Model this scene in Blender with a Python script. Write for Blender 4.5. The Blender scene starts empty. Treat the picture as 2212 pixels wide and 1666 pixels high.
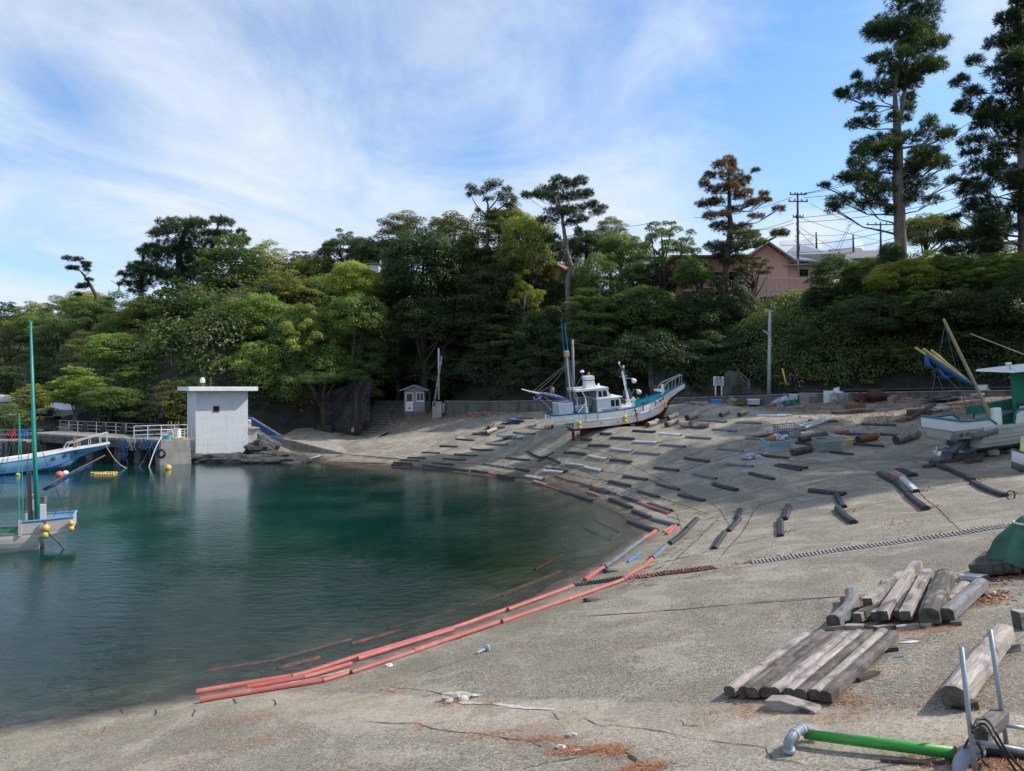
import bpy,bmesh,math,random
import numpy as np
from mathutils import Vector,Matrix,noise as mnoise
random.seed(7);RNG=np.random.default_rng(7)
C=bpy.context.scene.collection
F=1598.0;EYE=6.0;CX=1106.0;HZ=838.0
R=math.radians
# -- layout helpers
def at(px,py,D):
    return Vector(((px-CX)/F*D,D,EYE-(py-HZ)/F*D))
CROPS={'P': (0,0,1.8445),'A': (1000,1300,.4973),'B': (2000,1700,.4973),'D': (2000,1250,.3617),
         'E': (2750,1300,.3617),'G': (3000,1700,.4882),'H': (3380,1200,.4202),'K': (2780,2250,.5877),
         'L': (1400,2250,.6329),'M': (0,2250,.6329),'W': (0,1500,.4973),'Q': (2130,1490,.162),'V': (3680,1950,.2401)}
def cv(k,x,y):
    if k=='P': return (x,y)
    a,b,s=CROPS[k]
    return ((a+s*x)/1.8445,(b+s*y)/1.8445)
SHORE=[(-200,-40),(-30,3),(-9.07,13.1),(-7.4,13.86),(-6.25,14.55),(-4.4,15.5),(-1.24,18.7),(.58,21.3),(2.93,25.4),(4.9,29.8),(5.5,33.2),
         (4.6,38),(2.6,44.2),(-.18,48.7),(-5.3,54.2),(-11,57.4),(-15.4,59.2),(-16.3,62),(-20,66),(-25,66.5),(-31,68),(-41,72),(-50,84),
         (-62,100),(-80,118),(-120,135),(-300,150)]
FOOT=[(-400,230),(-180,195),(-112,168),(-80,128),(-51,88),(-42,74.5),(-31,70),(-27,71),(-23.8,74),(-19,76),(-15.8,77.2),(-15.2,82),(-13,85.5),(-8,83.5),
        (-2,75.2),(15.5,66),(22.3,62),(33.5,54.6),(41,48),(60,37),(120,0)]
WALL=[(-6.9,75.6),(-2.07,72),(15.53,63),(22.3,59),(32.1,52),(37.2,46.5),(56,33)]
def _seg(poly):
    p=np.array(poly,float);return p[:-1],p[1:]
class Poly:
    def __init__(s,pts):
        s.a,s.b=_seg(pts);s.ab=s.b-s.a;s.l2=(s.ab**2).sum(1)
        s.cum=np.concatenate([[0],np.cumsum(np.sqrt(s.l2))])
    def dist(s,x,y):
        """signed distance (+ on the right-hand side of travel) and arc length; x, y arrays"""
        x=np.atleast_1d(np.asarray(x,float)).ravel();y=np.atleast_1d(np.asarray(y,float)).ravel()
        ox=np.empty(len(x));oa=np.empty(len(x))
        for i in range(0,len(x),20000):
            X=x[i:i+20000,None];Y=y[i:i+20000,None]
            t=((X-s.a[:,0])*s.ab[:,0]+(Y-s.a[:,1])*s.ab[:,1])/s.l2
            t=np.clip(t,0,1)
            dx=X-(s.a[:,0]+t*s.ab[:,0]);dy=Y-(s.a[:,1]+t*s.ab[:,1])
            d2=dx*dx+dy*dy;k=d2.argmin(1);r=np.arange(len(k))
            dd=np.sqrt(d2[r,k])
            # sign: use the nearest segment, breaking vertex ties by the larger |cross|
            near=d2 <=(d2[r,k][:,None]+1e-6)
            cr=(s.ab[:,0]*(Y-s.a[:,1])-s.ab[:,1]*(X-s.a[:,0]))/np.sqrt(s.l2)
            crm=np.where(near,np.abs(cr),-1);kk=crm.argmax(1)
            sg=-np.sign(cr[r,kk]);sg[sg==0]=1
            ox[i:i+20000]=dd*sg;oa[i:i+20000]=s.cum[k]+t[r,k]*np.sqrt(s.l2[k])
        return ox,oa
PS=Poly(SHORE);PF=Poly(FOOT);PW=Poly(WALL)
ANCH=[]
for px,py,D in [(900,895,78),(1060,889,72),(1500,880,63),(1710,874,59),(1960,863,54),(2212,851.5,50),(800,943,75),(640,943,72),
                  (2130,985,36),(1240,951,49.5),(1406,904,53.2)]:
    v=at(px,py,D);d,_=PS.dist(v.x,v.y);ANCH.append((v.x,v.y,v.z/d[0]))
for x,y,s in [(3.5,9.3,.215),(-1,15,.21),(7,20,.2),(-6,12,.22),(9,30,.18),(3,3,.215),(1,52,.19),(-6,60,.18),(12,12,.2)]:
    ANCH.append((x,y,s))
ANCH=np.array(ANCH)
def zs(x,y):
    """height of the slipway and of the sea floor below it"""
    x=np.atleast_1d(np.asarray(x,float)).ravel();y=np.atleast_1d(np.asarray(y,float)).ravel()
    d,_=PS.dist(x,y)
    w=1/(((x[:,None]-ANCH[:,0])**2+(y[:,None]-ANCH[:,1])**2)+4.0)**1.6
    s=(w*ANCH[:,2]).sum(1)/w.sum(1)
    z=np.where(d > 0,s*d,np.maximum(.18*d,-5.0))
    land=(x < -22)
    z=np.where(land & (d > 0),.9+.04*np.minimum(d,60),z)
    return z
def zs1(x,y): return float(zs(x,y)[0])
def hit(px,py,d0=3.0,d1=110.0):
    D=np.arange(d0,d1,.2);X=(px-CX)/F*D
    g=(EYE-(py-HZ)/F*D)-zs(X,D)
    k=np.where(g < 0)[0]
    if len(k)==0: return at(px,py,d1)
    k=k[0]
    if k==0: return at(px,py,d0)
    t=g[k-1]/(g[k-1]-g[k]);return at(px,py,D[k-1]+.2*t)
def hitc(k,x,y,**q):
    return hit(*cv(k,x,y),**q)
def hn(x,y,s,seed=0.0):
    return mnoise.fractal(Vector((x*s+seed,y*s-seed,seed)),1.0,2.0,3)
LEDGE_X=[-6.3,-2.07,15.53,22.3,32.1,45];LEDGE_Z=[4.6,4.62,5.12,5.46,5.75,5.9]
def ledge(x): return np.interp(x,LEDGE_X,LEDGE_Z)
HX=[-300,-120,-75,-50,-36,-22,-12,0,9,15,25,33,60,120];HH=[34,30,23,23,22,19,16.5,15.5,13.5,9.8,7.6,11,12.6,13]
def zh(x,y):
    x=np.atleast_1d(np.asarray(x,float)).ravel();y=np.atleast_1d(np.asarray(y,float)).ravel()
    d,_=PF.dist(x,y);d=-d      # positive behind the foot line
    base=np.where(x > -7,ledge(x),np.where(x > -13,4.4,1.0))
    L=np.interp(x,[-120,-60,-30,-16,-12,0,20,60],[22,15,10,6,9,7.5,7,8])
    z=base+np.interp(x,HX,HH)*(1-np.exp(-(np.maximum(d,0)/L)**1.15))
    n=np.array([hn(a,b,.12)*.9+hn(a,b,.5,3.0)*.35 for a,b in zip(x,y)])
    return z+np.where(d > .5,n*np.clip(d/5,0,1),-.4*np.clip(.5-d,0,3))
def zh1(x,y): return float(zh(x,y)[0])
# -- object helpers
WMX={}
def setp(o,label=None,cat=None,group=None,kind=None):
    if label: o['label']=label
    if cat: o['category']=cat;o['kind']='thing'
    if group: o['group']=group
    if kind: o['kind']=kind
    return o
def thing(name,label,cat,M=None,group=None):
    o=bpy.data.objects.new(name,None);C.objects.link(o)
    o.empty_display_size=.2
    if M is None: M=Matrix.Identity(4)
    elif isinstance(M,Vector): M=Matrix.Translation(M)
    o.matrix_world=M;WMX[o.name]=M.copy()
    return setp(o,label,cat,group)
class MB:
    def __init__(s): s.v=[];s.f=[];s.mi=[];s.cm=0
    def add(s,vs,fs):
        n=len(s.v);s.v +=[tuple(v) for v in vs];s.f +=[tuple(i+n for i in f) for f in fs];s.mi +=[s.cm]*len(fs)
        return s
    def box(s,c,size,M=None,bev=0.0):
        x,y,z=[q/2 for q in size];c=Vector(c)
        if bev > 0:
            b=bev;bm=bmesh.new()
            bmesh.ops.create_cube(bm,size=1.0)
            for v in bm.verts: v.co=Vector((v.co.x*size[0],v.co.y*size[1],v.co.z*size[2]))
            bmesh.ops.bevel(bm,geom=bm.edges[:],offset=b,segments=1,affect='EDGES')
            bm.verts.index_update()
            vs=[v.co.copy() for v in bm.verts];fs=[tuple(v.index for v in f.verts) for f in bm.faces];bm.free()
        else:
            vs=[Vector((a*x,b_*y,d*z)) for d in (-1,1) for b_ in (-1,1) for a in (-1,1)]
            fs=[(0,2,3,1),(4,5,7,6),(0,1,5,4),(2,6,7,3),(0,4,6,2),(1,3,7,5)]
        if M is not None: vs=[M @ v for v in vs]
        return s.add([v+c for v in vs],fs)
    def tube(s,pts,r,n=8,caps=True,sx=1.0):
        pts=[Vector(p) for p in pts];m=len(pts)
        if not isinstance(r,(list,tuple)): r=[r]*m
        vs=[];up=None
        for i,p in enumerate(pts):
            t=(pts[min(i+1,m-1)]-pts[max(i-1,0)])
            t=t.normalized() if t.length > 1e-9 else Vector((0,0,1))
            if up is None:
                up=Vector((0,0,1)) if abs(t.z) < .9 else Vector((1,0,0))
            a=t.cross(up).normalized();b=a.cross(t).normalized();up=b
            for k in range(n):
                q=2*math.pi*k/n;vs.append(p+(a*math.cos(q)*sx+b*math.sin(q))*r[i])
        fs=[(i*n+k,i*n+(k+1) % n,(i+1)*n+(k+1) % n,(i+1)*n+k) for i in range(m-1) for k in range(n)]
        if caps: fs +=[tuple(range(n))[::-1],tuple((m-1)*n+k for k in range(n))]
        return s.add(vs,fs)
    def prism(s,prof,pts,ups=None,scale=None):
        """sweep a closed 2D profile (side, up) along points"""
        pts=[Vector(p) for p in pts];m=len(pts);n=len(prof);vs=[]
        for i,p in enumerate(pts):
            t=(pts[min(i+1,m-1)]-pts[max(i-1,0)]).normalized()
            u=Vector(ups[i]) if ups else Vector((0,0,1))
            a=t.cross(u).normalized();b=a.cross(t).normalized();sc=scale[i] if scale else 1
            vs +=[p+(a*q[0]+b*q[1])*sc for q in prof]
        fs=[(i*n+k,i*n+(k+1) % n,(i+1)*n+(k+1) % n,(i+1)*n+k) for i in range(m-1) for k in range(n)]
        fs +=[tuple(range(n))[::-1],tuple((m-1)*n+k for k in range(n))]
        return s.add(vs,fs)
    def lathe(s,prof,c=(0,0,0),n=16,M=None):
        c=Vector(c);vs=[]
        for r,z in prof:
            for k in range(n):
                q=2*math.pi*k/n;v=Vector((r*math.cos(q),r*math.sin(q),z))
                vs.append((M @ v if M is not None else v)+c)
        m=len(prof)
        fs=[(i*n+k,i*n+(k+1) % n,(i+1)*n+(k+1) % n,(i+1)*n+k) for i in range(m-1) for k in range(n)]
        fs +=[tuple(range(n))[::-1],tuple((m-1)*n+k for k in range(n))]
        return s.add(vs,fs)
    def sphere(s,c,r,n=10,sz=1.0):
        pr=[(max(r*math.sin(math.pi*i/n),1e-4),-r*sz*math.cos(math.pi*i/n)) for i in range(n+1)]
        return s.lathe(pr,c,n+4)
    def rock(s,c,r,seed,sub=2,sc=(1,1,.7),amp=.35):
        bm=bmesh.new();bmesh.ops.create_icosphere(bm,subdivisions=sub,radius=1.0)
        for v in bm.verts:
            n=mnoise.noise(v.co*1.3+Vector((seed,seed*.7,-seed)));n2=mnoise.noise(v.co*3.1+Vector((-seed,seed,seed)))
            v.co=v.co*(1+amp*n*1.6+amp*.5*n2)
            v.co=Vector((v.co.x*sc[0]*r,v.co.y*sc[1]*r,v.co.z*sc[2]*r))
        bm.verts.index_update()
        vs=[v.co+Vector(c) for v in bm.verts];fs=[tuple(v.index for v in f.verts) for f in bm.faces];bm.free()
        return s.add(vs,fs)
    def build(s,name,mat,parent=None,local=False,smooth=False,bevel=0.0):
        vs=s.v
        if parent is not None and not local:
            I=WMX[parent.name].inverted();vs=[tuple(I @ Vector(v)) for v in vs]
        me=bpy.data.meshes.new(name);me.from_pydata(vs,[],s.f)
        ms=mat if isinstance(mat,(list,tuple)) else [mat]
        for m in ms: me.materials.append(m)
        if len(ms) > 1: me.polygons.foreach_set('material_index',s.mi)
        if smooth: me.polygons.foreach_set('use_smooth',[True]*len(s.f))
        me.update()
        o=bpy.data.objects.new(name,me);C.objects.link(o)
        if parent is not None: o.parent=parent
        if bevel:
            b=o.modifiers.new('b','BEVEL');b.width=bevel;b.segments=2;b.limit_method='ANGLE'
        WMX[o.name]=WMX[parent.name] if parent is not None else Matrix.Identity(4)
        return o
def solo(name,mb,mat,label,cat,group=None,smooth=False,bevel=0.0):
    """one mesh = one thing, with its origin moved to its base"""
    v=np.array(mb.v);c=Vector(((v[:,0].min()+v[:,0].max())/2,(v[:,1].min()+v[:,1].max())/2,v[:,2].min()))
    mb.v=[tuple(Vector(q)-c) for q in mb.v]
    o=mb.build(name,mat,None,smooth=smooth,bevel=bevel);o.location=c
    WMX[o.name]=Matrix.Translation(c)
    return setp(o,label,cat,group)
def struct(name,mb,mat,smooth=False):
    return setp(mb.build(name,mat,smooth=smooth),kind='structure')
def text(parent,s,size,M,mat,name='lettering',depth=.004,align='CENTER',bold=0.0):
    cu=bpy.data.curves.new('t','FONT');cu.body=s;cu.size=size;cu.extrude=depth;cu.align_x=align;cu.align_y='CENTER';cu.offset=bold
    ob=bpy.data.objects.new('t',cu);C.objects.link(ob)
    bpy.context.view_layer.update()
    me=bpy.data.meshes.new_from_object(ob.evaluated_get(bpy.context.evaluated_depsgraph_get()))
    bpy.data.objects.remove(ob);bpy.data.curves.remove(cu)
    me.transform(M);me.materials.clear();me.materials.append(mat);me.name=name
    o=bpy.data.objects.new(name,me);C.objects.link(o)
    if parent is not None: o.parent=parent
    return o
def frame(o,x,z):
    """matrix with local x along x, local z (text normal) along z, at o"""
    x=Vector(x).normalized();z=Vector(z).normalized();y=z.cross(x).normalized();z=x.cross(y)
    M=Matrix((x,y,z)).transposed().to_4x4();M.translation=Vector(o);return M
# -- materials
def nmat(name):
    m=bpy.data.materials.new(name);m.use_nodes=True;nt=m.node_tree;nt.nodes.clear()
    out=nt.nodes.new('ShaderNodeOutputMaterial');b=nt.nodes.new('ShaderNodeBsdfPrincipled')
    nt.links.new(b.outputs[0],out.inputs[0]);return m,nt,b,out
class NT:
    def __init__(s,nt): s.nt=nt
    def n(s,t,**k):
        q=s.nt.nodes.new('ShaderNode'+t)
        for a,v in k.items(): setattr(q,a,v)
        return q
    def l(s,a,b): s.nt.links.new(a,b)
    def val(s,sock,v):
        if hasattr(v,'is_linked') or hasattr(v,'links'): s.l(v,sock)
        else:
            if isinstance(v,tuple) and len(v)==3 and sock.type=='RGBA': v=v+(1,)
            sock.default_value=v
    def math(s,op,a,b=None,c=None,clamp=False):
        q=s.n('Math',operation=op);q.use_clamp=clamp;s.val(q.inputs[0],a)
        if b is not None: s.val(q.inputs[1],b)
        if c is not None: s.val(q.inputs[2],c)
        return q.outputs[0]
    def mix(s,f,a,b,bt='MIX'):
        q=s.n('Mix',data_type='RGBA',blend_type=bt);s.val(q.inputs[0],f);s.val(q.inputs[6],a);s.val(q.inputs[7],b);return q.outputs[2]
    def noise(s,vec,sc,det=4,rough=.55,dist=0.0):
        q=s.n('TexNoise');q.inputs['Scale'].default_value=sc;q.inputs['Detail'].default_value=det
        q.inputs['Roughness'].default_value=rough;q.inputs['Distortion'].default_value=dist
        if vec is not None: s.l(vec,q.inputs['Vector'])
        return q.outputs[0]
    def ramp(s,f,pts,interp='LINEAR'):
        q=s.n('ValToRGB');cr=q.color_ramp;cr.interpolation=interp
        while len(cr.elements) < len(pts): cr.elements.new(.5)
        for e,(p,c) in zip(cr.elements,pts):
            e.position=p;e.color=(c,c,c,1) if isinstance(c,(int,float)) else tuple(c)+(1,)
        s.l(f,q.inputs[0]);return q.outputs[0]
    def mapr(s,f,a,b,c=0.0,d=1.0):
        q=s.n('MapRange');s.val(q.inputs[0],f);q.inputs[1].default_value=a;q.inputs[2].default_value=b;q.inputs[3].default_value=c;q.inputs[4].default_value=d;return q.outputs[0]
    def vscale(s,vec,v):
        q=s.n('Mapping');s.l(vec,q.inputs[0]);q.inputs['Scale'].default_value=v;return q.outputs[0]
    def bump(s,h,st,dist=.02,nrm=None):
        q=s.n('Bump');q.inputs['Strength'].default_value=st;q.inputs['Distance'].default_value=dist;s.l(h,q.inputs['Height'])
        if nrm is not None: s.l(nrm,q.inputs['Normal'])
        return q.outputs[0]
MATS={}
def M_(name,col=(.5,.5,.5),rough=.6,var=.25,sc=3.0,metal=0.0,dirt=None,dirtamt=.35,bump=.15,bsc=30.0,stretch=(1,1,1),spec=.5,objvar=True):
    """weathered general purpose surface: base colour broken up by two noises, stains, fine bump"""
    if name in MATS: return MATS[name]
    m,nt,b,out=nmat(name);N=NT(nt)
    tc=N.n('TexCoord').outputs['Object'];tc=N.vscale(tc,stretch)
    oi=N.n('ObjectInfo').outputs['Random']
    add=N.n('VectorMath',operation='ADD');N.l(tc,add.inputs[0]);cm=N.n('CombineXYZ')
    N.l(N.math('MULTIPLY',oi,37.0),cm.inputs[0]);N.l(N.math('MULTIPLY',oi,11.0),cm.inputs[1]);N.l(cm.outputs[0],add.inputs[1]);tc=add.outputs[0]
    n1=N.noise(tc,sc,6,.6);n2=N.noise(tc,sc*7,4,.6)
    f=N.math('ADD',N.math('MULTIPLY',n1,.65),N.math('MULTIPLY',n2,.35))
    hi=tuple(min(c*(1+var),.95) for c in col);lo=tuple(c*(1-var) for c in col)
    c=N.mix(N.mapr(f,.3,.7),lo,hi)
    if dirt is not None:
        n3=N.noise(tc,sc*.8,8,.7,.4);c=N.mix(N.math('MULTIPLY',N.mapr(n3,.48,.68),dirtamt),c,dirt)
    if objvar:
        h=N.n('HueSaturation');N.l(c,h.inputs['Color']);N.l(N.mapr(oi,0,1,.82,1.15),h.inputs['Value']);c=h.outputs[0]
    N.l(c,b.inputs['Base Color']);b.inputs['Metallic'].default_value=metal;b.inputs['Specular IOR Level'].default_value=spec
    N.l(N.mapr(n2,.3,.7,max(rough-.12,.03),min(rough+.12,1)),b.inputs['Roughness'])
    if bump: N.l(N.bump(N.noise(tc,bsc,4,.6),bump,.01),b.inputs['Normal'])
    MATS[name]=m;return m
def glass(name='dark_glass',col=(.02,.03,.035)):
    if name in MATS: return MATS[name]
    m,nt,b,out=nmat(name);b.inputs['Base Color'].default_value=col+(1,);b.inputs['Roughness'].default_value=.06;b.inputs['Specular IOR Level'].default_value=.7
    MATS[name]=m;return m
def ground_mat(kind='slip'):
    m,nt,b,out=nmat('weathered_concrete_'+kind);N=NT(nt)
    P=N.n('NewGeometry').outputs['Position']
    ad=N.n('Attribute',attribute_name='dist');aa=N.n('Attribute',attribute_name='arc')
    d=ad.outputs['Fac'];a=aa.outputs['Fac']
    cm=N.n('CombineXYZ');N.l(N.math('MULTIPLY',a,1.0),cm.inputs[0]);N.l(N.math('MULTIPLY',d,.13),cm.inputs[1]);sv=cm.outputs[0]
    big=N.noise(P,.35,5,.6);mid=N.noise(P,2.2,6,.65)
    streak=N.noise(N.vscale(sv,(1,1.5,1)),1.0,9,.75,.6);streak2=N.noise(sv,.35,5,.6)
    fine=N.noise(P,22,3,.7);vf=N.noise(P,75,2,.8)
    vor=N.n('TexVoronoi');vor.inputs['Scale'].default_value=46;N.l(P,vor.inputs['Vector'])
    base=N.mix(N.mapr(mid,.3,.7),(.185,.16,.128),(.42,.365,.295))
    base=N.mix(N.mapr(streak,.36,.6),N.mix(.72,base,(.055,.052,.045)),base)
    base=N.mix(N.mapr(streak2,.4,.66),base,(.31,.275,.22))
    base=N.mix(N.math('MULTIPLY',N.mapr(big,.5,.7),.55),base,(.125,.114,.094))
    # pale hard-standing in the foreground, brown leaf stain under the wall at the right
    base=N.mix(N.math('MULTIPLY',N.mapr(fine,.42,.6),.35),base,(.40,.365,.31))
    cellc=N.n('SeparateColor');N.l(vor.outputs['Color'],cellc.inputs[0])
    base=N.mix(N.math('MULTIPLY',N.mapr(cellc.outputs[0],.5,.8),.62),base,(.56,.5,.42))
    base=N.mix(N.math('MULTIPLY',N.mapr(cellc.outputs[1],.55,.8),.75),base,(.04,.038,.035))
    sx=N.n('SeparateXYZ');N.l(P,sx.inputs[0])
    br=N.math('MULTIPLY',N.mapr(sx.outputs[0],19,31),N.mapr(sx.outputs[1],36,45))
    br=N.math('MULTIPLY',br,N.mapr(N.noise(sv,.8,6,.7),.36,.56))
    base=N.mix(N.math('MULTIPLY',br,.75),base,(.115,.062,.045))
    # orange needle staining in drifts
    nd=N.noise(N.vscale(P,(1.3,3.2,1)),1.1,6,.75,.5)
    base=N.mix(N.math('MULTIPLY',N.mapr(nd,.62,.74),.18),base,(.33,.15,.08))
    band=N.noise(N.vscale(sv,(.5,3,1)),1.6,4,.6);base=N.mix(N.math('MULTIPLY',N.mapr(band,.52,.66),.35),base,(.42,.385,.32))
    sx2=N.n('SeparateXYZ');N.l(P,sx2.inputs[0]);near=N.mapr(sx2.outputs[1],18,34);fs_=N.noise(N.vscale(sv,(1.3,.9,1)),2.0,9,.75,.6)
    base=N.mix(N.math('MULTIPLY',N.math('MULTIPLY',N.mapr(fs_,.5,.68),near),.6),base,(.05,.047,.042))
    base=N.mix(N.math('MULTIPLY',N.math('MULTIPLY',N.mapr(fs_,.47,.34),near),.3),base,(.45,.42,.36))
    slab=N.n('TexVoronoi',feature='F1',distance='CHEBYCHEV');slab.inputs['Scale'].default_value=.2;slab.inputs['Randomness'].default_value=.35;N.l(P,slab.inputs['Vector']);sc3=N.n('SeparateColor');N.l(slab.outputs['Color'],sc3.inputs[0]);base=N.mix(N.math('MULTIPLY',sc3.outputs[0],.28),base,(.12,.112,.1))
    pa,pb=hitc('L',500,830),hitc('K',1900,1000);tx,ty=(pb-pa).xy.normalized();sgn=1 if (ty*(0-pa.x)-tx*(0-pa.y)) > 0 else -1
    lf=N.math('ADD',N.math('MULTIPLY',sx2.outputs[0],ty*sgn),N.math('MULTIPLY',sx2.outputs[1],-tx*sgn));lf=N.math('ADD',lf,-(ty*sgn*pa.x-tx*sgn*pa.y))
    lfd=N.math('ADD',lf,N.math('MULTIPLY',N.math('SUBTRACT',mid,.5),.5));lf=N.math('MULTIPLY',N.mapr(lfd,-.06,.1),N.mapr(lfd,1.0,2.0,1.0,.25));base=N.mix(N.math('MULTIPLY',lf,.42),base,(.46,.395,.32))
    rough_z=N.math('MULTIPLY',N.math('SUBTRACT',1.0,lf),N.mapr(sx2.outputs[1],22,14));base=N.mix(N.math('MULTIPLY',rough_z,N.mapr(vf,.45,.6)),base,N.mix(.5,base,(.06,.057,.05)))
    pt=N.noise(N.vscale(P,(1,.8,1)),.55,3,.5,1.2);base=N.mix(N.math('MULTIPLY',N.mapr(pt,.52,.56),.28),base,(.13,.12,.1));base=N.mix(N.math('MULTIPLY',N.mapr(pt,.43,.4),.22),base,(.48,.43,.36))
    # formwork joints running parallel to the water
    for q in (1.9,3.7):
        j=N.math('COMPARE',N.math('ADD',d,N.math('MULTIPLY',mid,.05)),q,.03)
        base=N.mix(N.math('MULTIPLY',N.math('MULTIPLY',j,near),.75),base,(.03,.028,.025))
    alg=N.math('MULTIPLY',N.mapr(d,.9,5.5,1,0),N.mapr(N.noise(P,.9,6,.7),.4,.62))
    base=N.mix(N.math('MULTIPLY',alg,.62),base,(.15,.135,.075))
    # tide band: algae and wet
    wet=N.mapr(N.math('ADD',d,N.math('MULTIPLY',N.math('SUBTRACT',mid,.5),1.4)),.15,1.25,1,0)
    base=N.mix(N.math('MULTIPLY',wet,.9),base,N.mix(N.mapr(mid,.4,.6),(.04,.028,.022),(.075,.055,.04)))
    # below water: weed
    uw=N.mapr(d,-.9,.1,1,0)
    weed=N.mix(N.mapr(N.noise(P,.7,7,.7),.38,.62),(.035,.045,.02),(.17,.165,.09))
    base=N.mix(uw,base,weed)
    pk=N.noise(P,9,5,.8);nr_=N.mapr(sx2.outputs[1],30,12);base=N.mix(N.math('MULTIPLY',N.math('MULTIPLY',N.mapr(pk,.5,.6),nr_),.45),base,N.mix(.45,base,(.07,.062,.052)))
    base=N.mix(1.0,base,(1.07,1.055,1.015),'MULTIPLY')
    N.l(base,b.inputs['Base Color'])
    N.l(N.mapr(wet,0,1,.88,.5),b.inputs['Roughness']);b.inputs['Specular IOR Level'].default_value=.3
    h=N.math('ADD',N.math('MULTIPLY',fine,.6),N.math('ADD',N.math('MULTIPLY',cellc.outputs[2],.35),N.math('MULTIPLY',mid,.6)))
    N.l(N.bump(h,.55,.022),b.inputs['Normal'])
    return m
def concrete(name,col=(.26,.25,.23),stain=(.06,.058,.05),amt=.6):
    if name in MATS: return MATS[name]
    m,nt,b,out=nmat(name);N=NT(nt);P=N.n('NewGeometry').outputs['Position']
    s1=N.noise(N.vscale(P,(1,1,.18)),2.2,7,.7);n=N.noise(P,1.2,7,.65);f=N.noise(P,18,4,.6)
    c=N.mix(N.mapr(n,.3,.7),tuple(k*.75 for k in col),tuple(k*1.2 for k in col))
    c=N.mix(N.math('MULTIPLY',N.mapr(s1,.45,.65),amt),c,stain)
    c=N.mix(N.math('MULTIPLY',N.mapr(f,.5,.65),.25),c,tuple(k*1.4 for k in col))
    N.l(c,b.inputs['Base Color']);b.inputs['Roughness'].default_value=.85
    N.l(N.bump(f,.4,.01),b.inputs['Normal']);MATS[name]=m;return m
def rock_mat(name='dark_rock',col=(.035,.034,.036),hi=(.14,.132,.128)):
    if name in MATS: return MATS[name]
    m,nt,b,out=nmat(name);N=NT(nt);P=N.n('NewGeometry').outputs['Position']
    n=N.noise(P,.8,10,.72,.6);f=N.noise(P,5,8,.7);v=N.n('TexVoronoi',feature='DISTANCE_TO_EDGE');v.inputs['Scale'].default_value=1.1
    N.l(P,v.inputs['Vector'])
    c=N.mix(N.mapr(n,.38,.66),col,hi);c=N.mix(N.math('MULTIPLY',N.mapr(f,.5,.7),.5),c,(.03,.032,.03))
    c=N.mix(N.mapr(v.outputs[0],0,.05,.3,0),c,(.012,.012,.012))
    N.l(c,b.inputs['Base Color']);b.inputs['Roughness'].default_value=.8
    h=N.math('ADD',N.math('MULTIPLY',n,1.5),N.math('ADD',f,N.math('MULTIPLY',N.mapr(v.outputs[0],0,.15),.2)))
    N.l(N.bump(h,.9,.25),b.inputs['Normal']);MATS[name]=m;return m
def leaf_mat():
    m,nt,b,out=nmat('foliage');N=NT(nt)
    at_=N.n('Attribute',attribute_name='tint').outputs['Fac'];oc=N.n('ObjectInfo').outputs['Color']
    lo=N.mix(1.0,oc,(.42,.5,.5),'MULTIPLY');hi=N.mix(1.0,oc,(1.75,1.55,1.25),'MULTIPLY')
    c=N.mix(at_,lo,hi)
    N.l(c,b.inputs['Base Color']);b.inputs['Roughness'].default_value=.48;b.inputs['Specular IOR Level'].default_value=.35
    tr=N.n('BsdfTranslucent');N.l(N.mix(1.0,c,(1.5,1.6,.5),'MULTIPLY'),tr.inputs[0])
    mx=N.n('MixShader');mx.inputs[0].default_value=.36;N.l(b.outputs[0],mx.inputs[1]);N.l(tr.outputs[0],mx.inputs[2]);N.l(mx.outputs[0],out.inputs[0])
    return m
def bark_mat(name,a,c):
    if name in MATS: return MATS[name]
    m,nt,b,out=nmat(name);N=NT(nt);P=N.n('TexCoord').outputs['Object']
    n=N.noise(N.vscale(P,(5,5,1.2)),2.0,8,.7,.4)
    N.l(N.mix(N.mapr(n,.35,.65),a,c),b.inputs['Base Color']);b.inputs['Roughness'].default_value=.9
    N.l(N.bump(n,.8,.05),b.inputs['Normal']);MATS[name]=m;return m
def wood_mat(name,a,c,dark=(.035,.03,.027),lim=(.5,.62)):
    """weathered timber: grain along local x"""
    if name in MATS: return MATS[name]
    m,nt,b,out=nmat(name);N=NT(nt);P0=N.n('TexCoord').outputs['Object'];oi=N.n('ObjectInfo').outputs['Random']
    ad=N.n('VectorMath',operation='ADD');cm=N.n('CombineXYZ');N.l(N.math('MULTIPLY',oi,51.0),cm.inputs[0]);N.l(N.math('MULTIPLY',oi,17.0),cm.inputs[1])
    N.l(P0,ad.inputs[0]);N.l(cm.outputs[0],ad.inputs[1]);P=ad.outputs[0]
    g=N.noise(N.vscale(P,(.8,9,9)),2.6,8,.7,.3);big=N.noise(N.vscale(P,(1,2.2,2.2)),1.7,5,.6,.8);f=N.noise(N.vscale(P,(2,30,30)),4,4,.7)
    c1=N.mix(N.mapr(g,.3,.7),a,c);c1=N.mix(N.math('MULTIPLY',N.mapr(f,.5,.7),.5),c1,tuple(k*.5 for k in a))
    c1=N.mix(N.math('MULTIPLY',N.mapr(big,lim[0],lim[1]),.85),c1,dark)
    N.l(c1,b.inputs['Base Color']);b.inputs['Roughness'].default_value=.85
    N.l(N.bump(N.math('ADD',g,f),.6,.012),b.inputs['Normal']);MATS[name]=m;return m
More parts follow.
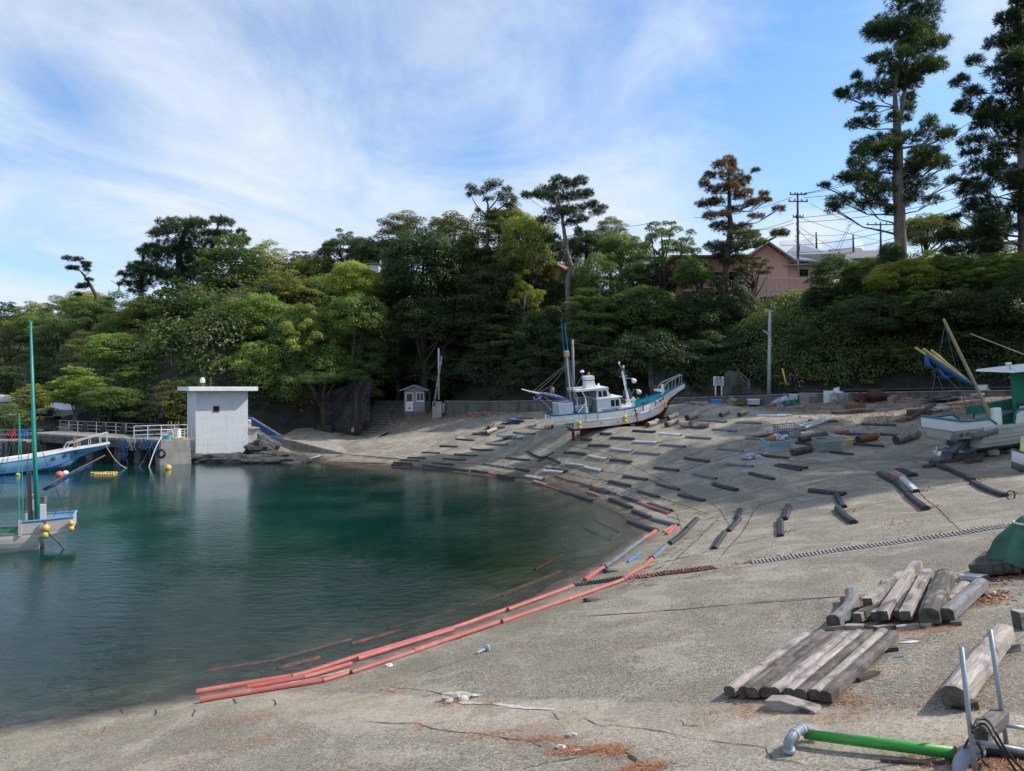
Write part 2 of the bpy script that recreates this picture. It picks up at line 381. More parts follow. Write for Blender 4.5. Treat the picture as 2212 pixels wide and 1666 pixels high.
# -- camera, light, sky
cam=bpy.data.cameras.new('camera');co=bpy.data.objects.new('camera',cam);C.objects.link(co)
co.location=(0,0,EYE);co.rotation_euler=(R(90),0,0)
cam.sensor_width=36;cam.lens=F/2212*36;cam.shift_y=5/2212;cam.clip_end=3000;cam.clip_start=.1
sc=bpy.context.scene;sc.camera=co
sc.view_settings.view_transform='Standard';sc.view_settings.look='None';sc.view_settings.exposure=0;sc.view_settings.gamma=1
sc.cycles.max_bounces=8;sc.cycles.transparent_max_bounces=12;sc.cycles.caustics_reflective=False;sc.cycles.caustics_refractive=False
SUN=Vector((.985,.15,0)).normalized();EL=R(43)
SUN=Vector((SUN.x*math.cos(EL),SUN.y*math.cos(EL),math.sin(EL)))
sl=bpy.data.lights.new('sun','SUN');sl.energy=5.0;sl.angle=R(.53);sl.color=(1,.94,.85)
so=bpy.data.objects.new('sun',sl);C.objects.link(so);so.rotation_euler=SUN.to_track_quat('Z','Y').to_euler();so.location=(40,0,60)
W=bpy.data.worlds.new('World');sc.world=W;W.use_nodes=True;wt=W.node_tree;wt.nodes.clear();N=NT(wt)
wo=N.n('OutputWorld');bg=N.n('Background');N.l(bg.outputs[0],wo.inputs[0])
sky=N.n('TexSky',sky_type='NISHITA');sky.sun_disc=False;sky.sun_elevation=EL
sky.sun_rotation=math.atan2(SUN.x,SUN.y);sky.air_density=1.0;sky.dust_density=.6;sky.ozone_density=2.2
g=N.n('TexCoord').outputs['Generated'];sx=N.n('SeparateXYZ');N.l(g,sx.inputs[0])
zc=N.math('MAXIMUM',sx.outputs[2],.02)
# cloud layer as a flat sheet seen in perspective
u=N.math('DIVIDE',sx.outputs[0],N.math('ADD',zc,.12));v=N.math('DIVIDE',sx.outputs[1],N.math('ADD',zc,.12))
cm=N.n('CombineXYZ');N.l(u,cm.inputs[0]);N.l(v,cm.inputs[1]);pl=cm.outputs[0]
rot=N.n('Mapping');N.l(pl,rot.inputs[0]);rot.inputs['Rotation'].default_value=(0,0,R(-38));rot.inputs['Scale'].default_value=(1.05,.68,1)
wisp=N.noise(rot.outputs[0],1.2,12,.60,1.0);soft=N.noise(rot.outputs[0],.5,4,.5,.3)
rot2=N.n('Mapping');N.l(pl,rot2.inputs[0]);rot2.inputs['Scale'].default_value=(2.6,1.9,1);fl=N.noise(rot2.outputs[0],1.3,8,.65,.4)
def lobe(px,py,wx,wy,ang=0):
    """soft mask around a sky direction"""
    d=Vector(((px-CX)/F,1,(HZ-py)/F));gx=N.math('DIVIDE',sx.outputs[0],N.math('MAXIMUM',sx.outputs[1],.05));gz=N.math('DIVIDE',sx.outputs[2],N.math('MAXIMUM',sx.outputs[1],.05))
    a=N.math('SUBTRACT',gx,d.x);b=N.math('SUBTRACT',gz,d.z);ca,sa=math.cos(R(ang)),math.sin(R(ang))
    p=N.math('DIVIDE',N.math('ADD',N.math('MULTIPLY',a,ca),N.math('MULTIPLY',b,sa)),wx/F)
    q=N.math('DIVIDE',N.math('SUBTRACT',N.math('MULTIPLY',b,ca),N.math('MULTIPLY',a,sa)),wy/F)
    r=N.math('ADD',N.math('MULTIPLY',p,p),N.math('MULTIPLY',q,q));return N.math('POWER',2.718,N.math('MULTIPLY',r,-1.0))
cov=N.math('ADD',N.math('MULTIPLY',wisp,1.05),N.math('ADD',N.math('MULTIPLY',soft,.35),N.math('MULTIPLY',fl,.3)))
for (px,py,wx,wy,ang,amt) in [(560,330,520,150,-32,.16),(300,480,520,110,-14,.13),(1200,150,330,230,60,.10),(1390,400,230,110,25,.22),(300,60,500,110,20,.05),
                                   (1760,500,150,55,10,.34),(130,210,170,90,-25,-.28),(1000,330,200,130,30,-.09),(1800,250,380,330,0,-.24),(600,70,300,70,-20,-.06),(120,560,300,50,0,-.16),(60,630,200,30,-12,.12),(900,420,170,35,-22,.12)]:
    cov=N.math('ADD',cov,N.math('MULTIPLY',lobe(px,py,wx,wy,ang),amt))
cf=N.math('MULTIPLY',N.mapr(cov,.62,1.08),.93);cf=N.math('POWER',cf,1.15,clamp=True)
blue=N.mix(1.0,sky.outputs[0],(1.0,1.24,1.42),'MULTIPLY')
cl=N.mix(cf,blue,(5.85,6.4,7.05))
haze=N.mapr(sx.outputs[2],0,.4,.4,0);cl=N.mix(haze,cl,(4.3,5.1,6.1))
N.l(cl,bg.inputs[0]);bg.inputs[1].default_value=.148
# -- ground
def grid_mesh(name,xs,ys,zf,mat,keep=None,attrs=True,smooth=True):
    X,Y=np.meshgrid(xs,ys);x=X.ravel();y=Y.ravel();z=zf(x,y)
    nx=len(xs);ny=len(ys);k=np.ones(len(x),bool) if keep is None else keep(x,y)
    idx=np.arange(nx*ny).reshape(ny,nx)
    q=np.stack([idx[:-1,:-1],idx[:-1,1:],idx[1:,1:],idx[1:,:-1]],-1).reshape(-1,4)
    q=q[k[q].any(1)]
    me=bpy.data.meshes.new(name);me.from_pydata(np.stack([x,y,z],1).tolist(),[],q.tolist())
    if attrs:
        d,a=PS.dist(x,y)
        for nm,ar in (('dist',d),('arc',a)):
            t=me.attributes.new(nm,'FLOAT','POINT');t.data.foreach_set('value',ar)
    me.materials.append(mat)
    if smooth: me.polygons.foreach_set('use_smooth',[True]*len(me.polygons))
    me.update();o=bpy.data.objects.new(name,me);C.objects.link(o)
    return setp(o,kind='structure')
def zslip(x,y):
    z=zs(x,y)
    n=np.array([hn(a,b,.35,5)*.035+hn(a,b,1.4,9)*.012 for a,b in zip(x,y)])
    return z+n*(z > -1)
xs=np.concatenate([np.arange(-60,-18,1.0),np.arange(-18,16,.34),np.arange(16,62,.6)])
ys=np.concatenate([np.arange(-14,0,1.0),np.arange(0,40,.34),np.arange(40,86,.5)])
slip_m=ground_mat()
grid_mesh('slipway',xs,ys,zslip,slip_m)
far_m=M_('sea_floor',(.05,.055,.04),.9,.3,.3,objvar=False)
def zfar(x,y):
    z=zs(x,y);z=np.where((x > -60) & (x < 61) & (y > -14) & (y < 85),np.minimum(z,-3)-1.2,z)
    z=np.where((x > 40) | (y < -14),np.clip(z,-6,4.0)-2.5,z)
    return np.minimum(z,1.6)
xs2=np.concatenate([np.arange(-1500,-300,100),np.arange(-300,140,6),np.arange(140,1501,100)]);ys2=np.concatenate([np.arange(-1500,-100,100),np.arange(-100,260,6),np.arange(260,1501,100)])
grid_mesh('ground',xs2,ys2,zfar,M_('dry_ground',(.2,.185,.16),.9,.3,.4,objvar=False))
# -- water
wm,nt,b,out=nmat('harbour_water');N=NT(nt);nt.nodes.remove(b)
P=N.n('NewGeometry').outputs['Position'];dep=N.n('Attribute',attribute_name='depth').outputs['Fac']
w1=N.noise(N.vscale(P,(.75,1.5,1)),2.1,4,.5,.35);w2=N.noise(N.vscale(P,(1.0,1.9,1)),6.5,4,.55,.25);w3=N.noise(P,.22,3,.5);w4=N.noise(N.vscale(P,(.8,1.3,1)),17,2,.5)
sw=N.n('SeparateXYZ');N.l(P,sw.inputs[0]);amp=N.math('MULTIPLY',N.mapr(w3,.35,.65,.55,1.3),N.math('ADD',N.mapr(sw.outputs[1],50,28,.42,.8),N.mapr(sw.outputs[1],27,13,0,2.0)))
h=N.math('MULTIPLY',N.math('ADD',N.math('MULTIPLY',w1,1.5),N.math('ADD',N.math('MULTIPLY',w2,.55),N.math('MULTIPLY',w4,.2))),amp)
nr=N.bump(h,.55,.026)
df=N.n('BsdfDiffuse');N.l(N.mix(N.mapr(dep,.3,3.4),(.008,.04,.03),N.mix(N.mapr(w3,.35,.65),(.0005,.045,.046),(.001,.062,.056))),df.inputs[0])
tr=N.n('BsdfTransparent');N.l(N.mix(N.mapr(dep,0,1.8),(.9,.95,.92),(.10,.45,.38)),tr.inputs[0])
mx=N.n('MixShader');N.l(N.math('SUBTRACT',1.0,N.math('POWER',2.718,N.math('MULTIPLY',dep,-.52))),mx.inputs[0]);N.l(tr.outputs[0],mx.inputs[1]);N.l(df.outputs[0],mx.inputs[2])
gl=N.n('BsdfGlossy');gl.inputs['Roughness'].default_value=.025;gl.inputs[0].default_value=(.93,.96,1,1);N.l(nr,gl.inputs['Normal'])
fr=N.n('Fresnel');fr.inputs['IOR'].default_value=1.33;N.l(nr,fr.inputs['Normal'])
m2=N.n('MixShader');N.l(N.math('MULTIPLY',fr.outputs[0],1.12,clamp=True),m2.inputs[0]);N.l(mx.outputs[0],m2.inputs[1]);N.l(gl.outputs[0],m2.inputs[2]);N.l(m2.outputs[0],out.inputs[0])
xw=np.concatenate([np.arange(-1500,-300,100),np.arange(-300,-60,6),np.arange(-60,12,.5),np.arange(12,20,4)])
yw=np.concatenate([np.arange(-600,-100,100),np.arange(-100,4,6),np.arange(4,86,.5),np.arange(86,180,6)])
wo_=grid_mesh('water',xw,yw,lambda x,y: np.zeros(len(x)),wm,keep=lambda x,y: (PS.dist(x,y)[0] < 1.5),attrs=False)
me=wo_.data;cc=np.empty(len(me.vertices)*3);me.vertices.foreach_get('co',cc);cc=cc.reshape(-1,3)
t=me.attributes.new('depth','FLOAT','POINT');t.data.foreach_set('value',np.maximum(0,-zs(cc[:,0],cc[:,1])))
# -- hillside, walkway, wall
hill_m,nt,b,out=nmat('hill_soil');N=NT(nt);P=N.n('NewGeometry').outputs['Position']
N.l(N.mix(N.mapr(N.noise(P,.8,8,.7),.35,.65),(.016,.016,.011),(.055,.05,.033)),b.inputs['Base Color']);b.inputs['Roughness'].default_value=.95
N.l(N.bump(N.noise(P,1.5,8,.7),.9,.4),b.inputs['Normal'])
xh=np.concatenate([np.arange(-320,-64,6),np.arange(-64,64,1.1),np.arange(64,150,5)]);yh=np.concatenate([np.arange(0,36,4),np.arange(36,110,1.1),np.arange(110,300,5)])
grid_mesh('hillside',xh,yh,zh,hill_m,keep=lambda x,y: (PF.dist(x,y)[0] < .8) & (y < 290),attrs=False)
# -- colours used on several things
WHITE=M_('white_paint',(.74,.76,.77),.5,.08,2,dirt=(.38,.34,.28),dirtamt=.3)
WHITE2=M_('clean_white',(.78,.79,.8),.4,.05,2)
CONC=concrete('grey_concrete');CONCD=concrete('dark_concrete',(.13,.125,.115),(.03,.03,.027),.8);CONCL=concrete('pale_concrete',(.36,.34,.31),(.12,.11,.09),.4)
GALV=M_('galvanised_pipe',(.33,.36,.42),.45,.12,6,metal=.35)
RUST=M_('rusty_steel',(.17,.085,.05),.8,.3,8)
BLACK=M_('black_rubber',(.022,.024,.03),.55,.35,3,dirt=(.12,.12,.13),dirtamt=.4)
BLACKC=M_('black_cable',(.015,.015,.016),.5,.2)
GREYP=M_('grey_resin',(.11,.13,.16),.55,.25,3,dirt=(.26,.27,.28),dirtamt=.55)
PALEB=M_('bleached_resin',(.5,.5,.52),.6,.2,3,dirt=(.2,.2,.21),dirtamt=.4)
REDP=M_('red_resin',(.38,.1,.08),.6,.12,2,dirt=(.55,.27,.22),dirtamt=.35)
REDF=M_('faded_red_resin',(.33,.17,.145),.7,.2,2,dirt=(.5,.42,.38),dirtamt=.5)
BLUEP=M_('blue_plastic',(.03,.2,.5),.45,.12,4)
LBLUE=M_('pale_blue_foam',(.42,.66,.74),.7,.1,4,dirt=(.3,.38,.38),dirtamt=.3)
DGLASS=glass();YEL=M_('yellow_float',(.62,.42,.1),.6,.15,5,dirt=(.4,.3,.12),dirtamt=.4)
WOODB=wood_mat('brown_wood',(.17,.11,.07),(.3,.2,.13));WOODG=wood_mat('grey_timber',(.2,.165,.145),(.47,.41,.37));WOODD=wood_mat('dark_timber',(.045,.037,.032),(.12,.1,.085))
WOODN=wood_mat('pale_log',(.4,.3,.19),(.58,.45,.3));WOODW=wood_mat('driftwood_white',(.42,.4,.37),(.6,.57,.53),lim=(.62,.75))
ROPEW=M_('pale_rope',(.45,.42,.36),.85,.3,20);ROPEB=M_('blue_rope',(.06,.13,.24),.85,.4,12,dirt=(.3,.3,.3),dirtamt=.4)
DARK=M_('dark_void',(.008,.008,.009),.9,.2)
# -- retaining wall and walkway
def wallz(x,y): return zs1(x,y)
def wall_pts(a,b,step=3.0):
    o=[];(x0,y0),(x1,y1)=a,b;n=max(1,int(math.hypot(x1-x0,y1-y0)/step))
    for i in range(n): o.append((x0+(x1-x0)*i/n,y0+(y1-y0)*i/n))
    return o
wp=[]
for i in range(len(WALL)-1): wp +=wall_pts(WALL[i],WALL[i+1])
wp.append(WALL[-1])
m=MB();top=MB();n=len(wp);vs=[]
for i,(x,y) in enumerate(wp):
    a=wp[max(i-1,0)];c=wp[min(i+1,n-1)];t=Vector((c[0]-a[0],c[1]-a[1],0)).normalized();nn=Vector((-t.y,t.x,0))
    z1=float(ledge(x));z0=zs1(x,y)-.5;p=Vector((x,y,0));q=p+nn*.32
    vs +=[(p.x,p.y,z0),(p.x,p.y,z1),(q.x,q.y,z1),(q.x,q.y,z0)]
fs=[(4*i+k,4*i+4+k,4*i+4+(k+1) % 4,4*i+(k+1) % 4) for i in range(n-1) for k in range(4)]+[(0,1,2,3),(4*n-1,4*n-2,4*n-3,4*n-4)]
rw=thing('retaining_wall','long low grey concrete retaining wall along the top of the slipway','wall',Vector((15.5,63,4)))
m.add(vs,fs).build('wall',CONCD,rw)
cp=MB();vs=[]
for i,(x,y) in enumerate(wp):
    a=wp[max(i-1,0)];c=wp[min(i+1,n-1)];t=Vector((c[0]-a[0],c[1]-a[1],0)).normalized();nn=Vector((-t.y,t.x,0))
    z1=float(ledge(x))+.004;p=Vector((x,y,0))-nn*.06;q=p+nn*.45
    vs +=[(p.x,p.y,z1),(p.x,p.y,z1+.08),(q.x,q.y,z1+.08),(q.x,q.y,z1)]
cp.add(vs,fs).build('coping',CONC,rw)
wk=MB();vs=[]
for i,(x,y) in enumerate(wp):
    a=wp[max(i-1,0)];c=wp[min(i+1,n-1)];t=Vector((c[0]-a[0],c[1]-a[1],0)).normalized();nn=Vector((-t.y,t.x,0));z1=float(ledge(x))+.03
    p=Vector((x,y,0))+nn*.3;q=p+nn*4.6;vs +=[(p.x,p.y,z1),(q.x,q.y,z1)]
wk.add(vs,[(2*i,2*i+2,2*i+3,2*i+1) for i in range(n-1)]);struct('walkway',wk,concrete('walkway_concrete',(.1,.095,.085),(.035,.032,.028),.8))
EDGE=LEDGE_Z
# concrete end block beside the hut, drain chamber block further right
v0=at(946,889,75.0)
o=solo('concrete_block',MB().box((v0.x-.1,v0.y+.5,v0.z+.0),(.95,1.0,2.0),bev=.04),CONCL,'pale square concrete block ending the wall beside the small hut','concrete block')
a=at(*cv('E',1195,862),58.6);b_=at(*cv('E',1480,858),57.6);t=(b_-a);t.z=0;L=t.length;t.normalize();nn=Vector((-t.y,t.x,0));cz=a.z
blk=thing('drain_chamber','grey concrete chamber with dark square opening in front of the wall','concrete chamber',a)
o0=1195;sc_=L/285
def BX(mb,x0,x1,z0,z1,d0,d1):
    c=a+t*((x0+x1)/2)+nn*((d0+d1)/2);c.z=cz+(z0+z1)/2;M=Matrix.Rotation(math.atan2(t.y,t.x),4,'Z')
    mb.box(c,(x1-x0,d1-d0,z1-z0),M.to_3x3())
H_=.93;x1=(1312-o0)*sc_;x2=(1398-o0)*sc_
m=MB();BX(m,0,x1,-.3,H_,0,1.0);BX(m,x2,L,-.3,H_,0,1.0);BX(m,x1,x2,.62,H_,0,1.0);BX(m,x1,x2,-.3,H_,.8,1.0);m.build('wall',CONC,blk)
m=MB()
for k in range(9): m.rock(a+t*(x1+.2+.1*k)+nn*(.15+.06*(k % 4))+Vector((0,0,.1+.07*(k % 5))),.11,k,1,(1.3,.8,.7))
solo('rubbish_heap',m,RUST,'brown heap of debris inside the dark opening of the concrete chamber','debris')
# -- apron, its side wall, steps
def P2(px,py,D): return at(px,py,D)
# steps up beside the cliff
stp=thing('staircase','broad flight of dark concrete steps climbing beside the small hut','staircase',at(840,937,77))
nst=13;m=MB()
b0=at(780,937,76.5);b1=at(838,937,76.0);t0=at(812,866,84);t1=at(905,866,83)
for i in range(nst):
    f0=i/nst;f1=(i+1)/nst
    l=b0.lerp(t0,f0);r=b1.lerp(t1,f0);l2=b0.lerp(t0,f1);r2=b1.lerp(t1,f1);z0=l.z-1.5;z1=l2.z
    vs=[(l.x,l.y,z0),(r.x,r.y,z0),(t1.x,t1.y,z0),(t0.x,t0.y,z0),(l.x,l.y,z1),(r.x,r.y,z1),(t1.x,t1.y,z1),(t0.x,t0.y,z1)]
    s_=MB().add(vs,[(0,1,5,4),(4,5,6,7),(1,2,6,5),(3,0,4,7)]);s_.build('step',CONCD,stp)
    ed=MB().prism([(-.03,-.02),(.03,-.02),(.03,.012),(-.03,.012)],[Vector((l.x,l.y-.02,z1)),Vector((r.x,r.y-.02,z1))]);ed.build('step_edge',concrete('step_edge_concrete',(.34,.32,.29),(.06,.055,.05),.6),stp)
# side wall of the apron
aw=MB();pts=[at(577,943,71.5),at(640,955,68),at(721,969.5,63.5)];pts[2].z=zs1(pts[2].x,pts[2].y)+.02
vs=[]
for p in pts: vs +=[(p.x,p.y,-1.2),(p.x,p.y,p.z+.05),(p.x+.2,p.y+.25,p.z+.05),(p.x+.2,p.y+.25,-1.2)]
aw.add(vs,[(4*i+k,4*i+4+k,4*i+4+(k+1) % 4,4*i+(k+1) % 4) for i in range(2) for k in range(4)]+[(0,1,2,3),(11,10,9,8)])
solo('apron_wall',aw,CONC,'grey concrete side wall of the flat apron above the rocks','wall')
ap=MB();q=[at(575,943.5,71.3),at(640,955.5,68),at(721,970,63.6),at(745,975,62.5),at(842,944,75.5),at(800,938,77.2),at(620,938,76.5),at(578,941,74)]
for i in (2,3): q[i].z=zs1(q[i].x,q[i].y)-.03
q[4].z=zs1(q[4].x,q[4].y)-.02
vs=[(p.x,p.y,p.z+.05) for p in q];ap.add(vs,[tuple(range(len(vs)))]);
o=struct('apron',ap,concrete('apron_concrete',(.3,.28,.245),(.12,.11,.095),.5))
# -- rocks and cliff
RK=rock_mat()
def boulder(k,x,y,D,r,seed,label,sc_=(1.3,1,.7),group='boulders along the harbour edge',mat=RK,sub=3,zoff=-.1):
    p=at(*cv(k,x,y),D);m=MB().rock((p.x,p.y,p.z+r*sc_[2]*.6+zoff),r,seed,sub,sc_,.4)
    return solo('boulder',m,mat,label,'boulder',group)
boulder('W',1640,665,61,.9,1,'flat wet brown rock shelf under the white tower front',(2.2,1.0,.35))
boulder('W',1900,690,60.3,1.5,2,'widest low brown rock shelf at the waterline right of the white tower',(2.0,.8,.36))
boulder('W',2100,690,60,1.3,3,'low brown rock shelf at the water right of the widest shelf',(2.0,.8,.38))
boulder('W',2040,590,62.5,.6,4,'dark angular boulder directly below the round yellow buoy',(1.1,1,.9))
boulder('W',2110,575,63.5,.62,5,'tall dark boulder leaning against the left end of apron wall',(1.0,1,1.0))
boulder('W',2170,590,63,.55,6,'grey block of rock in front of apron wall',(1.2,1,.9))
boulder('A',60,1010,62,.9,7,'dark jagged rock at the foot of apron wall',(1.3,1,.75))
boulder('A',190,1075,60.3,1.1,8,'brown seaweed stained rock reaching into the water',(1.6,1,.5))
boulder('A',310,1085,60,.9,9,'low wet rock nearest the foot of the slipway',(1.8,1,.35))
# cliff as one weathered rock wall, thing
def cliff(name,pts,label,seed,mat=RK,push=.9):
    """pts: list of (px, ytop, ybottom, D)"""
    m=MB();nx=(len(pts)-1)*7+1;nz=16;vs=[]
    for i in range(nx):
        f=i/7;k=min(int(f),len(pts)-2);f -=k;a,b=pts[k],pts[k+1];px,yt,yb,D=[a[j]*(1-f)+b[j]*f for j in range(4)]
        A=at(px,yb,D);B=at(px,yt,D+1.6)
        for j in range(nz):
            p=A.lerp(B,j/(nz-1));n_=mnoise.fractal(Vector((p.x*.45,p.z*.35,seed)),1,2,4);r_=abs(mnoise.noise(Vector((p.x*1.1,p.z*.5,seed+4))))
            e=math.sin(math.pi*j/(nz-1));vs.append((p.x+n_*.5,p.y-push*(n_*1.3+.4*e)+r_*.9,p.z))
    m.add(vs,[(i*nz+j,(i+1)*nz+j,(i+1)*nz+j+1,i*nz+j+1) for i in range(nx-1) for j in range(nz-1)])
    return solo(name,m,mat,label,'cliff',smooth=False)
cliff('rock_cliff',[(588,885,945,76),(640,870,942,76.5),(700,850,941,76.5),(740,835,940,76),(775,825,940,75.5),(800,820,939,76.5),(806,825,935,80)],'dark rock cliff standing at the back of the flat apron',3)
cliff('rock_cliff',[(160,880,935,72),(240,860,940,72),(330,850,945,71),(400,860,955,71),(430,870,960,71)],'grey rock face behind the jetty railings',8)
cliff('rock_cliff',[(1395,760,862,66.5),(1450,800,860,66),(1500,790,858,65.5),(1545,780,856,65)],'patch of bare grey rock behind the white fishing boat bow',12)
cliff('rock_cliff',[(1968,800,842,57),(2060,760,838,55.5),(2140,770,834,54),(2230,760,830,52.5)],'dark earth bank under ivy behind the green wheelhouse boat',15,mat=hill_m)
# -- white tower
th=R(33);al=Vector((math.cos(th),math.sin(th),0));bk=Vector((-math.sin(th),math.cos(th),0))
tc=Vector((-26.3,61.5,0));TM=Matrix.Translation(tc) @ Matrix.Rotation(th,4,'Z')
tw=thing('pump_tower','windowless white concrete tower with flat overhanging roof at the water edge','building',TM)
wall_m,nt,b,out=nmat('tower_paint');N=NT(nt);P=N.n('TexCoord').outputs['Object']
n1=N.noise(P,1.3,7,.65);st=N.noise(N.vscale(P,(2.5,2.5,.35)),1.4,7,.7);s2=N.n('SeparateXYZ');N.l(P,s2.inputs[0])
c=N.mix(N.mapr(n1,.3,.7),(.6,.61,.63),(.72,.73,.75));c=N.mix(N.math('MULTIPLY',N.mapr(st,.56,.7),.5),c,(.42,.36,.26))
c=N.mix(N.math('MULTIPLY',N.mapr(N.math('ADD',s2.outputs[2],n1),.55,1.1,1,0),.75),c,(.16,.13,.1))
N.l(c,b.inputs['Base Color']);b.inputs['Roughness'].default_value=.7;N.l(N.bump(N.noise(P,4,6,.6),.35,.05),b.inputs['Normal'])
m=MB();Wd,Dp,Ht=4.2,4.0,5.72
wx,wz,ws=1.40,4.0,.44   # window
for (x0,x1,z0,z1) in [(0,wx,-.6,Ht),(wx+ws,Wd,-.6,Ht),(wx,wx+ws,-.6,wz),(wx,wx+ws,wz+ws,Ht)]: m.box(((x0+x1)/2,.15,(z0+z1)/2),(x1-x0,.3,z1-z0))
m.box((Wd/2,Dp-.15,Ht/2-.3),(Wd,.3,Ht+.6));m.box((.15,Dp/2,Ht/2-.3),(.3,Dp-.6,Ht+.6));m.box((Wd-.15,Dp/2,Ht/2-.3),(.3,Dp-.6,Ht+.6))
m.build('wall',wall_m,tw,local=True)
MB().box((Wd/2,Dp/2,Ht+.19),(Wd+1.35,Dp+1.5,.36),bev=.02).build('roof',WHITE,tw,local=True)
w=MB().box((wx+ws/2,.22,wz+ws/2),(ws-.004,.04,ws-.004)).build('window',DARK,tw,local=True)
m=MB()
for (cx,cz,sx_,sz_) in [(0,-ws/2,ws+.1,.06),(0,ws/2,ws+.1,.06),(-ws/2,0,.06,ws-.02),(ws/2,0,.06,ws-.02)]: m.box((wx+ws/2+cx,-.012,wz+ws/2+cz),(sx_,.06,sz_))
m.build('frame',M_('brown_frame',(.12,.08,.06),.6),w,local=True)
m=MB()
for k in range(5): m.tube([(wx+.07+k*.075,.05,wz+.03),(wx+.07+k*.075,.05,wz+ws-.03)],.012,6)
m.build('bar',RUST,w,local=True)
lm=thing('beacon_lamp','white domed beacon on a brown post on the white tower roof','beacon',TM @ Matrix.Translation((.75,1.2,Ht+.37)))
MB().lathe([(.12,0),(.10,.02),(.1,.25),(.13,.26),(.13,.34)],n=14).build('post',RUST,lm,local=True,smooth=True)
MB().lathe([(.2,.34),(.21,.36),(.2,.46),(.21,.48),(.2,.62),(.15,.73),(.08,.79),(.0,.8)],n=18).build('dome',WHITE2,lm,local=True,smooth=True)
pm=MB().tube([(-.04,.55,0),(-.04,.55,0)],.01);
m=MB().tube([(1.5,1.6,Ht+.37),(1.5,1.6,Ht+1.2)],.012,6);m.build('antenna',GALV,tw,local=True)
# tyre fender left of the tower, side annex, stair with blue rail
def torus(m,c,R0,r,axis='Y',n=20,k=8,M=None):
    vs=[];
    for i in range(n):
        a=2*math.pi*i/n
        for j in range(k):
            b=2*math.pi*j/k;q=R0+r*math.cos(b);v=Vector((q*math.cos(a),r*math.sin(b),q*math.sin(a)))
            if axis=='Z': v=Vector((v.x,v.z,v.y))
            if M is not None: v=M @ v
            vs.append(v+Vector(c))
    m.add(vs,[(i*k+j,((i+1) % n)*k+j,((i+1) % n)*k+(j+1) % k,i*k+(j+1) % k) for i in range(n) for j in range(k)]);return m
p=at(*cv('W',1503,625),59.5)
m=MB();[torus(m,p+Vector((0,0,-.3+.22*k)),.3,.12,'Z') for k in range(4)]
solo('tyre_stack',m,BLACK,'stack of black tyres between the mooring block and the white tower','tyres',smooth=True)
an=thing('annex_block','small white concrete annex with air unit on the tower right side','building',TM @ Matrix.Translation((Wd+.02,1.3,0)))
MB().box((.55,.9,.6),(1.1,1.8,3.6)).build('wall',concrete('annex_concrete',(.42,.42,.41),(.2,.19,.17),.4),an,local=True)
MB().box((.62,.8,2.44),(1.3,2.1,.1)).build('ledge',CONCL,an,local=True)
f=MB().box((.35,.3,2.86),(.5,.35,.7),bev=.03).build('air_unit',M_('unit_grey',(.5,.5,.48),.6),an,local=True)
torus(MB(),(.35,.1,2.86),.17,.02).build('fan_ring',GALV,f,local=True)
st_=thing('steel_stair','blue railed steel stair descending from the tower platform','stairs',TM @ Matrix.Translation((Wd+.8,2.7,0)))
m=MB()
for k in range(7): m.box((.35+k*.33,0,2.35-k*.24),(.34,.9,.08))
m.prism([(-.45,-.1),(.45,-.1),(.45,.1),(-.45,.1)],[(.1,0,2.3),(2.6,0,.75)]);m.build('tread',CONCL,st_,local=True)
BLR=M_('blue_rail_paint',(.02,.11,.42),.45,.15,6)
for yy in (-.45,.45):
    m=MB();top_=[(-1.5,yy,3.35),(.1,yy,3.35),(2.7,yy,1.65)];m.tube(top_,.03,6);m.tube([(-1.5,yy,2.5),(.1,yy,2.5),(2.7,yy,.85)],.025,6)
    for k in range(27):
        x=-1.5+k*.16;z=3.35 if x < .1 else 3.35-(x-.1)*.654;m.tube([(x,yy,z-.84),(x,yy,z)],.014,5)
    m.build('railing',BLR,st_,local=True)
by=at(*cv('W',2072,520),64.3);m=MB().sphere(by,.26,12);m.tube([by+Vector((0,0,.24)),by+Vector((.05,0,.34))],.04,6)
solo('mooring_buoy',m,YEL,'round yellow buoy resting on rocks beside the tower stair','buoy','buoys ashore',smooth=True)
# -- jetty
J=[Vector((-25.2,57.0,0)),Vector((-27.3,57.5,0)),Vector((-33.2,60.3,0)),Vector((-43.9,66.9,0))]
jt=thing('jetty','concrete jetty on thick piers running left from the white tower','jetty',J[2])
def strip(m,pts,w,z0,z1,off=0.0):
    for a,b in zip(pts[:-1],pts[1:]):
        t=(b-a).normalized();n_=Vector((t.y,-t.x,0));n_=n_ if n_.y > 0 else -n_
        q=[a+n_*off,b+n_*off,b+n_*(off+w),a+n_*(off+w)]
        m.add([(v.x,v.y,z) for z in (z0,z1) for v in q],[(0,1,5,4),(1,2,6,5),(2,3,7,6),(3,0,4,7),(4,5,6,7),(3,2,1,0)])
m=MB();strip(m,J[1:],3.2,1.75,1.95);m.build('deck',CONC,jt)
m=MB();strip(m,J[1:],.35,1.2,1.745,.05);m.build('edge_beam',CONCD,jt)
bmk=MB()
def blockpts(x0,x1,d): return
c0=J[1];ang=R(33);Mj=Matrix.Rotation(ang,3,'Z')
bm_=MB();v8=[(-.12,-.12,-1),(2.25,-.12,-1),(2.2,2.6,-1),(-.12,2.6,-1),(.0,0,1.9),(2.1,0,1.9),(2.05,2.5,1.9),(0,2.5,1.9)]
bm_.add([Mj @ Vector(v)+c0 for v in v8],[(0,1,5,4),(1,2,6,5),(2,3,7,6),(3,0,4,7),(4,5,6,7)])
solo('mooring_block',bm_,concrete('block_concrete',(.34,.32,.29),(.15,.14,.12),.5),'square grey concrete mooring block at the right end of the jetty','concrete block')
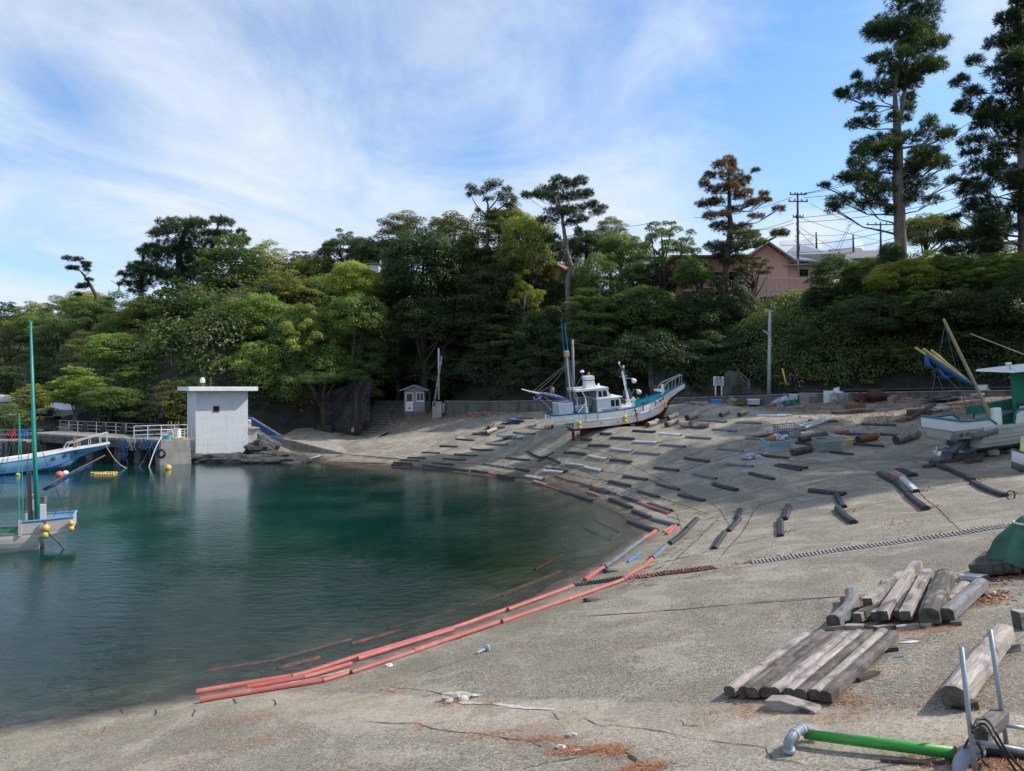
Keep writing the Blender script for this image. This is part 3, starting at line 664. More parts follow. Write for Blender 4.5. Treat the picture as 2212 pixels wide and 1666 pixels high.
for f in (.35,3.2,5.6,9.5,13.5,17):
    a,b=(J[1],J[2]) if f < 6.5 else (J[2],J[3]);f2=f/6.5 if f < 6.5 else (f-6.5)/12.6;p=a.lerp(b,f2);t=(b-a).normalized()
    m=MB();A=math.atan2(t.y,t.x)
    v8=[(-.55,.3,-2.5),(.55,.3,-2.5),(.55,2.6,-2.5),(-.55,2.6,-2.5),(-.35,.45,1.2),(.35,.45,1.2),(.35,2.4,1.2),(-.35,2.4,1.2)]
    Mm=Matrix.Rotation(A+math.pi,3,'Z');Mm=Matrix.Rotation(A,3,'Z')
    s_=-1 if (Mm @ Vector((0,1,0))).y < 0 else 1
    m.add([Mm @ Vector((v[0],v[1]*s_,v[2]))+p for v in v8],[(0,1,5,4),(1,2,6,5),(2,3,7,6),(3,0,4,7),(4,5,6,7)]);m.build('pier',CONCD,jt)
def railing(name,label,pts,h,mat,nr=3,step=1.5,r=.028,zb=1.95,cat='railing'):
    rr=thing(name,label,cat,Vector((pts[0].x,pts[0].y,zb)))
    for a,b in zip(pts[:-1],pts[1:]):
        L=(b-a).length;n_=max(1,round(L/step))
        for i in range(n_+1):
            p=a.lerp(b,i/n_);MB().tube([(p.x,p.y,zb),(p.x,p.y,zb+h)],r,6).build('post',mat,rr)
        for k in range(nr):
            z=zb+h*(k+1)/nr;MB().tube([(a.x,a.y,z),(b.x,b.y,z)],r*.9,6).build('rail',mat,rr)
    return rr
RAIL=M_('salt_worn_rail',(.36,.37,.36),.6,.2,6,dirt=(.2,.12,.07),dirtamt=.5)
def offs(p,t,d): n_=Vector((t.y,-t.x,0));n_=n_ if n_.y > 0 else -n_;return p+n_*d
tA=(J[2]-J[1]).normalized();tB=(J[3]-J[2]).normalized()
railing('jetty_railing','long worn three bar railing along the back of the jetty',[offs(J[1],tA,2.9),offs(J[2],tA,2.9),offs(J[3],tB,2.9)],1.0,RAIL)
railing('jetty_railing','short white railing on the mooring block corner',[c0+Mj @ Vector((.2,1.4,0)),c0+Mj @ Vector((1.95,1.4,0))],.75,WHITE,4,1.7,.025,1.9)
railing('jetty_railing','white railing between mooring block and white tower',[c0+Mj @ Vector((-1.6,2.6,0)),c0+Mj @ Vector((2.4,2.9,0))],1.05,WHITE,3,1.0,.03,1.9)
for k in range(2):
    m=MB();q=c0+Mj @ Vector((.95+.55*k,2.2,0));m.tube([(q.x-.12,q.y,1.9),(q.x-.12,q.y,3.25),(q.x+.12,q.y,3.3),(q.x+.12,q.y,2.6)],.03,6)
    solo('ladder_hoop',m,M_('ochre_paint',(.42,.33,.15),.6),['left','right'][k]+' ochre ladder hoop rising behind the mooring block','ladder hoop','ladder hoops on the jetty')
def ropeline(a,b,sag,n=12,wob=.0):
    return [a.lerp(b,i/n)+Vector((random.uniform(-wob,wob),random.uniform(-wob,wob),-sag*4*(i/n)*(1-i/n)+random.uniform(-wob,wob))) for i in range(n+1)]
# nets and ropes hanging from the jetty edge
for k,(x0,z0,ln,mt,lb) in enumerate([(.0,1.9,1.5,ROPEB,'dark rope bundle hanging from the jetty edge nearest the mooring block'),(1.1,1.95,.9,ROPEB,'blue rope swag draped along jetty edge'),(2.6,1.95,.9,ROPEW,'pale rope swag draped along jetty edge'),(3.6,1.95,2.1,ROPEB,'longest bundle of blue and grey rope hanging to the water')]):
    m=MB();base=J[1].lerp(J[2],x0/6.5);t=tA
    for q in range(14):
        a=base+t*random.uniform(0,1.1)+Vector((0,-.12,z0+random.uniform(-.05,.1)));b2=base+t*random.uniform(-.1,1.3)+Vector((0,-.2,z0-random.uniform(0,ln)))
        m.tube(ropeline(a,b2,random.uniform(.1,.5),8,.03),random.uniform(.02,.045),5)
    solo('rope_bundle',m,mt,lb,'rope','rope bundles hanging on the jetty')
for k,(x0,ln) in enumerate([(2.2,.6),(5.2,.5),(8.5,.6),(11.5,.6),(14.5,.55)]):
    a_,b2,f2=(J[1],J[2],x0/6.5) if x0 < 6.5 else (J[2],J[3],(x0-6.5)/12.6);base=offs(a_.lerp(b2,f2),(b2-a_).normalized(),2.8)
    m=MB()
    for q in range(16):
        x=random.uniform(-.22,.22);m.tube([base+Vector((x*.4,0,2.95)),base+Vector((x,-.12,2.5)),base+Vector((x*1.5,-.15,2.0))],.05,5)
    solo('net_bundle',m,[ROPEB,BLACK][k > 0],['blue fishing net hung over the jetty railing','first black net left of the blue net on the jetty railing','second black net left of the blue net on the jetty railing','third black net left of the blue net on the jetty railing','leftmost black net hung on the jetty railing'][k],'net','nets hung on the jetty railing')
p=offs(J[1],tA,1.8)-tA*-.6
def tub(name,c,r0,r1,h,mat,label,cat='tub',group=None):
    return solo(name,MB().lathe([(r0,0),(r1,h),(r1+.02,h),(r1+.02,h+.03),(r1-.02,h+.03),(r0-.02,.03)],c,16),mat,label,cat,group,smooth=False)
tub('plastic_barrel',Vector((p.x+.2,p.y,1.95)),.26,.28,.75,WHITE2,'white plastic barrel standing on the jetty by the mooring block','barrel')
tub('plastic_barrel',Vector((p.x-.5,p.y+.3,1.95)),.24,.24,.6,M_('beige_plastic',(.5,.45,.36),.6),'beige barrel next to the white one on the jetty','barrel')
tub('plastic_tub',c0+Mj @ Vector((.55,.7,0))+Vector((0,0,1.9)),.28,.36,.33,M_('sky_plastic',(.15,.4,.65),.5),'sky blue tub on top of the mooring block')
m=MB();q0=c0+Mj @ Vector((1.0,.6,0))
for k in range(5): m.sphere(q0+Vector((.18*k,.02*k,2.0)),.09,8)
solo('float_string',m,YEL,'short string of yellow floats on top of the mooring block','floats',smooth=True)
m=torus(MB(),J[1]+Vector((.1,-.18,.9)),.3,.1);solo('tyre_fender',m,BLACK,'black tyre hanging beside the mooring block','tyre',smooth=True)
# mooring lines
bowtip=at(*cv('W',845,548),53.4)
solo('mooring_line',MB().tube(ropeline(bowtip,at(*cv('W',1020,736),55.5),.35,14),.03,6),ROPEW,'pale mooring rope from the blue boat bow down into the water','rope')
solo('mooring_line',MB().tube(ropeline(c0+Vector((.1,-.05,2.2)),at(*cv('W',1190,737),56.2),-.25,14),.04,6),WHITE,'white rope curving from the mooring block into the water','rope')
solo('mooring_line',MB().tube(ropeline(c0+Vector((-.6,-.05,1.9)),at(*cv('W',1110,735),56.2),.15,10),.02,6),ROPEB,'thin dark rope slanting below the jetty edge','rope')
# small platform with two chairs at the far left
pl_=thing('wooden_platform','low wooden platform on posts at the left of the jetty','platform',at(60,968,63))
q=[at(-40,952,64),at(66,953,64.5)];zt=q[0].z
MB().box(((q[0].x+q[1].x)/2,65.2,zt-.1),(q[1].x-q[0].x,2.4,.16)).build('deck',WOODG,pl_)
for k in range(4): x=q[0].x+.5+k*1.25;MB().tube([(x,64.2,-1),(x,64.2,zt)],.08,6).build('post',WOODD,pl_)
m=MB();[m.tube([(q[0].x,66.2,zt+.4*k),(q[1].x,66.2,zt+.4*k)],.025,6) for k in (1,2)];m.build('rail',RAIL,pl_)
def pchair(c,mat,label):
    ch=thing('plastic_chair',label,'chair',c,'plastic chairs on the platform')
    MB().box(c+Vector((0,0,.42)),(.5,.48,.05),bev=.015).build('seat',mat,ch)
    MB().box(c+Vector((0,.24,.68)),(.5,.05,.5),bev=.02).build('backrest',mat,ch)
    for sx_ in (-.22,.22):
        for sy in (-.2,.2): MB().tube([c+Vector((sx_*1.15,sy*1.15,0)),c+Vector((sx_,sy,.42))],.025,6).build('leg',mat,ch)
        MB().tube([c+Vector((sx_*1.1,-.2,.42)),c+Vector((sx_*1.1,-.2,.64)),c+Vector((sx_*1.1,.24,.66))],.02,6).build('armrest',mat,ch)
pchair(Vector((at(21,950,64.6).x,64.7,zt-.02)),M_('red_plastic',(.5,.05,.06),.5),'red plastic chair on the wooden platform')
pchair(Vector((at(45,950,64.6).x,64.9,zt-.02)),BLUEP,'blue plastic chair on the wooden platform')
# floats on the water
def float_at(k,x,y,r,mat,label,D=None,group='floats on the water'):
    px,py=cv(k,x,y);D=D or EYE*F/(py-HZ);p=at(px,py,D);p.z=r*.45
    return solo('float_ball',MB().sphere(p,r,12),mat,label,'buoy',group,smooth=True)
float_at('W',1347,745,.24,YEL,'round orange buoy floating in front of the mooring block')
float_at('W',144,796,.14,M_('bright_yellow',(.7,.5,.03),.5),'small bright yellow float below the blue boat')
float_at('W',478,800,.24,M_('orange_float',(.7,.16,.1),.6),'salmon orange float beside a white one')
float_at('W',525,790,.21,WHITE2,'white float touching the salmon orange one')
fr_=thing('float_raft','raft of small yellow floats strung together left of the orange buoy','floats',at(*cv('W',830,790),52))
for k in range(11):
    px,py=cv('W',735+k*19.5,779-(k > 5)*2);D=EYE*F/(py-HZ);p=at(px,py,D);MB().sphere((p.x,p.y,.04),.115,8,.75).build('float',YEL,fr_,smooth=True)
for k in range(8):
    px,py=cv('W',765+k*21,789);D=EYE*F/(py-HZ);p=at(px,py,D);MB().sphere((p.x,p.y,.03),.11,8,.75).build('float',YEL,fr_,smooth=True)
# distant beach with cars and boats on it
bz=1.0
for k,(px,D,mt,lb) in enumerate([(60,105,M_('car_yellow',(.6,.45,.05),.3),'tiny yellow car parked on the distant quay'),(96,108,M_('car_dark',(.03,.03,.04),.3),'tiny dark car on the distant quay right of the yellow one'),(122,112,WHITE2,'tiny white car on the distant quay right of the dark one'),(20,118,M_('car_silver',(.4,.42,.45),.3),'tiny silver car farthest left on the distant quay')]):
    c=at(px,900,D);c.z=bz;cr=thing('parked_car',lb,'car',c,'cars on the distant quay')
    MB().box(c+Vector((0,0,.62)),(4.1,1.7,.6),bev=.15).build('body',mt,cr)
    MB().box(c+Vector((-.2,0,1.15)),(2.3,1.5,.55),bev=.2).build('cabin',DGLASS,cr)
    for sx_ in (-1.3,1.3): MB().lathe([(.3,-.1),(.32,0),(.3,.1)],c+Vector((sx_,-.8,.3)),12,Matrix.Rotation(R(90),3,'X')).build('wheel',BLACK,cr)
for k,(px,py,D,L) in enumerate([(138,880,106,5),(160,885,104,4.5),(30,868,124,6),(10,860,128,6)]):
    c=at(px,py,D);m=MB();vs=[];n_=9
    for i in range(n_):
        f=i/(n_-1);w_=.9*math.sin(math.pi*min(f*.62+.38,1))**.7+.02;x=(f-.5)*L
        for j in range(7): a=math.pi*j/6;vs.append((c.x+x,c.y-math.cos(a)*w_,c.z+math.sin(a)*w_*.75))
    m.add(vs,[(i*7+j,(i+1)*7+j,(i+1)*7+j+1,i*7+j+1) for i in range(n_-1) for j in range(6)]+[tuple(range(7))])
    solo('upturned_boat',m,WHITE2,['white upturned boat on distant quay, second from right','rightmost white upturned boat on the distant quay','larger white upturned boat behind the far mast','leftmost white upturned boat at the picture edge'][k],'boat','upturned boats on the distant quay',smooth=True)
m=MB();A=[at(-60,884,128),at(175,884,112)]
for dz,dy in ((0,0),): m.box(((A[0].x+A[1].x)/2,120,2.0),(60,.5,2.6),Matrix.Rotation(R(-38),3,'Z'))
solo('quay_wall',m,CONC,'grey quay wall behind the distant parked cars','wall')
# -- beams on the slipway
HEX=[(-.13,0),(-.13,.05),(-.075,.125),(.075,.125),(.13,.05),(.13,0)]
RED_PROF=[(.09*math.cos(a),max(.0,.03+.085*math.sin(a))) for a in [R(q) for q in (-20,10,35,60,90,120,145,170,200)]]
def pathpts(a,b,n=3,lift=.0,conform=True):
    o=[]
    for i in range(n+1):
        p=a.lerp(b,i/n)
        if conform: p=Vector((p.x,p.y,zs1(p.x,p.y)))
        o.append(p+Vector((0,0,lift)))
    return o
def gnormal(x,y):
    e=.4;return Vector((-(zs1(x+e,y)-zs1(x-e,y))/(2*e),-(zs1(x,y+e)-zs1(x,y-e))/(2*e),1)).normalized()
def xbeam(name,a,b,prof,mat,conform=True,n=3,bend=0.0,lift=0.0,scale=1.0,endmat=None,twist=None):
    """a beam modelled in its own frame (x along its length) so that the grain follows it"""
    L=(b-a).length;x=(b-a).normalized();mid=(a+b)/2;up=twist or (gnormal(mid.x,mid.y) if conform else Vector((0,0,1)))
    y=up.cross(x).normalized();z=x.cross(y);M=Matrix((x,y,z)).transposed().to_4x4();M.translation=mid+Vector((0,0,lift))
    I=M.inverted();pts=[]
    for i in range(n+1):
        p=a.lerp(b,i/n)
        if conform: p=Vector((p.x,p.y,zs1(p.x,p.y)+.012))
        q=I @ (p+Vector((0,0,lift)));q.y +=bend*L*(4*(i/n)*(1-i/n));pts.append(q)
    m=MB();m.prism([(-u*scale,v*scale) for u,v in prof][::-1],pts)
    if endmat is not None: m.mi[-1]=1;m.mi[-2]=1
    o=m.build(name,[mat,endmat] if endmat is not None else mat,None);o.matrix_world=M;WMX[o.name]=M;return o
BEAMS=[]
LANDMARKS=[('the white fishing boat',cv('D',1100,1150)),('the small grey hut',(900,870)),('the white ladder',cv('E',1380,1090)),('the green wheelhouse boat',(2110,960)),('the drain grating',(1700,1190)),
             ('the white notice board',cv('E',312,620)),('the yellow crate',cv('E',1640,1285)),('the corner of the water',(1380,1130)),('the white lamp pole',cv('E',870,740)),('the largest broken stone',cv('L',655,850)),('the steel mooring bolt',cv('L',820,560)),('the dark crumpled cloth',cv('B',735,1398)),('the driftwood group',cv('A',1880,840)),('the white tower',(470,990)),('the blue half round rail',cv('B',1055,1055)),('the black iron ring',cv('V',1445,165)),('the thick grey log',cv('H',550,1330))]
KIND={'n': (M_('sunken_brown',(.2,.09,.04),.8),'brown'),'k': (BLACK,'black'),'g': (GREYP,'grey'),'w': (PALEB,'white bleached'),'r': (REDP,'red'),'f': (REDF,'faded red'),'b': (BLUEP,'blue'),'o': (M_('orange_wood',(.5,.27,.15),.8,.3,5),'orange')}
def beam(k,x1,y1,x2,y2,kind='k',prof=None,w=1.0,name='slipway_beam',sub=False):
    a=hitc(k,x1,y1);b=hitc(k,x2,y2)
    if not sub and (a.z < .02 or b.z < .02):
        a.z=max(a.z,.02);b.z=max(b.z,.02)
    mat,cn=KIND[kind];jit=1+random.uniform(-.08,.08)
    if not prof and a.y > 20: q_=b-a;j_=random.uniform(-.05,.05);a=a+Vector((q_.y*j_,-q_.x*j_,0));a=a-q_*random.uniform(-.06,.06)
    o=xbeam(name,a,b,prof or HEX,mat,n=4,scale=w*jit*(.78 if a.y > 38 else .88),bend=random.uniform(-.008,.008),endmat=BLACKC if kind in 'kgw' else None)
    px=[cv(k,x1,y1),cv(k,x2,y2)];BEAMS.append((o,cn,((px[0][0]+px[1][0])/2,(px[0][1]+px[1][1])/2),'pipe' if prof else 'beam',sub));return o
B1="""100 52 262 63 g;0 92 160 100 g;1042 40 1230 46 k;1255 64 1436 76 w;1680 32 1877 41 g;878 94 1062 102 k;1480 88 1673 103 g;1068 124 1246 136 w;688 150 864 160 k;1282 150 1466 166 g
228 202 412 214 k;498 213 672 227 k;878 182 1042 200 w;1075 207 1261 228 g;690 242 848 262 w;862 268 1040 290 k;48 254 224 273 k;298 280 466 298 k;510 300 659 318 w;366 344 527 360 k;332 354 495 371 w
665 330 803 360 w;178 405 333 425 w;1472 259 1660 286 k;1730 182 1932 204 g;1962 100 2170 113 g;1235 330 1416 358 k;984 400 1165 432 k;870 438 1030 482 k;1535 384 1718 422 g;1248 466 1420 512 k;1095 524 1254 572 k
1694 470 1887 516 k;1430 550 1620 600 k;708 494 852 537 k;876 590 1040 656 k;1030 682 1197 742 k;1085 690 1185 732 g;1030 770 1237 844 k;1208 744 1405 800 g;1972 380 2178 428 k
640 458 715 482 g;803 503 912 545 g;972 572 1100 612 k;482 518 600 560 k;600 556 720 602 k;1180 632 1358 686 k;258 438 355 472 f;1560 752 1480 830 k;1480 830 1342 948 k;1328 957 1200 1067 g;1130 907 975 1022 g;975 1022 815 1138 g
1895 670 1885 745 k;1883 748 1815 845 k;1813 850 1700 990 k"""
for r_ in B1.replace('\n',';').split(';'):
    q=r_.split();beam('B',*[float(v) for v in q[:4]],q[4])
B0="""1513 962 1657 970 k;1648 911 1785 919 k;1880 944 2055 952 g;1762 987 1940 996 k;1773 870 1915 873 k;1370 1013 1512 1022 k;1634 1033 1805 1042 k;1256 1057 1395 1067 k;1200 1077 1343 1085 k;1538 1069 1717 1077 k
1440 1101 1618 1113 k;1143 1099 1287 1106 k;1138 1114 1290 1118 k;1370 1122 1560 1141 k;1562 1142 1740 1162 k;1770 1159 1900 1180 k;1972 1193 2105 1221 k;1872 1106 2020 1133 g;2020 1133 2115 1148 g;2115 1148 2225 1167 k;2015 782 2155 785 k;2125 741 2225 744 k"""
for r_ in B0.replace('\n',';').split(';'):
    q=r_.split();beam('A',*[float(v) for v in q[:4]],q[4])
for q in [(158,1157,340,1161),(1640,1147,1795,1152),(1085,1329,1205,1333),(870,1391,990,1398)]: beam('D',*q)
B5="""135 1047 400 1060 g;500 1067 787 1076 g;740 991 1060 998 w;960 983 1112 988 w;387 1520 690 1556 g;708 1417 1085 1462 k;982 1527 1288 1572 k;918 1547 1222 1596 k;1145 1291 1430 1321 k;1295 1051 1628 1057 k;1135 1150 1275 1158 k
1440 1387 1800 1421 k;1770 1297 2138 1330 k;1880 1087 2270 1100 k;1600 1197 1980 1202 k;2080 1200 2400 1215 k;0 1118 158 1130 k"""
for r_ in B5.replace('\n',';').split(';'):
    q=r_.split();beam('E',*[float(v) for v in q[:4]],q[4])
B6="""450 528 750 560 k;712 564 745 665 k;740 667 825 795 k;285 655 260 765 k;258 768 225 905 k;1040 385 1150 465 k;1105 392 1205 432 f;1150 382 1240 426 f;1170 366 1280 414 k;1205 362 1322 407 k;1145 462 1270 555 k;1190 428 1335 540 w
1295 562 1415 682 k;1460 294 1600 362 k;1610 357 1795 446 k;1800 467 2060 576 k;2160 237 2260 275 k"""
for r_ in B6.replace('\n',';').split(';'):
    q=r_.split();beam('G',*[float(v) for v in q[:4]],q[4],w=1.12)
# red rails (half round resin pipes)
def rail(k,pts,kind='r',w=.8,sub=False):
    for (x1,y1),(x2,y2) in zip(pts[:-1],pts[1:]): beam(k,x1,y1,x2,y2,kind,RED_PROF,w,'resin_rail',sub)
W_=.82
rail('A',[(685,1044),(1188,1062)],'f');rail('A',[(632,1088),(1088,1100)],'f');rail('A',[(1295,1117),(1370,1125)]);rail('A',[(1900,1178),(1972,1194)]);rail('A',[(1660,1096),(1872,1108)],'f')
rail('D',[(288,1263),(500,1275)],'f')
rail('B',[(420,390),(640,455)]);rail('B',[(715,480),(800,502)]);rail('B',[(912,542),(972,570)]);rail('B',[(1095,614),(1210,655),(1345,700)],'r',1.0)
rail('B',[(355,475),(482,522)]);rail('B',[(682,524),(780,558)],'o');rail('B',[(1235,842),(1130,907)],'r',.95);rail('B',[(1402,792),(1318,870)],'r',.9);rail('B',[(1380,795),(1298,850)],'r',.8)
rail('B',[(815,1138),(665,1240)],'r',.95);rail('B',[(1105,1020),(1010,1092)],'b',.6)
rail('B',[(1200,1070),(1140,1132),(1035,1188),(975,1238),(770,1312),(530,1397),(0,1577)],'r',.9)
rail('B',[(570,1287),(180,1430),(50,1478)],'r',.85)
rail('L',[(985,288),(640,408),(0,600)],'r',.8);rail('L',[(640,418),(40,605)],'r',.8);rail('L',[(935,370),(395,556)],'r',.85);rail('L',[(395,558),(0,690)],'r',.8)
rail('M',[(2212,600),(1835,716),(1235,815)],'r',.8);rail('M',[(2212,635),(1910,722),(1555,786)],'r',.75);rail('M',[(2195,690),(2030,742),(1580,812),(1258,868)],'r',.8)
# submerged rails seen through the water
rail('B',[(735,745),(965,857)],'n',.7,True);rail('B',[(965,860),(870,915)],'n',.7,True);rail('B',[(655,810),(770,868)],'n',.7,True);rail('B',[(480,1040),(265,1155)],'n',.7,True);rail('B',[(470,1167),(200,1290),(0,1372)],'n',.7,True)
rail('L',[(1320,45),(740,270),(230,410)],'n',.6,True);rail('M',[(2212,480),(1700,620),(1305,682)],'r',.7,True);rail('M',[(2010,598),(1745,666)],'r',.8,True);rail('L',[(310,425),(0,510)],'r',.8,True)
ORD=['','second ','third ','fourth ','fifth ','sixth ','seventh ','eighth ','ninth ','tenth ','eleventh ','twelfth ','thirteenth ','fourteenth ','fifteenth ','sixteenth ','seventeenth ','eighteenth ','nineteenth ','twentieth ']
for o,cn,(px,py),sort,sub in BEAMS:
    best=None
    for nm,(lx,ly) in LANDMARKS:
        peers=sorted((math.hypot(q[2][0]-lx,q[2][1]-ly),i) for i,q in enumerate(BEAMS) if q[1]==cn and q[3]==sort and q[4]==sub)
        r_=[i for _,i in peers].index([i for i,q in enumerate(BEAMS) if q[0] is o][0])
        if best is None or r_ < best[0]: best=(r_,nm)
    kind=('long half round resin rail' if sort=='pipe' else 'slipway beam')
    if sub: lb=f'sunken {cn} rail, {ORD[best[0]]}nearest such to {best[1]}'
    else: lb=f'{cn} {kind}, {ORD[min(best[0],19)]}nearest of its colour to {best[1]}'
    setp(o,lb.replace('long half round resin rail','half round rail'),'rail' if sort=='pipe' else 'beam',('sunken rails under the water' if sub else ('resin rails along the water' if sort=='pipe' else 'slipway beams on the slope')))
# -- logs, crates, ladder, litter
def log(k,x1,y1,x2,y2,r,mat,label,lift=None,D=None):
    a=hitc(k,x1,y1);b=hitc(k,x2,y2);r *=.68
    pr=[(r*math.cos(q)*(1+.06*math.sin(3*q)),r+r*math.sin(q)) for q in [i*math.pi/6 for i in range(12)]]
    o=xbeam('log',a,b,pr,mat,n=4,endmat=M_('log_end',(.05,.04,.035),.9));setp(o,label,'log','logs lying on the slipway')
for k,x1,y1,x2,y2,r,mt,lb in [('D',1838,1182,1940,1140,.26,WOODG,'short grey log, upper left of the five behind the boat stem'),('D',1605,1258,1715,1212,.27,WOODG,'short grey log closest to the red keel of the white boat'),
        ('D',1815,1254,1932,1206,.25,WOODG,'short grey log right of the one closest to the keel'),('D',2045,1185,2155,1140,.3,WOODG,'thick grey log uphill right of the white boat bow'),('D',1985,1252,2082,1255,.3,WOODN,'pale yellow cut log downhill of the thick grey log'),
        ('D',290,1254,375,1246,.2,WOODW,'white weathered log left of the white boat stern'),('D',487,1270,560,1266,.22,WOODN,'pale log partly hidden under the white boat counter'),
        ('E',890,1248,1060,1212,.27,WOODD,'dark brown log touching the upper grey crate'),('E',1205,1284,1490,1222,.24,WOODD,'longest dark brown log, uphill of the grey crate'),('E',1128,1432,1330,1388,.27,WOODD,'dark brown log lying between the pale crate and the grey crate'),
        ('E',1845,1288,2050,1250,.3,M_('reddish_bark',(.2,.09,.045),.9,.5,9,bump=.8,bsc=14),'reddish bark covered log right of the yellow crate'),('E',338,1004,418,962,.22,WOODG,'grey log standing slanted below the white notice board'),('E',540,1002,625,962,.22,WOODN,'pale log beside green weeds below the notice board'),
        ('E',95,1118,205,1115,.24,M_('pinkish_wood',(.36,.22,.17),.85,.3,6),'pinkish brown log between grey beams'),('H',452,1362,655,1300,.36,wood_mat('grey_log',(.14,.13,.115),(.3,.285,.25)),'thick grey log left of the green wheelhouse boat'),
        ('A',1780,868,1895,858,.2,WOODN,'pale cut log at the left of the driftwood group'),('A',1890,866,1968,838,.24,WOODW,'white bark log in the driftwood group'),('A',1905,828,1945,790,.24,M_('brown_crate_wood',(.12,.08,.065),.9,.3),'brown stump leaning behind the driftwood group'),('A',1965,822,2035,815,.2,WOODG,'grey log at the right end of the driftwood group')]:
    log(k,x1,y1,x2,y2,r,mt,lb)
def crate(c,rz,L,Wd,H,mat,label,open_=True,nx=9,nz=4,slope=True,cat='crate',group='plastic crates on the slipway'):
    nrm=gnormal(c.x,c.y) if slope else Vector((0,0,1));x=Vector((math.cos(rz),math.sin(rz),0));y=nrm.cross(x).normalized();x=y.cross(nrm)
    M=Matrix((x,y,nrm)).transposed().to_4x4();M.translation=c
    cr=thing('plastic_crate',label,cat,M,group);T_=.03
    MB().box((0,0,.025),(L*.93,Wd*.93,.04)).build('floor',mat,cr,local=True)
    m=MB();m.box((0,-Wd/2,H-.03),(L+.04,.05,.06));m.box((0,Wd/2,H-.03),(L+.04,.05,.06));m.box((-L/2,0,H-.03),(.05,Wd-.05,.06));m.box((L/2,0,H-.03),(.05,Wd-.05,.06));m.build('rim',mat,cr,local=True)
    for sgn in (-1,1):
        m=MB()
        for i in range(nx+1):
            x_=-L/2+L*i/nx;m.box((x_*.97,sgn*Wd/2*.97,H/2),(.035,.02,H-.06))
        for j in range(nz): m.box((0,sgn*(Wd/2*.97+.004),.04+(H-.1)*j/nz),(L*.95,.024,.035 if j else .1))
        m.build('side',mat,cr,local=True)
        m=MB();ny=max(3,int(nx*Wd/L))
        for i in range(1,ny): m.box((sgn*L/2*.97,-Wd/2+Wd*i/ny,H/2),(.02,.035,H-.06))
        for j in range(nz): m.box((sgn*(L/2*.97+.004),0,.04+(H-.1)*j/nz),(.024,Wd*.9,.035 if j else .1))
        m.build('end_panel',mat,cr,local=True)
    return cr
CRB=M_('grey_blue_crate',(.3,.38,.44),.55,.12,4);CRG=M_('grey_crate',(.24,.28,.29),.55,.12,4);CRY=M_('cream_crate',(.52,.44,.24),.55,.12,4)
cA=crate(hitc('E',945,1362),R(12),1.35,.9,.62,CRB,'pale blue grey crate with rags and an orange float inside')
cB=crate(hitc('E',1500,1372),R(15),1.25,.95,.68,CRG,'open empty grey crate standing on a beam end, left of the yellow crate')
cD=crate(hitc('E',1062,1202),R(8),1.3,.9,.6,CRG,'grey crate behind the dark log, nearest the ladder foot')
cE=crate(hitc('E',1645,1312),R(20),1.15,.8,.42,CRY,'low cream yellow crate holding clear plastic scraps')
p=WMX[cA.name].translation;solo('float_ball',MB().sphere(p+Vector((-.2,0,.66)),.19,10),M_('rust_float',(.5,.14,.05),.6),'rusty orange float on top of the pale blue grey crate','buoy',smooth=True)
def rag(c,r,mat,label,seed,sc_=(1.2,.9,.6),name='cloth_heap',cat='cloth'): return solo(name,MB().rock(c,r,seed,3,sc_,.75),mat,label,cat,smooth=True)
rag(p+Vector((.25,0,.68)),.26,M_('rag_white',(.5,.5,.55),.9,.5,6,dirt=(.05,.05,.08),dirtamt=.9),'white and black rag on top of the pale blue grey crate',21)
rag(hitc('E',690,1450)+Vector((0,0,.06)),.35,M_('rag_grey',(.4,.44,.5),.9,.5,6,dirt=(.05,.1,.2),dirtamt=.9),'crumpled blue and white rag at the end of a black beam',22,(1.5,.8,.35))
rag(hitc('A',2105,775)+Vector((0,0,.2)),.5,ROPEB,'blue net heap on a beam left of the white boat',23,(1.6,.8,.32))
rag(hitc('A',2085,895)+Vector((0,0,.16)),.45,M_('blue_grey_scrap',(.2,.3,.4),.8,.4,9),'pile of thin blue grey scrap on a beam near driftwood',24,(2.2,.8,.22))
rag(hitc('B',735,1398)+Vector((0,0,.02)),.12,M_('dark_rag',(.07,.055,.06),.9,.4,9),'dark crumpled cloth beside the red rail',25,(2.2,.7,.3))
rag(hitc('B',850,1168)+Vector((0,0,.03)),.13,BLACK,'small black scrap above the mesh drain',26,(1.8,.8,.4))
# ladder
a=hitc('E',1225,1148);b=hitc('E',1530,1042);t=(b-a).normalized();s_=Vector((t.y,-t.x,0)).normalized()
ld=thing('ladder','white aluminium ladder lying across two beams','ladder',a)
LADM=M_('aluminium',(.62,.63,.65),.4,.1,metal=.3)
for k in (-1,1): MB().box((a+b)/2+s_*k*.28+Vector((0,0,.2)),((b-a).length,.09,.09),frame((0,0,0),t,(0,0,1)).to_3x3()).build('stile',LADM,ld)
for i in range(1,8): p=a.lerp(b,i/8)+Vector((0,0,.2));MB().tube([p-s_*.26,p+s_*.26],.035,6).build('rung',LADM,ld)
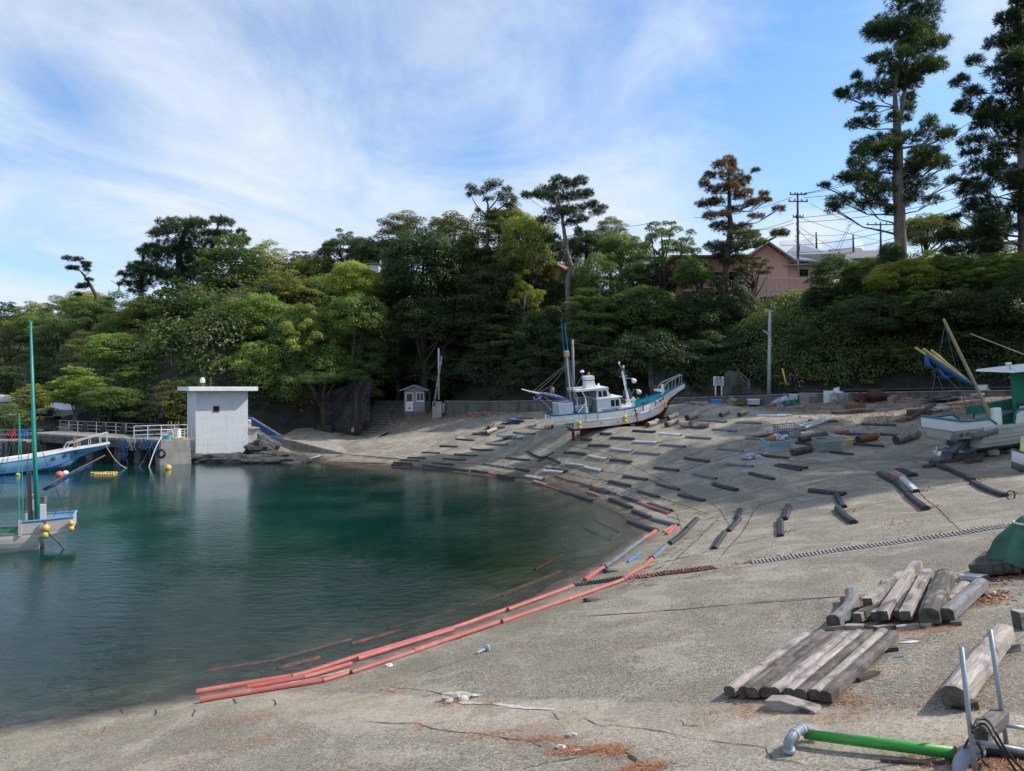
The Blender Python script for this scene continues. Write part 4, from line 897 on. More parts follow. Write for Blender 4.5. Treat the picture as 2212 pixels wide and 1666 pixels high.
# loose boards
def plank(k,x1,y1,x2,y2,w,h,mat,label,lift=0.0,name='plank',lift2=None):
    a=hitc(k,x1,y1);b=hitc(k,x2,y2);
    pr=[(-w/2,0),(-w/2,h),(w/2,h),(w/2,0)]
    a.z +=lift;b.z +=lift if lift2 is None else lift2
    o=xbeam(name,a,b,pr,mat,conform=False,n=1,twist=gnormal(a.x,a.y));o.location.z +=.01
    return setp(o,label,'plank','loose boards on the slipway')
plank('E',655,1235,850,1190,.25,.08,WOODG,'pale board leaning over a beam left of the dark brown log',.12)
plank('E',700,1232,868,1210,.3,.1,REDF,'faded red board beside the pale leaning board',.1)
plank('E',385,868,515,870,.3,.1,REDF,'faded red plank near blue box below the wall');plank('E',780,866,935,872,.3,.12,WOODN,'pale plank below the wall left of the silver tarpaulin')
plank('E',1575,975,2005,945,.3,.2,WOODD,'long black plank under tangled scrap uphill of ladder');plank('E',1710,945,1920,932,.4,.25,RUST,'rusty scrap board on the long black plank',.2)
plank('E',1760,1248,1870,1235,.5,.1,REDF,'faded red board left of the reddish log');plank('E',1530,1220,1640,1222,.3,.1,GALV,'light grey board above the yellow crate');plank('E',1610,1190,1730,1180,.4,.15,REDF,'worn reddish board above the light grey board',.1)
plank('E',808,1410,970,1385,.12,.05,WOODW,'thin pale stick below the pale blue grey crate')
plank('E',0,868,205,862,.3,.15,WOODG,'grey plank against the wall left of the blue box');plank('D',2060,1000,2250,1010,.5,.2,WOODG,'pale stacked planks below the light blue chest')
plank('H',780,1020,1245,965,.22,.18,REDF,'long dull red pipe shaped timber behind the mast');plank('H',570,1140,820,1040,.2,.18,WOODD,'black slanted timber left of the mast base',0,lift2=.35);plank('H',555,1078,790,1068,.8,.3,WOODD,'wide black timber pile left of the mast')
plank('H',810,1055,935,1040,.6,.1,PALEB,'white board on a green base left of the mast',.2);plank('H',370,1160,500,1115,.15,.1,WOODG,'thin grey stick left of the black slanted timber');plank('H',470,1150,575,1125,.3,.15,RUST,'rusty metal scrap beside the thin grey stick')
plank('H',400,960,455,932,.4,.35,REDF,'short faded red block near the brown heap');plank('H',480,935,610,925,.4,.1,REDF,'faded red flat board right of the short red block');plank('H',470,958,580,950,.2,.08,WOODG,'thin pale plank below the faded red flat board');plank('H',1155,925,1295,922,.6,.3,WOODG,'grey timber under the white chest by the wall')
plank('G',1480,305,1660,285,.3,.12,WOODD,'dark broken board behind the upper black beam');plank('G',1735,300,1870,285,.35,.15,WOODD,'dark flat board in front of the boat cradle')
plank('G',1410,340,1480,320,.3,.12,WOODD,'short dark board left of the upper black beam end')
# ---- boxes along the wall
def chest(k,x0,y0,x1,y1,D,mat,lid,label,depth=.7,cat='box',name='fish_box',group='boxes along the retaining wall',lidh=.12):
    A=at(*cv(k,x0,y1),D);B=at(*cv(k,x1,y0),D);w=B.x-A.x;h=B.z-A.z;c=Vector(((A.x+B.x)/2,D+depth/2,A.z))
    t=thing(name,label,cat,c,group);rz=R(-12);M=Matrix.Rotation(rz,3,'Z')
    MB().box(c+Vector((0,0,(h-lidh)/2)),(w*.94,depth*.94,h-lidh),M,bev=.03).build('body',mat,t)
    if lid: MB().box(c+Vector((0,0,h-lidh/2+.003)),(w,depth,lidh),M,bev=.03).build('lid',lid,t)
    return t
FOAM=M_('foam_white',(.66,.7,.7),.7,.08,4,dirt=(.4,.42,.4),dirtamt=.4);MINT=M_('mint_foam',(.4,.55,.52),.7,.1,4,dirt=(.2,.3,.28),dirtamt=.4)
chest('E',236,808,355,870,60.5,BLUEP,M_('blue_lid',(.04,.27,.6),.5),'bright blue fish box below the white notice board',.8)
chest('E',652,804,778,866,59.8,M_('pale_teal_box',(.4,.5,.52),.7,.2,4,dirt=(.12,.13,.13),dirtamt=.6),FOAM,'pale teal box with dark rubbish on its lid, by the steps',.8)
chest('D',2032,948,2160,1002,61,M_('teal_chest',(.13,.32,.38),.6,.2,4),M_('dark_lid',(.04,.045,.05),.7),'teal chest with dark lid below the wall right of the bow',.8)
chest('E',1108,750,1197,815,58.3,MINT,FOAM,'mint foam box standing on the green tarpaulin',.7)
chest('E',1480,712,1580,860,57.2,M_('fridge_white',(.6,.68,.72),.5,.06,3),None,'white fridge door shaped box standing on end by the drain chamber',.35,lidh=0)
rag(at(*cv('E',1612,775),57.4),.6,FOAM,'rounded cream foam tank behind the standing white box',31,(.75,.6,.8),'foam_tank','tank')
cr_=crate(at(*cv('E',1640,852),57.0),R(-5),1.3,.8,.75,M_('grey_beige_crate',(.4,.39,.35),.6,.15,4),'beige crate full of sticks beside the standing white box',slope=False)
plank('E',1600,800,1690,800,.2,.1,WOODW,'white stick lying on the beige crate',.6)
chest('E',1930,738,2065,815,55.6,LBLUE,LBLUE,'light blue foam box against the wall beside the brown heap',.8)
chest('H',1010,840,1140,905,53,M_('green_tarp_box',(.03,.12,.09),.7,.4,3),MINT,'mint lidded box wrapped in green tarpaulin behind the yellow mast',.8)
chest('H',1295,826,1405,898,51.5,M_('cream_box',(.4,.41,.38),.7,.3,3,dirt=(.15,.14,.12),dirtamt=.5),FOAM,'dirty cream chest right of the white bucket',.8);chest('H',1405,830,1480,898,51.8,M_('grey_box',(.28,.29,.28),.7,.3,3,dirt=(.1,.1,.09),dirtamt=.6),FOAM,'grey chest beside the green wheelhouse',.8)
c=at(*cv('H',1266,900),51.8);tub('bucket',c,.3,.36,.75,FOAM,'white bucket between the two boxes on the right','bucket')
TARP_S=M_('silver_tarpaulin',(.3,.33,.42),.45,.5,2.5,dirt=(.6,.64,.75),dirtamt=.7);TARP_G=M_('green_tarpaulin',(.015,.14,.075),.6,.45,2.5,dirt=(.05,.35,.22),dirtamt=.6)
rag(at(*cv('E',1030,855),58.6)+Vector((0,.3,.1)),.52,TARP_S,'crumpled silver tarpaulin against the wall',33,(1.1,.7,.75),'tarpaulin','tarpaulin')
rag(at(*cv('E',1145,855),58.2)+Vector((0,.3,.05)),.42,TARP_G,'bright green tarpaulin under the mint foam box',34,(1.0,.7,.75),'tarpaulin','tarpaulin')
rag(at(*cv('E',2100,790),55)+Vector((0,.2,0)),.7,M_('brown_net',(.1,.035,.03),.9,.5,9),'dark red brown net heap beside the light blue box',35,(1.5,.7,.6),'net_heap','net');rag(at(*cv('E',1910,815),55.6),.5,M_('brown_net',(.1,.035,.03)),'small red brown net heap left of the light blue box',36,(1.2,.7,.8),'net_heap','net')
rag(hitc('H',920,948)+Vector((0,0,.1)),.7,BLACK,'black net coil left of the yellow mast',37,(1.6,.8,.25),'net_heap','net')
for k_,(x,y,r) in enumerate([(480,835,.35),(60,850,.4),(560,855,.25)]):
    rag(at(*cv('E',x,y),61-k_*.4),r,[CONC,WOODD,RUST][k_],['pale stone right of the blue fish box','dark debris left of the blue fish box','rusty scrap between blue and teal boxes'][k_],40+k_,(1.6,.8,.6),'debris_heap','debris')
m=MB();pts=[Vector((x,y+.9,ledge(x)+.22)) for x,y in wp if x > 22];m.tube(pts,.13,8);solo('black_hose',m,BLACKC,'thick black hose lying along the walkway on the right','hose',smooth=True)
# notice boards
INK=M_('black_ink',(.03,.03,.035),.7,.1)
p=at(*cv('E',312,757),62.9);nb=thing('notice_board','white notice board on two white posts above the wall','sign',p)
s_=62.9/F*.3617/1.8445
for x in (279,346): q=at(*cv('E',x,757),62.9);MB().box(q+Vector((0,0,.38)),(.1,.08,.84)).build('post',WHITE2,nb)
q=at(*cv('E',312,606),62.82);wB,hB=111*s_,97*s_
MB().box(q,(wB,.06,hB),bev=.02).build('frame',WHITE2,nb);MB().box(q-Vector((0,.034,0)),(wB*.85,.01,hB*.85)).build('panel',M_('grey_panel',(.42,.46,.5),.5),nb)
text(nb,'注 意',.22,Matrix.Translation(q-WMX[nb.name].translation+Vector((0,-.045,hB*.34))) @ Matrix.Rotation(R(90),4,'X'),INK,bold=.006)
def scribble(parent,c,w,rows,h,mat,seed,M=Matrix.Identity(3)):
    rr=random.Random(seed);m=MB()
    for j in range(rows):
        x=-w/2;z=h/2-h*j/(rows-1)
        while x < w/2-.03:
            l=rr.uniform(.03,.09)
            if rr.random() < .88: m.box(c+M @ Vector((x+l/2,0,z+rr.uniform(-.004,.004))),(l*.8,.006,h/rows*rr.uniform(.3,.6)),M)
            x +=l
    m.build('small_print',mat,parent)
scribble(nb,q+Vector((0,-.043,-.1)),wB*.72,7,hB*.55,M_('grey_ink',(.16,.17,.2),.7),3)
p=hitc('A',1597,684,d0=55);sb=thing('notice_sheet','small white sign with blue writing leaning on the wall by the hut','sign',p)
MB().box(p+Vector((0,0,.42)),(1.72,.05,.95),Matrix.Rotation(R(-4),3,'Y'),bev=.01).build('panel',M_('sheet_white',(.55,.62,.7),.5,.05),sb)
scribble(sb,p+Vector((.02,-.04,.52)),1.5,3,.42,M_('blue_ink',(.06,.12,.3),.7),5,Matrix.Rotation(R(-4),3,'Y'));scribble(sb,p+Vector((.0,-.04,.1)),1.5,2,.06,INK,6,Matrix.Rotation(R(-4),3,'Y'))
# hut
hx=at(*cv('A',1228,700),77.5);hr=at(*cv('A',1390,703),77.5);hw=hr.x-hx.x
h0=thing('ticket_hut','small grey gabled hut with white door beside the dark steps','building',Vector((hx.x,77.5,hx.z-.1)))
HW=M_('hut_board',(.27,.25,.26),.8,.15,2,dirt=(.12,.11,.11),dirtamt=.7,stretch=(2,2,.4));base=hx.z-.1
dp=2.6;hh=2.6;pk=.42
m=MB();vs=[(0,0,.3),(hw,0,.3),(hw,0,hh),(hw/2,0,hh+pk),(0,0,hh),(0,dp,.3),(hw+.35,dp,.3),(hw+.35,dp,hh),(hw/2,dp,hh+pk),(0,dp,hh)]
m.add(vs,[(0,1,2,3,4),(5,9,8,7,6),(1,6,7,2),(0,4,9,5)]);m.build('wall',HW,h0,local=True)
MB().box((hw/2+.12,dp/2,-.25),(hw+.3,dp+.1,1.1)).build('plinth',CONCD,h0,local=True)
rm=M_('hut_roof',(.14,.12,.11),.8,.3,4);rt=thing_=MB();
for sgn in (-1,1):
    vs=[]
    for y_ in (-.35,dp+.3):
        for zz in (0,.09): vs +=[(hw/2,y_,hh+pk+.02+zz),(hw/2+sgn*(hw/2+.42),y_,hh-.12+zz)]
    rt.add(vs,[(0,1,3,2),(4,6,7,5),(2,3,7,6),(0,4,5,1),(1,5,7,3),(0,2,6,4)])
rt.build('roof',rm,h0,local=True)
m=MB()
for sgn in (-1,1): m.prism([(-.03,-.06),(.03,-.06),(.03,.06),(-.03,.06)],[(hw/2,-.37,hh+pk+.03),(hw/2+sgn*(hw/2+.42),-.37,hh-.1)])
m.build('bargeboard',M_('pale_trim',(.34,.31,.3),.7),h0,local=True)
dr=MB().box((.55,-.015,1.32),(.78,.05,1.95)).build('door',WHITE,h0,local=True)
MB().box((.55,-.05,1.78),(.62,.02,.82)).build('pane',DGLASS,dr,local=True);MB().box((.25,-.07,1.35),(.1,.03,.03)).build('handle',GALV,dr,local=True)
m=MB();m.add([(.34,-.046,.6),(.5,-.046,.55),(.72,-.046,.6),(.8,-.046,.55),(.62,-.046,.85),(.5,-.046,.8)],[(0,1,2,3,4,5)]);m.build('peeled_patch',M_('peeled',(.2,.2,.21),.8),dr,local=True)
for x0 in (1.28,):
    w=MB().box((x0+.38,-.01,1.85),(.8,.05,.92)).build('window',WHITE,h0,local=True);m=MB();m.box((x0+.2,-.04,1.86),(.32,.02,.78));m.box((x0+.57,-.04,1.86),(.32,.02,.78));m.build('pane',DGLASS,w,local=True)
    MB().box((x0+.38,-.05,1.36),(.9,.12,.05)).build('sill',WHITE,w,local=True)
w=MB().box((hw+.14,.95,1.85),(.05,1.3,.9),Matrix.Rotation(R(-7.5),3,'Z')).build('window',M_('brown_frame',(.12,.08,.06)),h0,local=True)
MB().box((hw+.18,.95,1.85),(.05,1.1,.76),Matrix.Rotation(R(-7.5),3,'Z')).build('pane',DGLASS,w,local=True)
# poles near the hut
def pole(name,label,pts,r0,r1,mat,cat='pole',group=None): return solo(name,MB().tube(pts,[r0+(r1-r0)*i/(len(pts)-1) for i in range(len(pts))],8),mat,label,cat,group,smooth=True)
pole('flag_pole','straight white pole rising beside the hut',[at(*cv('A',1505,590),74),at(*cv('A',1504,178),74)],.09,.08,M_('pole_white',(.48,.5,.55),.5),'pole')
pole('leaning_pole','leaning grey wooden pole crossing the straight white pole',[at(*cv('A',1466,640),73.8),at(*cv('A',1528,240),73.5)],.12,.09,WOODG,'pole')
pole('utility_pole','thin grey pole standing behind the white boat cabin',[at(*cv('D',792,960),64.5),at(*cv('D',778,285),64.5)],.13,.1,concrete('pole_concrete',(.28,.28,.29),(.14,.14,.14),.4),'pole')
lp=thing('lamp_pole','tall pale lamp pole right of the wooden stair','lamp pole',at(*cv('E',868,745),62))
PC=concrete('pole_pale',(.42,.43,.46),(.25,.25,.26),.4)
a=at(*cv('E',868,745),62);b=at(1663,672,62);MB().tube([a,a.lerp(b,.5),b],[.17,.14,.11],10).build('pole',PC,lp,smooth=True)
q=at(1662,719,62);MB().tube([q,at(*cv('E',830,55),61.6)],.045,6).build('arm',GALV,lp);MB().box(at(*cv('E',845,78),61.6),(.75,.16,.1),Matrix.Rotation(R(38),3,'Y')).build('lamp_head',M_('lamp_grey',(.35,.36,.38),.5),lp)
MB().box(b+Vector((-.1,0,.02)),(.7,.1,.08)).build('crossarm',GALV,lp)
def wire(pts,sag,label,r=.02,group='overhead cables',n=16,mat=None):
    m=MB()
    for a,b in zip(pts[:-1],pts[1:]): m.tube([a.lerp(b,i/n)-Vector((0,0,sag*4*(i/n)*(1-i/n))) for i in range(n+1)],r,4)
    return solo('cable',m,mat or BLACKC,label,'cable',group)
wire([at(*cv('D',780,320),64.5),at(*cv('E',865,40),62)],1.2,'dark cable sagging between the thin pole and the lamp pole',.025);wire([at(*cv('A',1528,250),73.5),at(*cv('D',780,320),64.5)],.8,'thin cable from the leaning pole to the thin pole',.02)
# wooden rail and steps right of the notice board
ws=thing('wooden_stair','narrow dark stair climbing the bank beside a wooden handrail','stairs',at(*cv('E',700,745),62.5))
for i in range(12):
    f=i/12;x=705-f*75;y=735-f*255;D=62.6+f*5.5;c=at(*cv('E',x,y),D);MB().box(c,(1.9-.6*f,.55,.22)).build('step',concrete('stair_step',(.09,.082,.072),(.03,.028,.026),.8),ws)
RW=M_('rail_wood',(.13,.1,.1),.8,.3,5)
hr_=thing('handrail','brown wooden handrail descending beside the narrow stair','handrail',at(*cv('E',645,690),62))
for (x,y,h,D) in [(475,522,105,66),(565,605,95,64),(648,692,112,62)]:
    MB().tube([at(*cv('E',x,y),D),at(*cv('E',x,y-h),D)],.1,6).build('post',RW,hr_)
for dy in (0,45):
    MB().tube([at(*cv('E',475,440+dy),66),at(*cv('E',648,602+dy),62)],.07,6).build('rail',RW,hr_)
c=at(*cv('E',512,745),63.5);solo('mossy_mound',MB().rock(c+Vector((0,.9,.3)),1.0,44,3,(1.0,.6,1.75),.2),concrete('mossy_concrete',(.09,.088,.075),(.045,.05,.012),.8),'mossy concrete mound at the foot of the wooden handrail','mound')
plank('E',655,748,800,748,.5,.18,CONC,'pale stone threshold at the foot of the narrow stair',.0) if False else None
# yellow pole
pole('yellow_pole','leaning yellow pole beside the two divers',[at(*cv('E',1060,645),60.5),at(*cv('E',1015,465),60.8)],.09,.06,M_('yellow_paint',(.65,.42,.06),.5),'pole')
# trestle on the apron, black tyres, debris
tr_=thing('road_barrier','small red and white striped wooden barrier on the apron','barrier',at(*cv('A',270,880),75.5));OM=M_('barrier_orange',(.45,.12,.05),.7,.2)
for x in (238,302): MB().box(at(*cv('A',x,846),75.4),(.2,.12,1.45)).build('post',OM,tr_)
for y,h in ((820,.2),(852,.16)):
    for k in range(6): MB().box(at(*cv('A',243+k*11,y),75.3),(.25,.06,h)).build('stripe',[OM,M_('barrier_white',(.5,.46,.42),.7)][k % 2 if y < 830 else 0],tr_)
m=MB();q=at(*cv('A',583,868),75.3);[torus(m,q+Vector((dx,0,.12+.23*k)),.4,.13,'Z') for k in range(4) for dx in (-.5,.5)]
solo('tyre_stack',m,BLACK,'two dark stacks of tyres at the cliff foot on the apron','tyres',smooth=True)
m=MB();q=at(*cv('A',832,862),75.3);m.rock(q+Vector((0,0,.3)),.4,5,2);solo('stone_block',m,CONCL,'pale stone block at the foot of the dark steps','stone')
for k,(pts,r) in enumerate([([(440,1082),(490,1068),(555,1048)],.12),([(400,1085),(470,1080),(520,1062)],.09),([(520,1070),(560,1055),(600,1040)],.07)]):
    m=MB();m.tube([at(*cv('A',x,y),60.3)+Vector((0,0,.1)) for x,y in pts],[r,r*.8,r*.5],6);solo('driftwood',m,WOODW if k < 2 else WOODG,['thick bleached driftwood branch at the water beside the rocks','low bleached driftwood branch under the thick one','thin grey driftwood branch at the slipway foot'][k],'driftwood',smooth=True)
# -- drain grating, joints, cracks
gp=[hitc('G',x,y) for x,y in [(0,1112),(400,1055),(820,997),(1240,938),(1700,880),(2090,822),(2300,795)]]
dr_=thing('drain_grating','long galvanised drain grating running across the near slope','drain',gp[0])
def along(pts,step):
    o=[];carry=0
    for a,b in zip(pts[:-1],pts[1:]):
        L=(b-a).length;s=carry
        while s < L: o.append((a.lerp(b,s/L),(b-a).normalized()));s +=step
        carry=s-L
    return o
def lay(p,up=.0): return Vector((p.x,p.y,zs1(p.x,p.y)+hn(p.x,p.y,.35,5)*.035+hn(p.x,p.y,1.4,9)*.012+up))
m=MB();pr=[(-.26,-.06),(.26,-.06),(.26,.012),(-.26,.012)];pp=[lay(p) for p,_ in along(gp,.5)];m.prism(pr,pp);m.build('channel',M_('channel_grey',(.07,.065,.058),.9),dr_)
for s in (-.28,.28): MB().prism([(s-.05,-.05),(s+.05,-.05),(s+.05,.022),(s-.05,.022)],pp).build('kerb',CONCL,dr_)
GR=M_('grating_steel',(.34,.33,.3),.5,.2,5,metal=.2,dirt=(.2,.1,.06),dirtamt=.4)
m=MB()
for s in (-.2,-.07,.07,.2): m.prism([(s-.012,.013),(s+.012,.013),(s+.012,.028),(s-.012,.028)],pp)
for p,t in along(gp,.1): q=lay(p,.034);n_=Vector((t.y,-t.x,0)).normalized();m.prism([(-.022,-.016),(.022,-.016),(.022,.014),(-.022,.014)],[q-n_*.23,q+n_*.23])
m.build('grate',GR,dr_)
gp2=[hitc('B',x,y) for x,y in [(1690,1130),(1500,1155),(1250,1185),(1050,1205)]];gp3=[hitc('B',x,y) for x,y in [(1000,1215),(800,1245),(575,1275)]]
for g_,lb in ((gp2,'rusty mesh drain cover covered with pine needles, above the red rail'),(gp3,'dark mesh drain cover between the two red rails')):
    dd=thing('drain_grating',lb,'drain',g_[0]);pp=[lay(p) for p,_ in along(g_,.4)];MB().prism(pr,pp).build('channel',DARK,dd);m=MB()
    for p,t in along(g_,.1): q=lay(p,.03);n_=Vector((t.y,-t.x,0)).normalized();m.prism([(-.02,-.012),(.02,-.012),(.02,.01),(-.02,.01)],[q-n_*.24-t*.1,q+n_*.24+t*.1])
    m.build('grate',RUST if g_ is gp2 else BLACK,dd)
JM=M_('joint_dirt',(.03,.026,.022),.95,.3,objvar=False)
def ribbon(m,pts,w,wob,step=.08,seed=0,up=.006,taper=True):
    P_=along(pts,step);vs=[];n=len(P_)
    for i,(p,t) in enumerate(P_):
        n_=Vector((t.y,-t.x,0)).normalized();j=mnoise.noise(Vector((i*step*2.3,seed,0)))*wob+mnoise.noise(Vector((i*step*9,seed,4)))*wob*.4
        ww=w*(.35+.9*abs(mnoise.noise(Vector((i*step*3,seed,9)))))*(1 if not taper else min(1,.2+4*min(i,n-1-i)/n))
        c=p+n_*j;vs +=[lay(c-n_*ww,up),lay(c+n_*ww,up)]
    m.add(vs,[(2*i,2*i+1,2*i+3,2*i+2) for i in range(n-1)])
m=MB();JT=[('G',[(0,835),(340,770)]),('G',[(0,1440),(920,1375),(1500,1340),(2260,1288)]),('G',[(1270,450),(1500,660),(1690,850)]),('G',[(1060,362),(700,325),(330,285),(0,232)]),('G',[(1060,362),(1270,450)]),
    ('G',[(1060,385),(700,480),(450,550),(50,640),(0,700)]),('G',[(1240,355),(1440,315),(1690,262)]),('G',[(560,725),(760,680),(1220,588)]),('G',[(1480,530),(1900,440),(2260,375)]),('G',[(560,230),(350,270)]),('G',[(0,30),(600,40),(1400,52)]),
    ('B',[(2030,645),(2212,600)]),('B',[(2030,645),(1900,880),(1710,1090)]),('B',[(1960,665),(1500,545),(1190,430),(800,360),(400,300),(0,250)]),('B',[(1740,722),(1500,640),(1000,480),(520,370),(0,290)]),('B',[(1740,722),(1610,860),(1450,1010),(1310,1150)]),('B',[(1260,838),(1000,720),(700,590)]),('B',[(1500,778),(1300,700),(1100,620)]),('B',[(1190,430),(1300,400),(2212,165)]),('B',[(800,260),(1150,160),(1700,60),(2212,10)]),('B',[(0,240),(300,165),(640,60)]),
    ('B',[(700,1525),(1300,1475),(2212,1405)]),('B',[(1130,1275),(1300,1262)]),('B',[(1380,1170),(1900,1120)]),('B',[(1360,1245),(1700,1165),(2212,1090)]),('B',[(1050,1150),(2212,870)]),('B',[(1700,770),(2030,680)]),
    ('A',[(720,1000),(1000,845),(1230,700)]),('A',[(780,995),(1500,1020),(2212,1120)]),('A',[(620,1050),(1200,1075),(1700,1110),(2212,1190)]),('A',[(1050,882),(1700,890)]),
    ('K',[(0,290),(600,255),(1140,205)]),('L',[(1450,330),(2212,270)])]
for i,(k,pts) in enumerate(JT): ribbon(m,[hitc(k,x,y) for x,y in pts],.035,.03,.12,i*3.1)
struct('expansion_joints',m,JM)
m=MB();CR=[('L',[(50,985),(250,1000),(390,1010),(550,1050),(750,1065),(900,1085),(980,1105),(1090,1105),(1160,1130),(1200,1150),(1290,1140)],.022),('L',[(1290,1140),(1400,1150),(1560,1150),(1660,1140),(1700,1170),(1790,1240),(1980,1299)],.035),('L',[(1380,980),(1460,970),(1580,1020),(1650,1015),(1800,1030),(2000,1065),(2212,1105)],.012),
    ('L',[(1260,940),(1290,975),(1320,990)],.012),('L',[(1080,1290),(1220,1255),(1450,1205)],.014),('K',[(0,1185),(260,1215),(380,1230),(470,1250),(490,1330),(660,1340),(850,1390)],.012),('L',[(230,770),(380,785),(560,810),(600,825)],.02),('L',[(145,800),(230,795),(300,815)],.015),('L',[(370,720),(540,660),(640,625),(790,570)],.014),
    ('M',[(985,905),(975,970)],.02),('M',[(1225,910),(1215,965)],.02),('M',[(770,905),(770,940)],.02),('M',[(660,1030),(640,1075)],.01),('M',[(1465,845),(1485,880)],.02),('M',[(1715,850),(1745,885)],.02),('L',[(2085,970),(2110,1010),(2212,1015)],.01)]
for i,(k,pts,w) in enumerate(CR): ribbon(m,[hitc(k,x,y) for x,y in pts],w,.05,.03,50+i*2.7,.008)
struct('cracks',m,JM)
# pale mortar strip and worn foreground slab edge
m=MB();ribbon(m,[hitc('L',x,y) for x,y in [(680,868),(900,890),(1100,915),(1290,925)]],.085,.02,.05,3,.01,False);struct('mortar_strip',m,M_('mortar',(.5,.47,.43),.9,.15,6,objvar=False))
m=MB();ribbon(m,[hitc('M',x,y) for x,y in [(1690,775),(1900,735),(2212,665)]],.05,.0,.06,1,.03,False);struct('mortar_strip',m,M_('mortar'))
m=MB();ribbon(m,[hitc('K',x,y) for x,y in [(1365,535),(1450,527),(1530,520)]],.07,.02,.05,3,.01);struct('paint_splash',m,WHITE2);m=MB();ribbon(m,[hitc('K',x,y) for x,y in [(1325,628),(1370,625),(1415,622)]],.06,.02,.05,8,.01);struct('paint_splash',m,M_('blue_splash',(.1,.3,.55),.8))
# rows of small anchor slots near the water
m=MB()
for row in (1.1,2.7,4.9):
    pass
for x0,y0,x1,y1,n_ in [(790,1005,2100,1085,42),(1180,1040,2150,1180,32)]:
    for i in range(n_):
        p=hitc('A',x0+(x1-x0)*i/n_,y0+(y1-y0)*(i/n_)**1.7+random.uniform(-8,8));ribbon(m,[p,p+Vector((.28,.12,0))],.045,0,.1,i,.008,False)
for x0,y0,x1,y1,n_ in [(0,290,1700,760,40),(150,370,1500,740,30),(1700,760,1050,1290,18),(1450,900,900,1330,16),(1600,700,1200,560,10)]:
    for i in range(n_):
        f=i/n_;p=hitc('B',x0+(x1-x0)*f+random.uniform(-6,6),y0+(y1-y0)*f-60*math.sin(math.pi*f)*(1 if x1 > x0 else 0)+random.uniform(-6,6));ribbon(m,[p,p+Vector((.22,.1,0))],.04,0,.08,i,.008,False)
struct('anchor_slots',m,DARK)
# -- vegetation
LEAF=leaf_mat()
BARK=bark_mat('pine_bark',(.09,.07,.06),(.26,.21,.185));BARKD=bark_mat('dark_bark',(.03,.025,.02),(.1,.085,.07))
def quads(name,pos,ax,sd,L,Wd,tint,mat=LEAF):
    """diamond leaves: pos Nx3 base, ax unit direction, sd unit side vector"""
    N_=len(pos);L=np.broadcast_to(L,N_)[:,None];Wd=np.broadcast_to(Wd,N_)[:,None]
    v=np.stack([pos,pos+ax*L*.45+sd*Wd*.5,pos+ax*L,pos+ax*L*.45-sd*Wd*.5],1).reshape(-1,3)
    me=bpy.data.meshes.new(name);me.vertices.add(4*N_);me.vertices.foreach_set('co',v.ravel())
    me.loops.add(4*N_);me.loops.foreach_set('vertex_index',np.arange(4*N_));me.polygons.add(N_)
    me.polygons.foreach_set('loop_start',np.arange(0,4*N_,4));me.polygons.foreach_set('loop_total',np.full(N_,4))
    t=me.attributes.new('tint','FLOAT','FACE');t.data.foreach_set('value',np.clip(tint,0,1));me.materials.append(mat);me.update(calc_edges=True);me.validate();return me
def unit(v): return v/np.maximum(np.linalg.norm(v,axis=-1,keepdims=True),1e-9)
def rdir(n): return unit(RNG.normal(size=(n,3)))
def leafset(cen,out,spread=.6):
    """leaf axes: roughly along the surface, normal roughly outwards"""
    n=len(cen);nr=unit(out+rdir(n)*spread);a=unit(np.cross(nr,rdir(n)));s=unit(np.cross(nr,a));return a,s
def lump_leaves(lumps,dens,size,asp=.55,updown=.35):
    P_=[];O_=[];T_=[]
    for c,r,fl in lumps:
        n=max(8,int(dens*r*r));d=rdir(n);d[:,2]=np.where(d[:,2] < -updown,-d[:,2],d[:,2])
        rad=r*(.72+.36*RNG.random(n)**.6)*(1+.18*np.sin(d[:,0]*7+c[0]*9)*np.cos(d[:,1]*6+c[1]*7))
        P_.append(np.array(c)+d*rad[:,None]*np.array([1,1,fl]));O_.append(unit(d*np.array([1,1,1/fl])+np.array([0,0,.35])))
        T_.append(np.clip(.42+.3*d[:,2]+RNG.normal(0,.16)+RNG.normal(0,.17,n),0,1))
    P_=np.concatenate(P_);O_=np.concatenate(O_);T_=np.concatenate(T_);a,s=leafset(P_,O_)
    L=size*(.7+.6*RNG.random(len(P_)));return P_,a,s,L,L*asp,T_
def tufts(P_,O_,L,nb=8,wd=.12,T_=None):
    """needle tufts: nb blades fanning around the outward direction"""
    n=len(P_);p=np.repeat(P_,nb,0);o=np.repeat(O_,nb,0);a=unit(o*.75+rdir(n*nb)*.85);s=unit(np.cross(a,rdir(n*nb)))
    Ls=np.repeat(np.broadcast_to(L,n),nb)*(.7+.5*RNG.random(n*nb));t=np.repeat(T_ if T_ is not None else np.full(n,.4),nb)+RNG.normal(0,.12,n*nb)
    return p,a,s,Ls,Ls*wd+.0*Ls,t
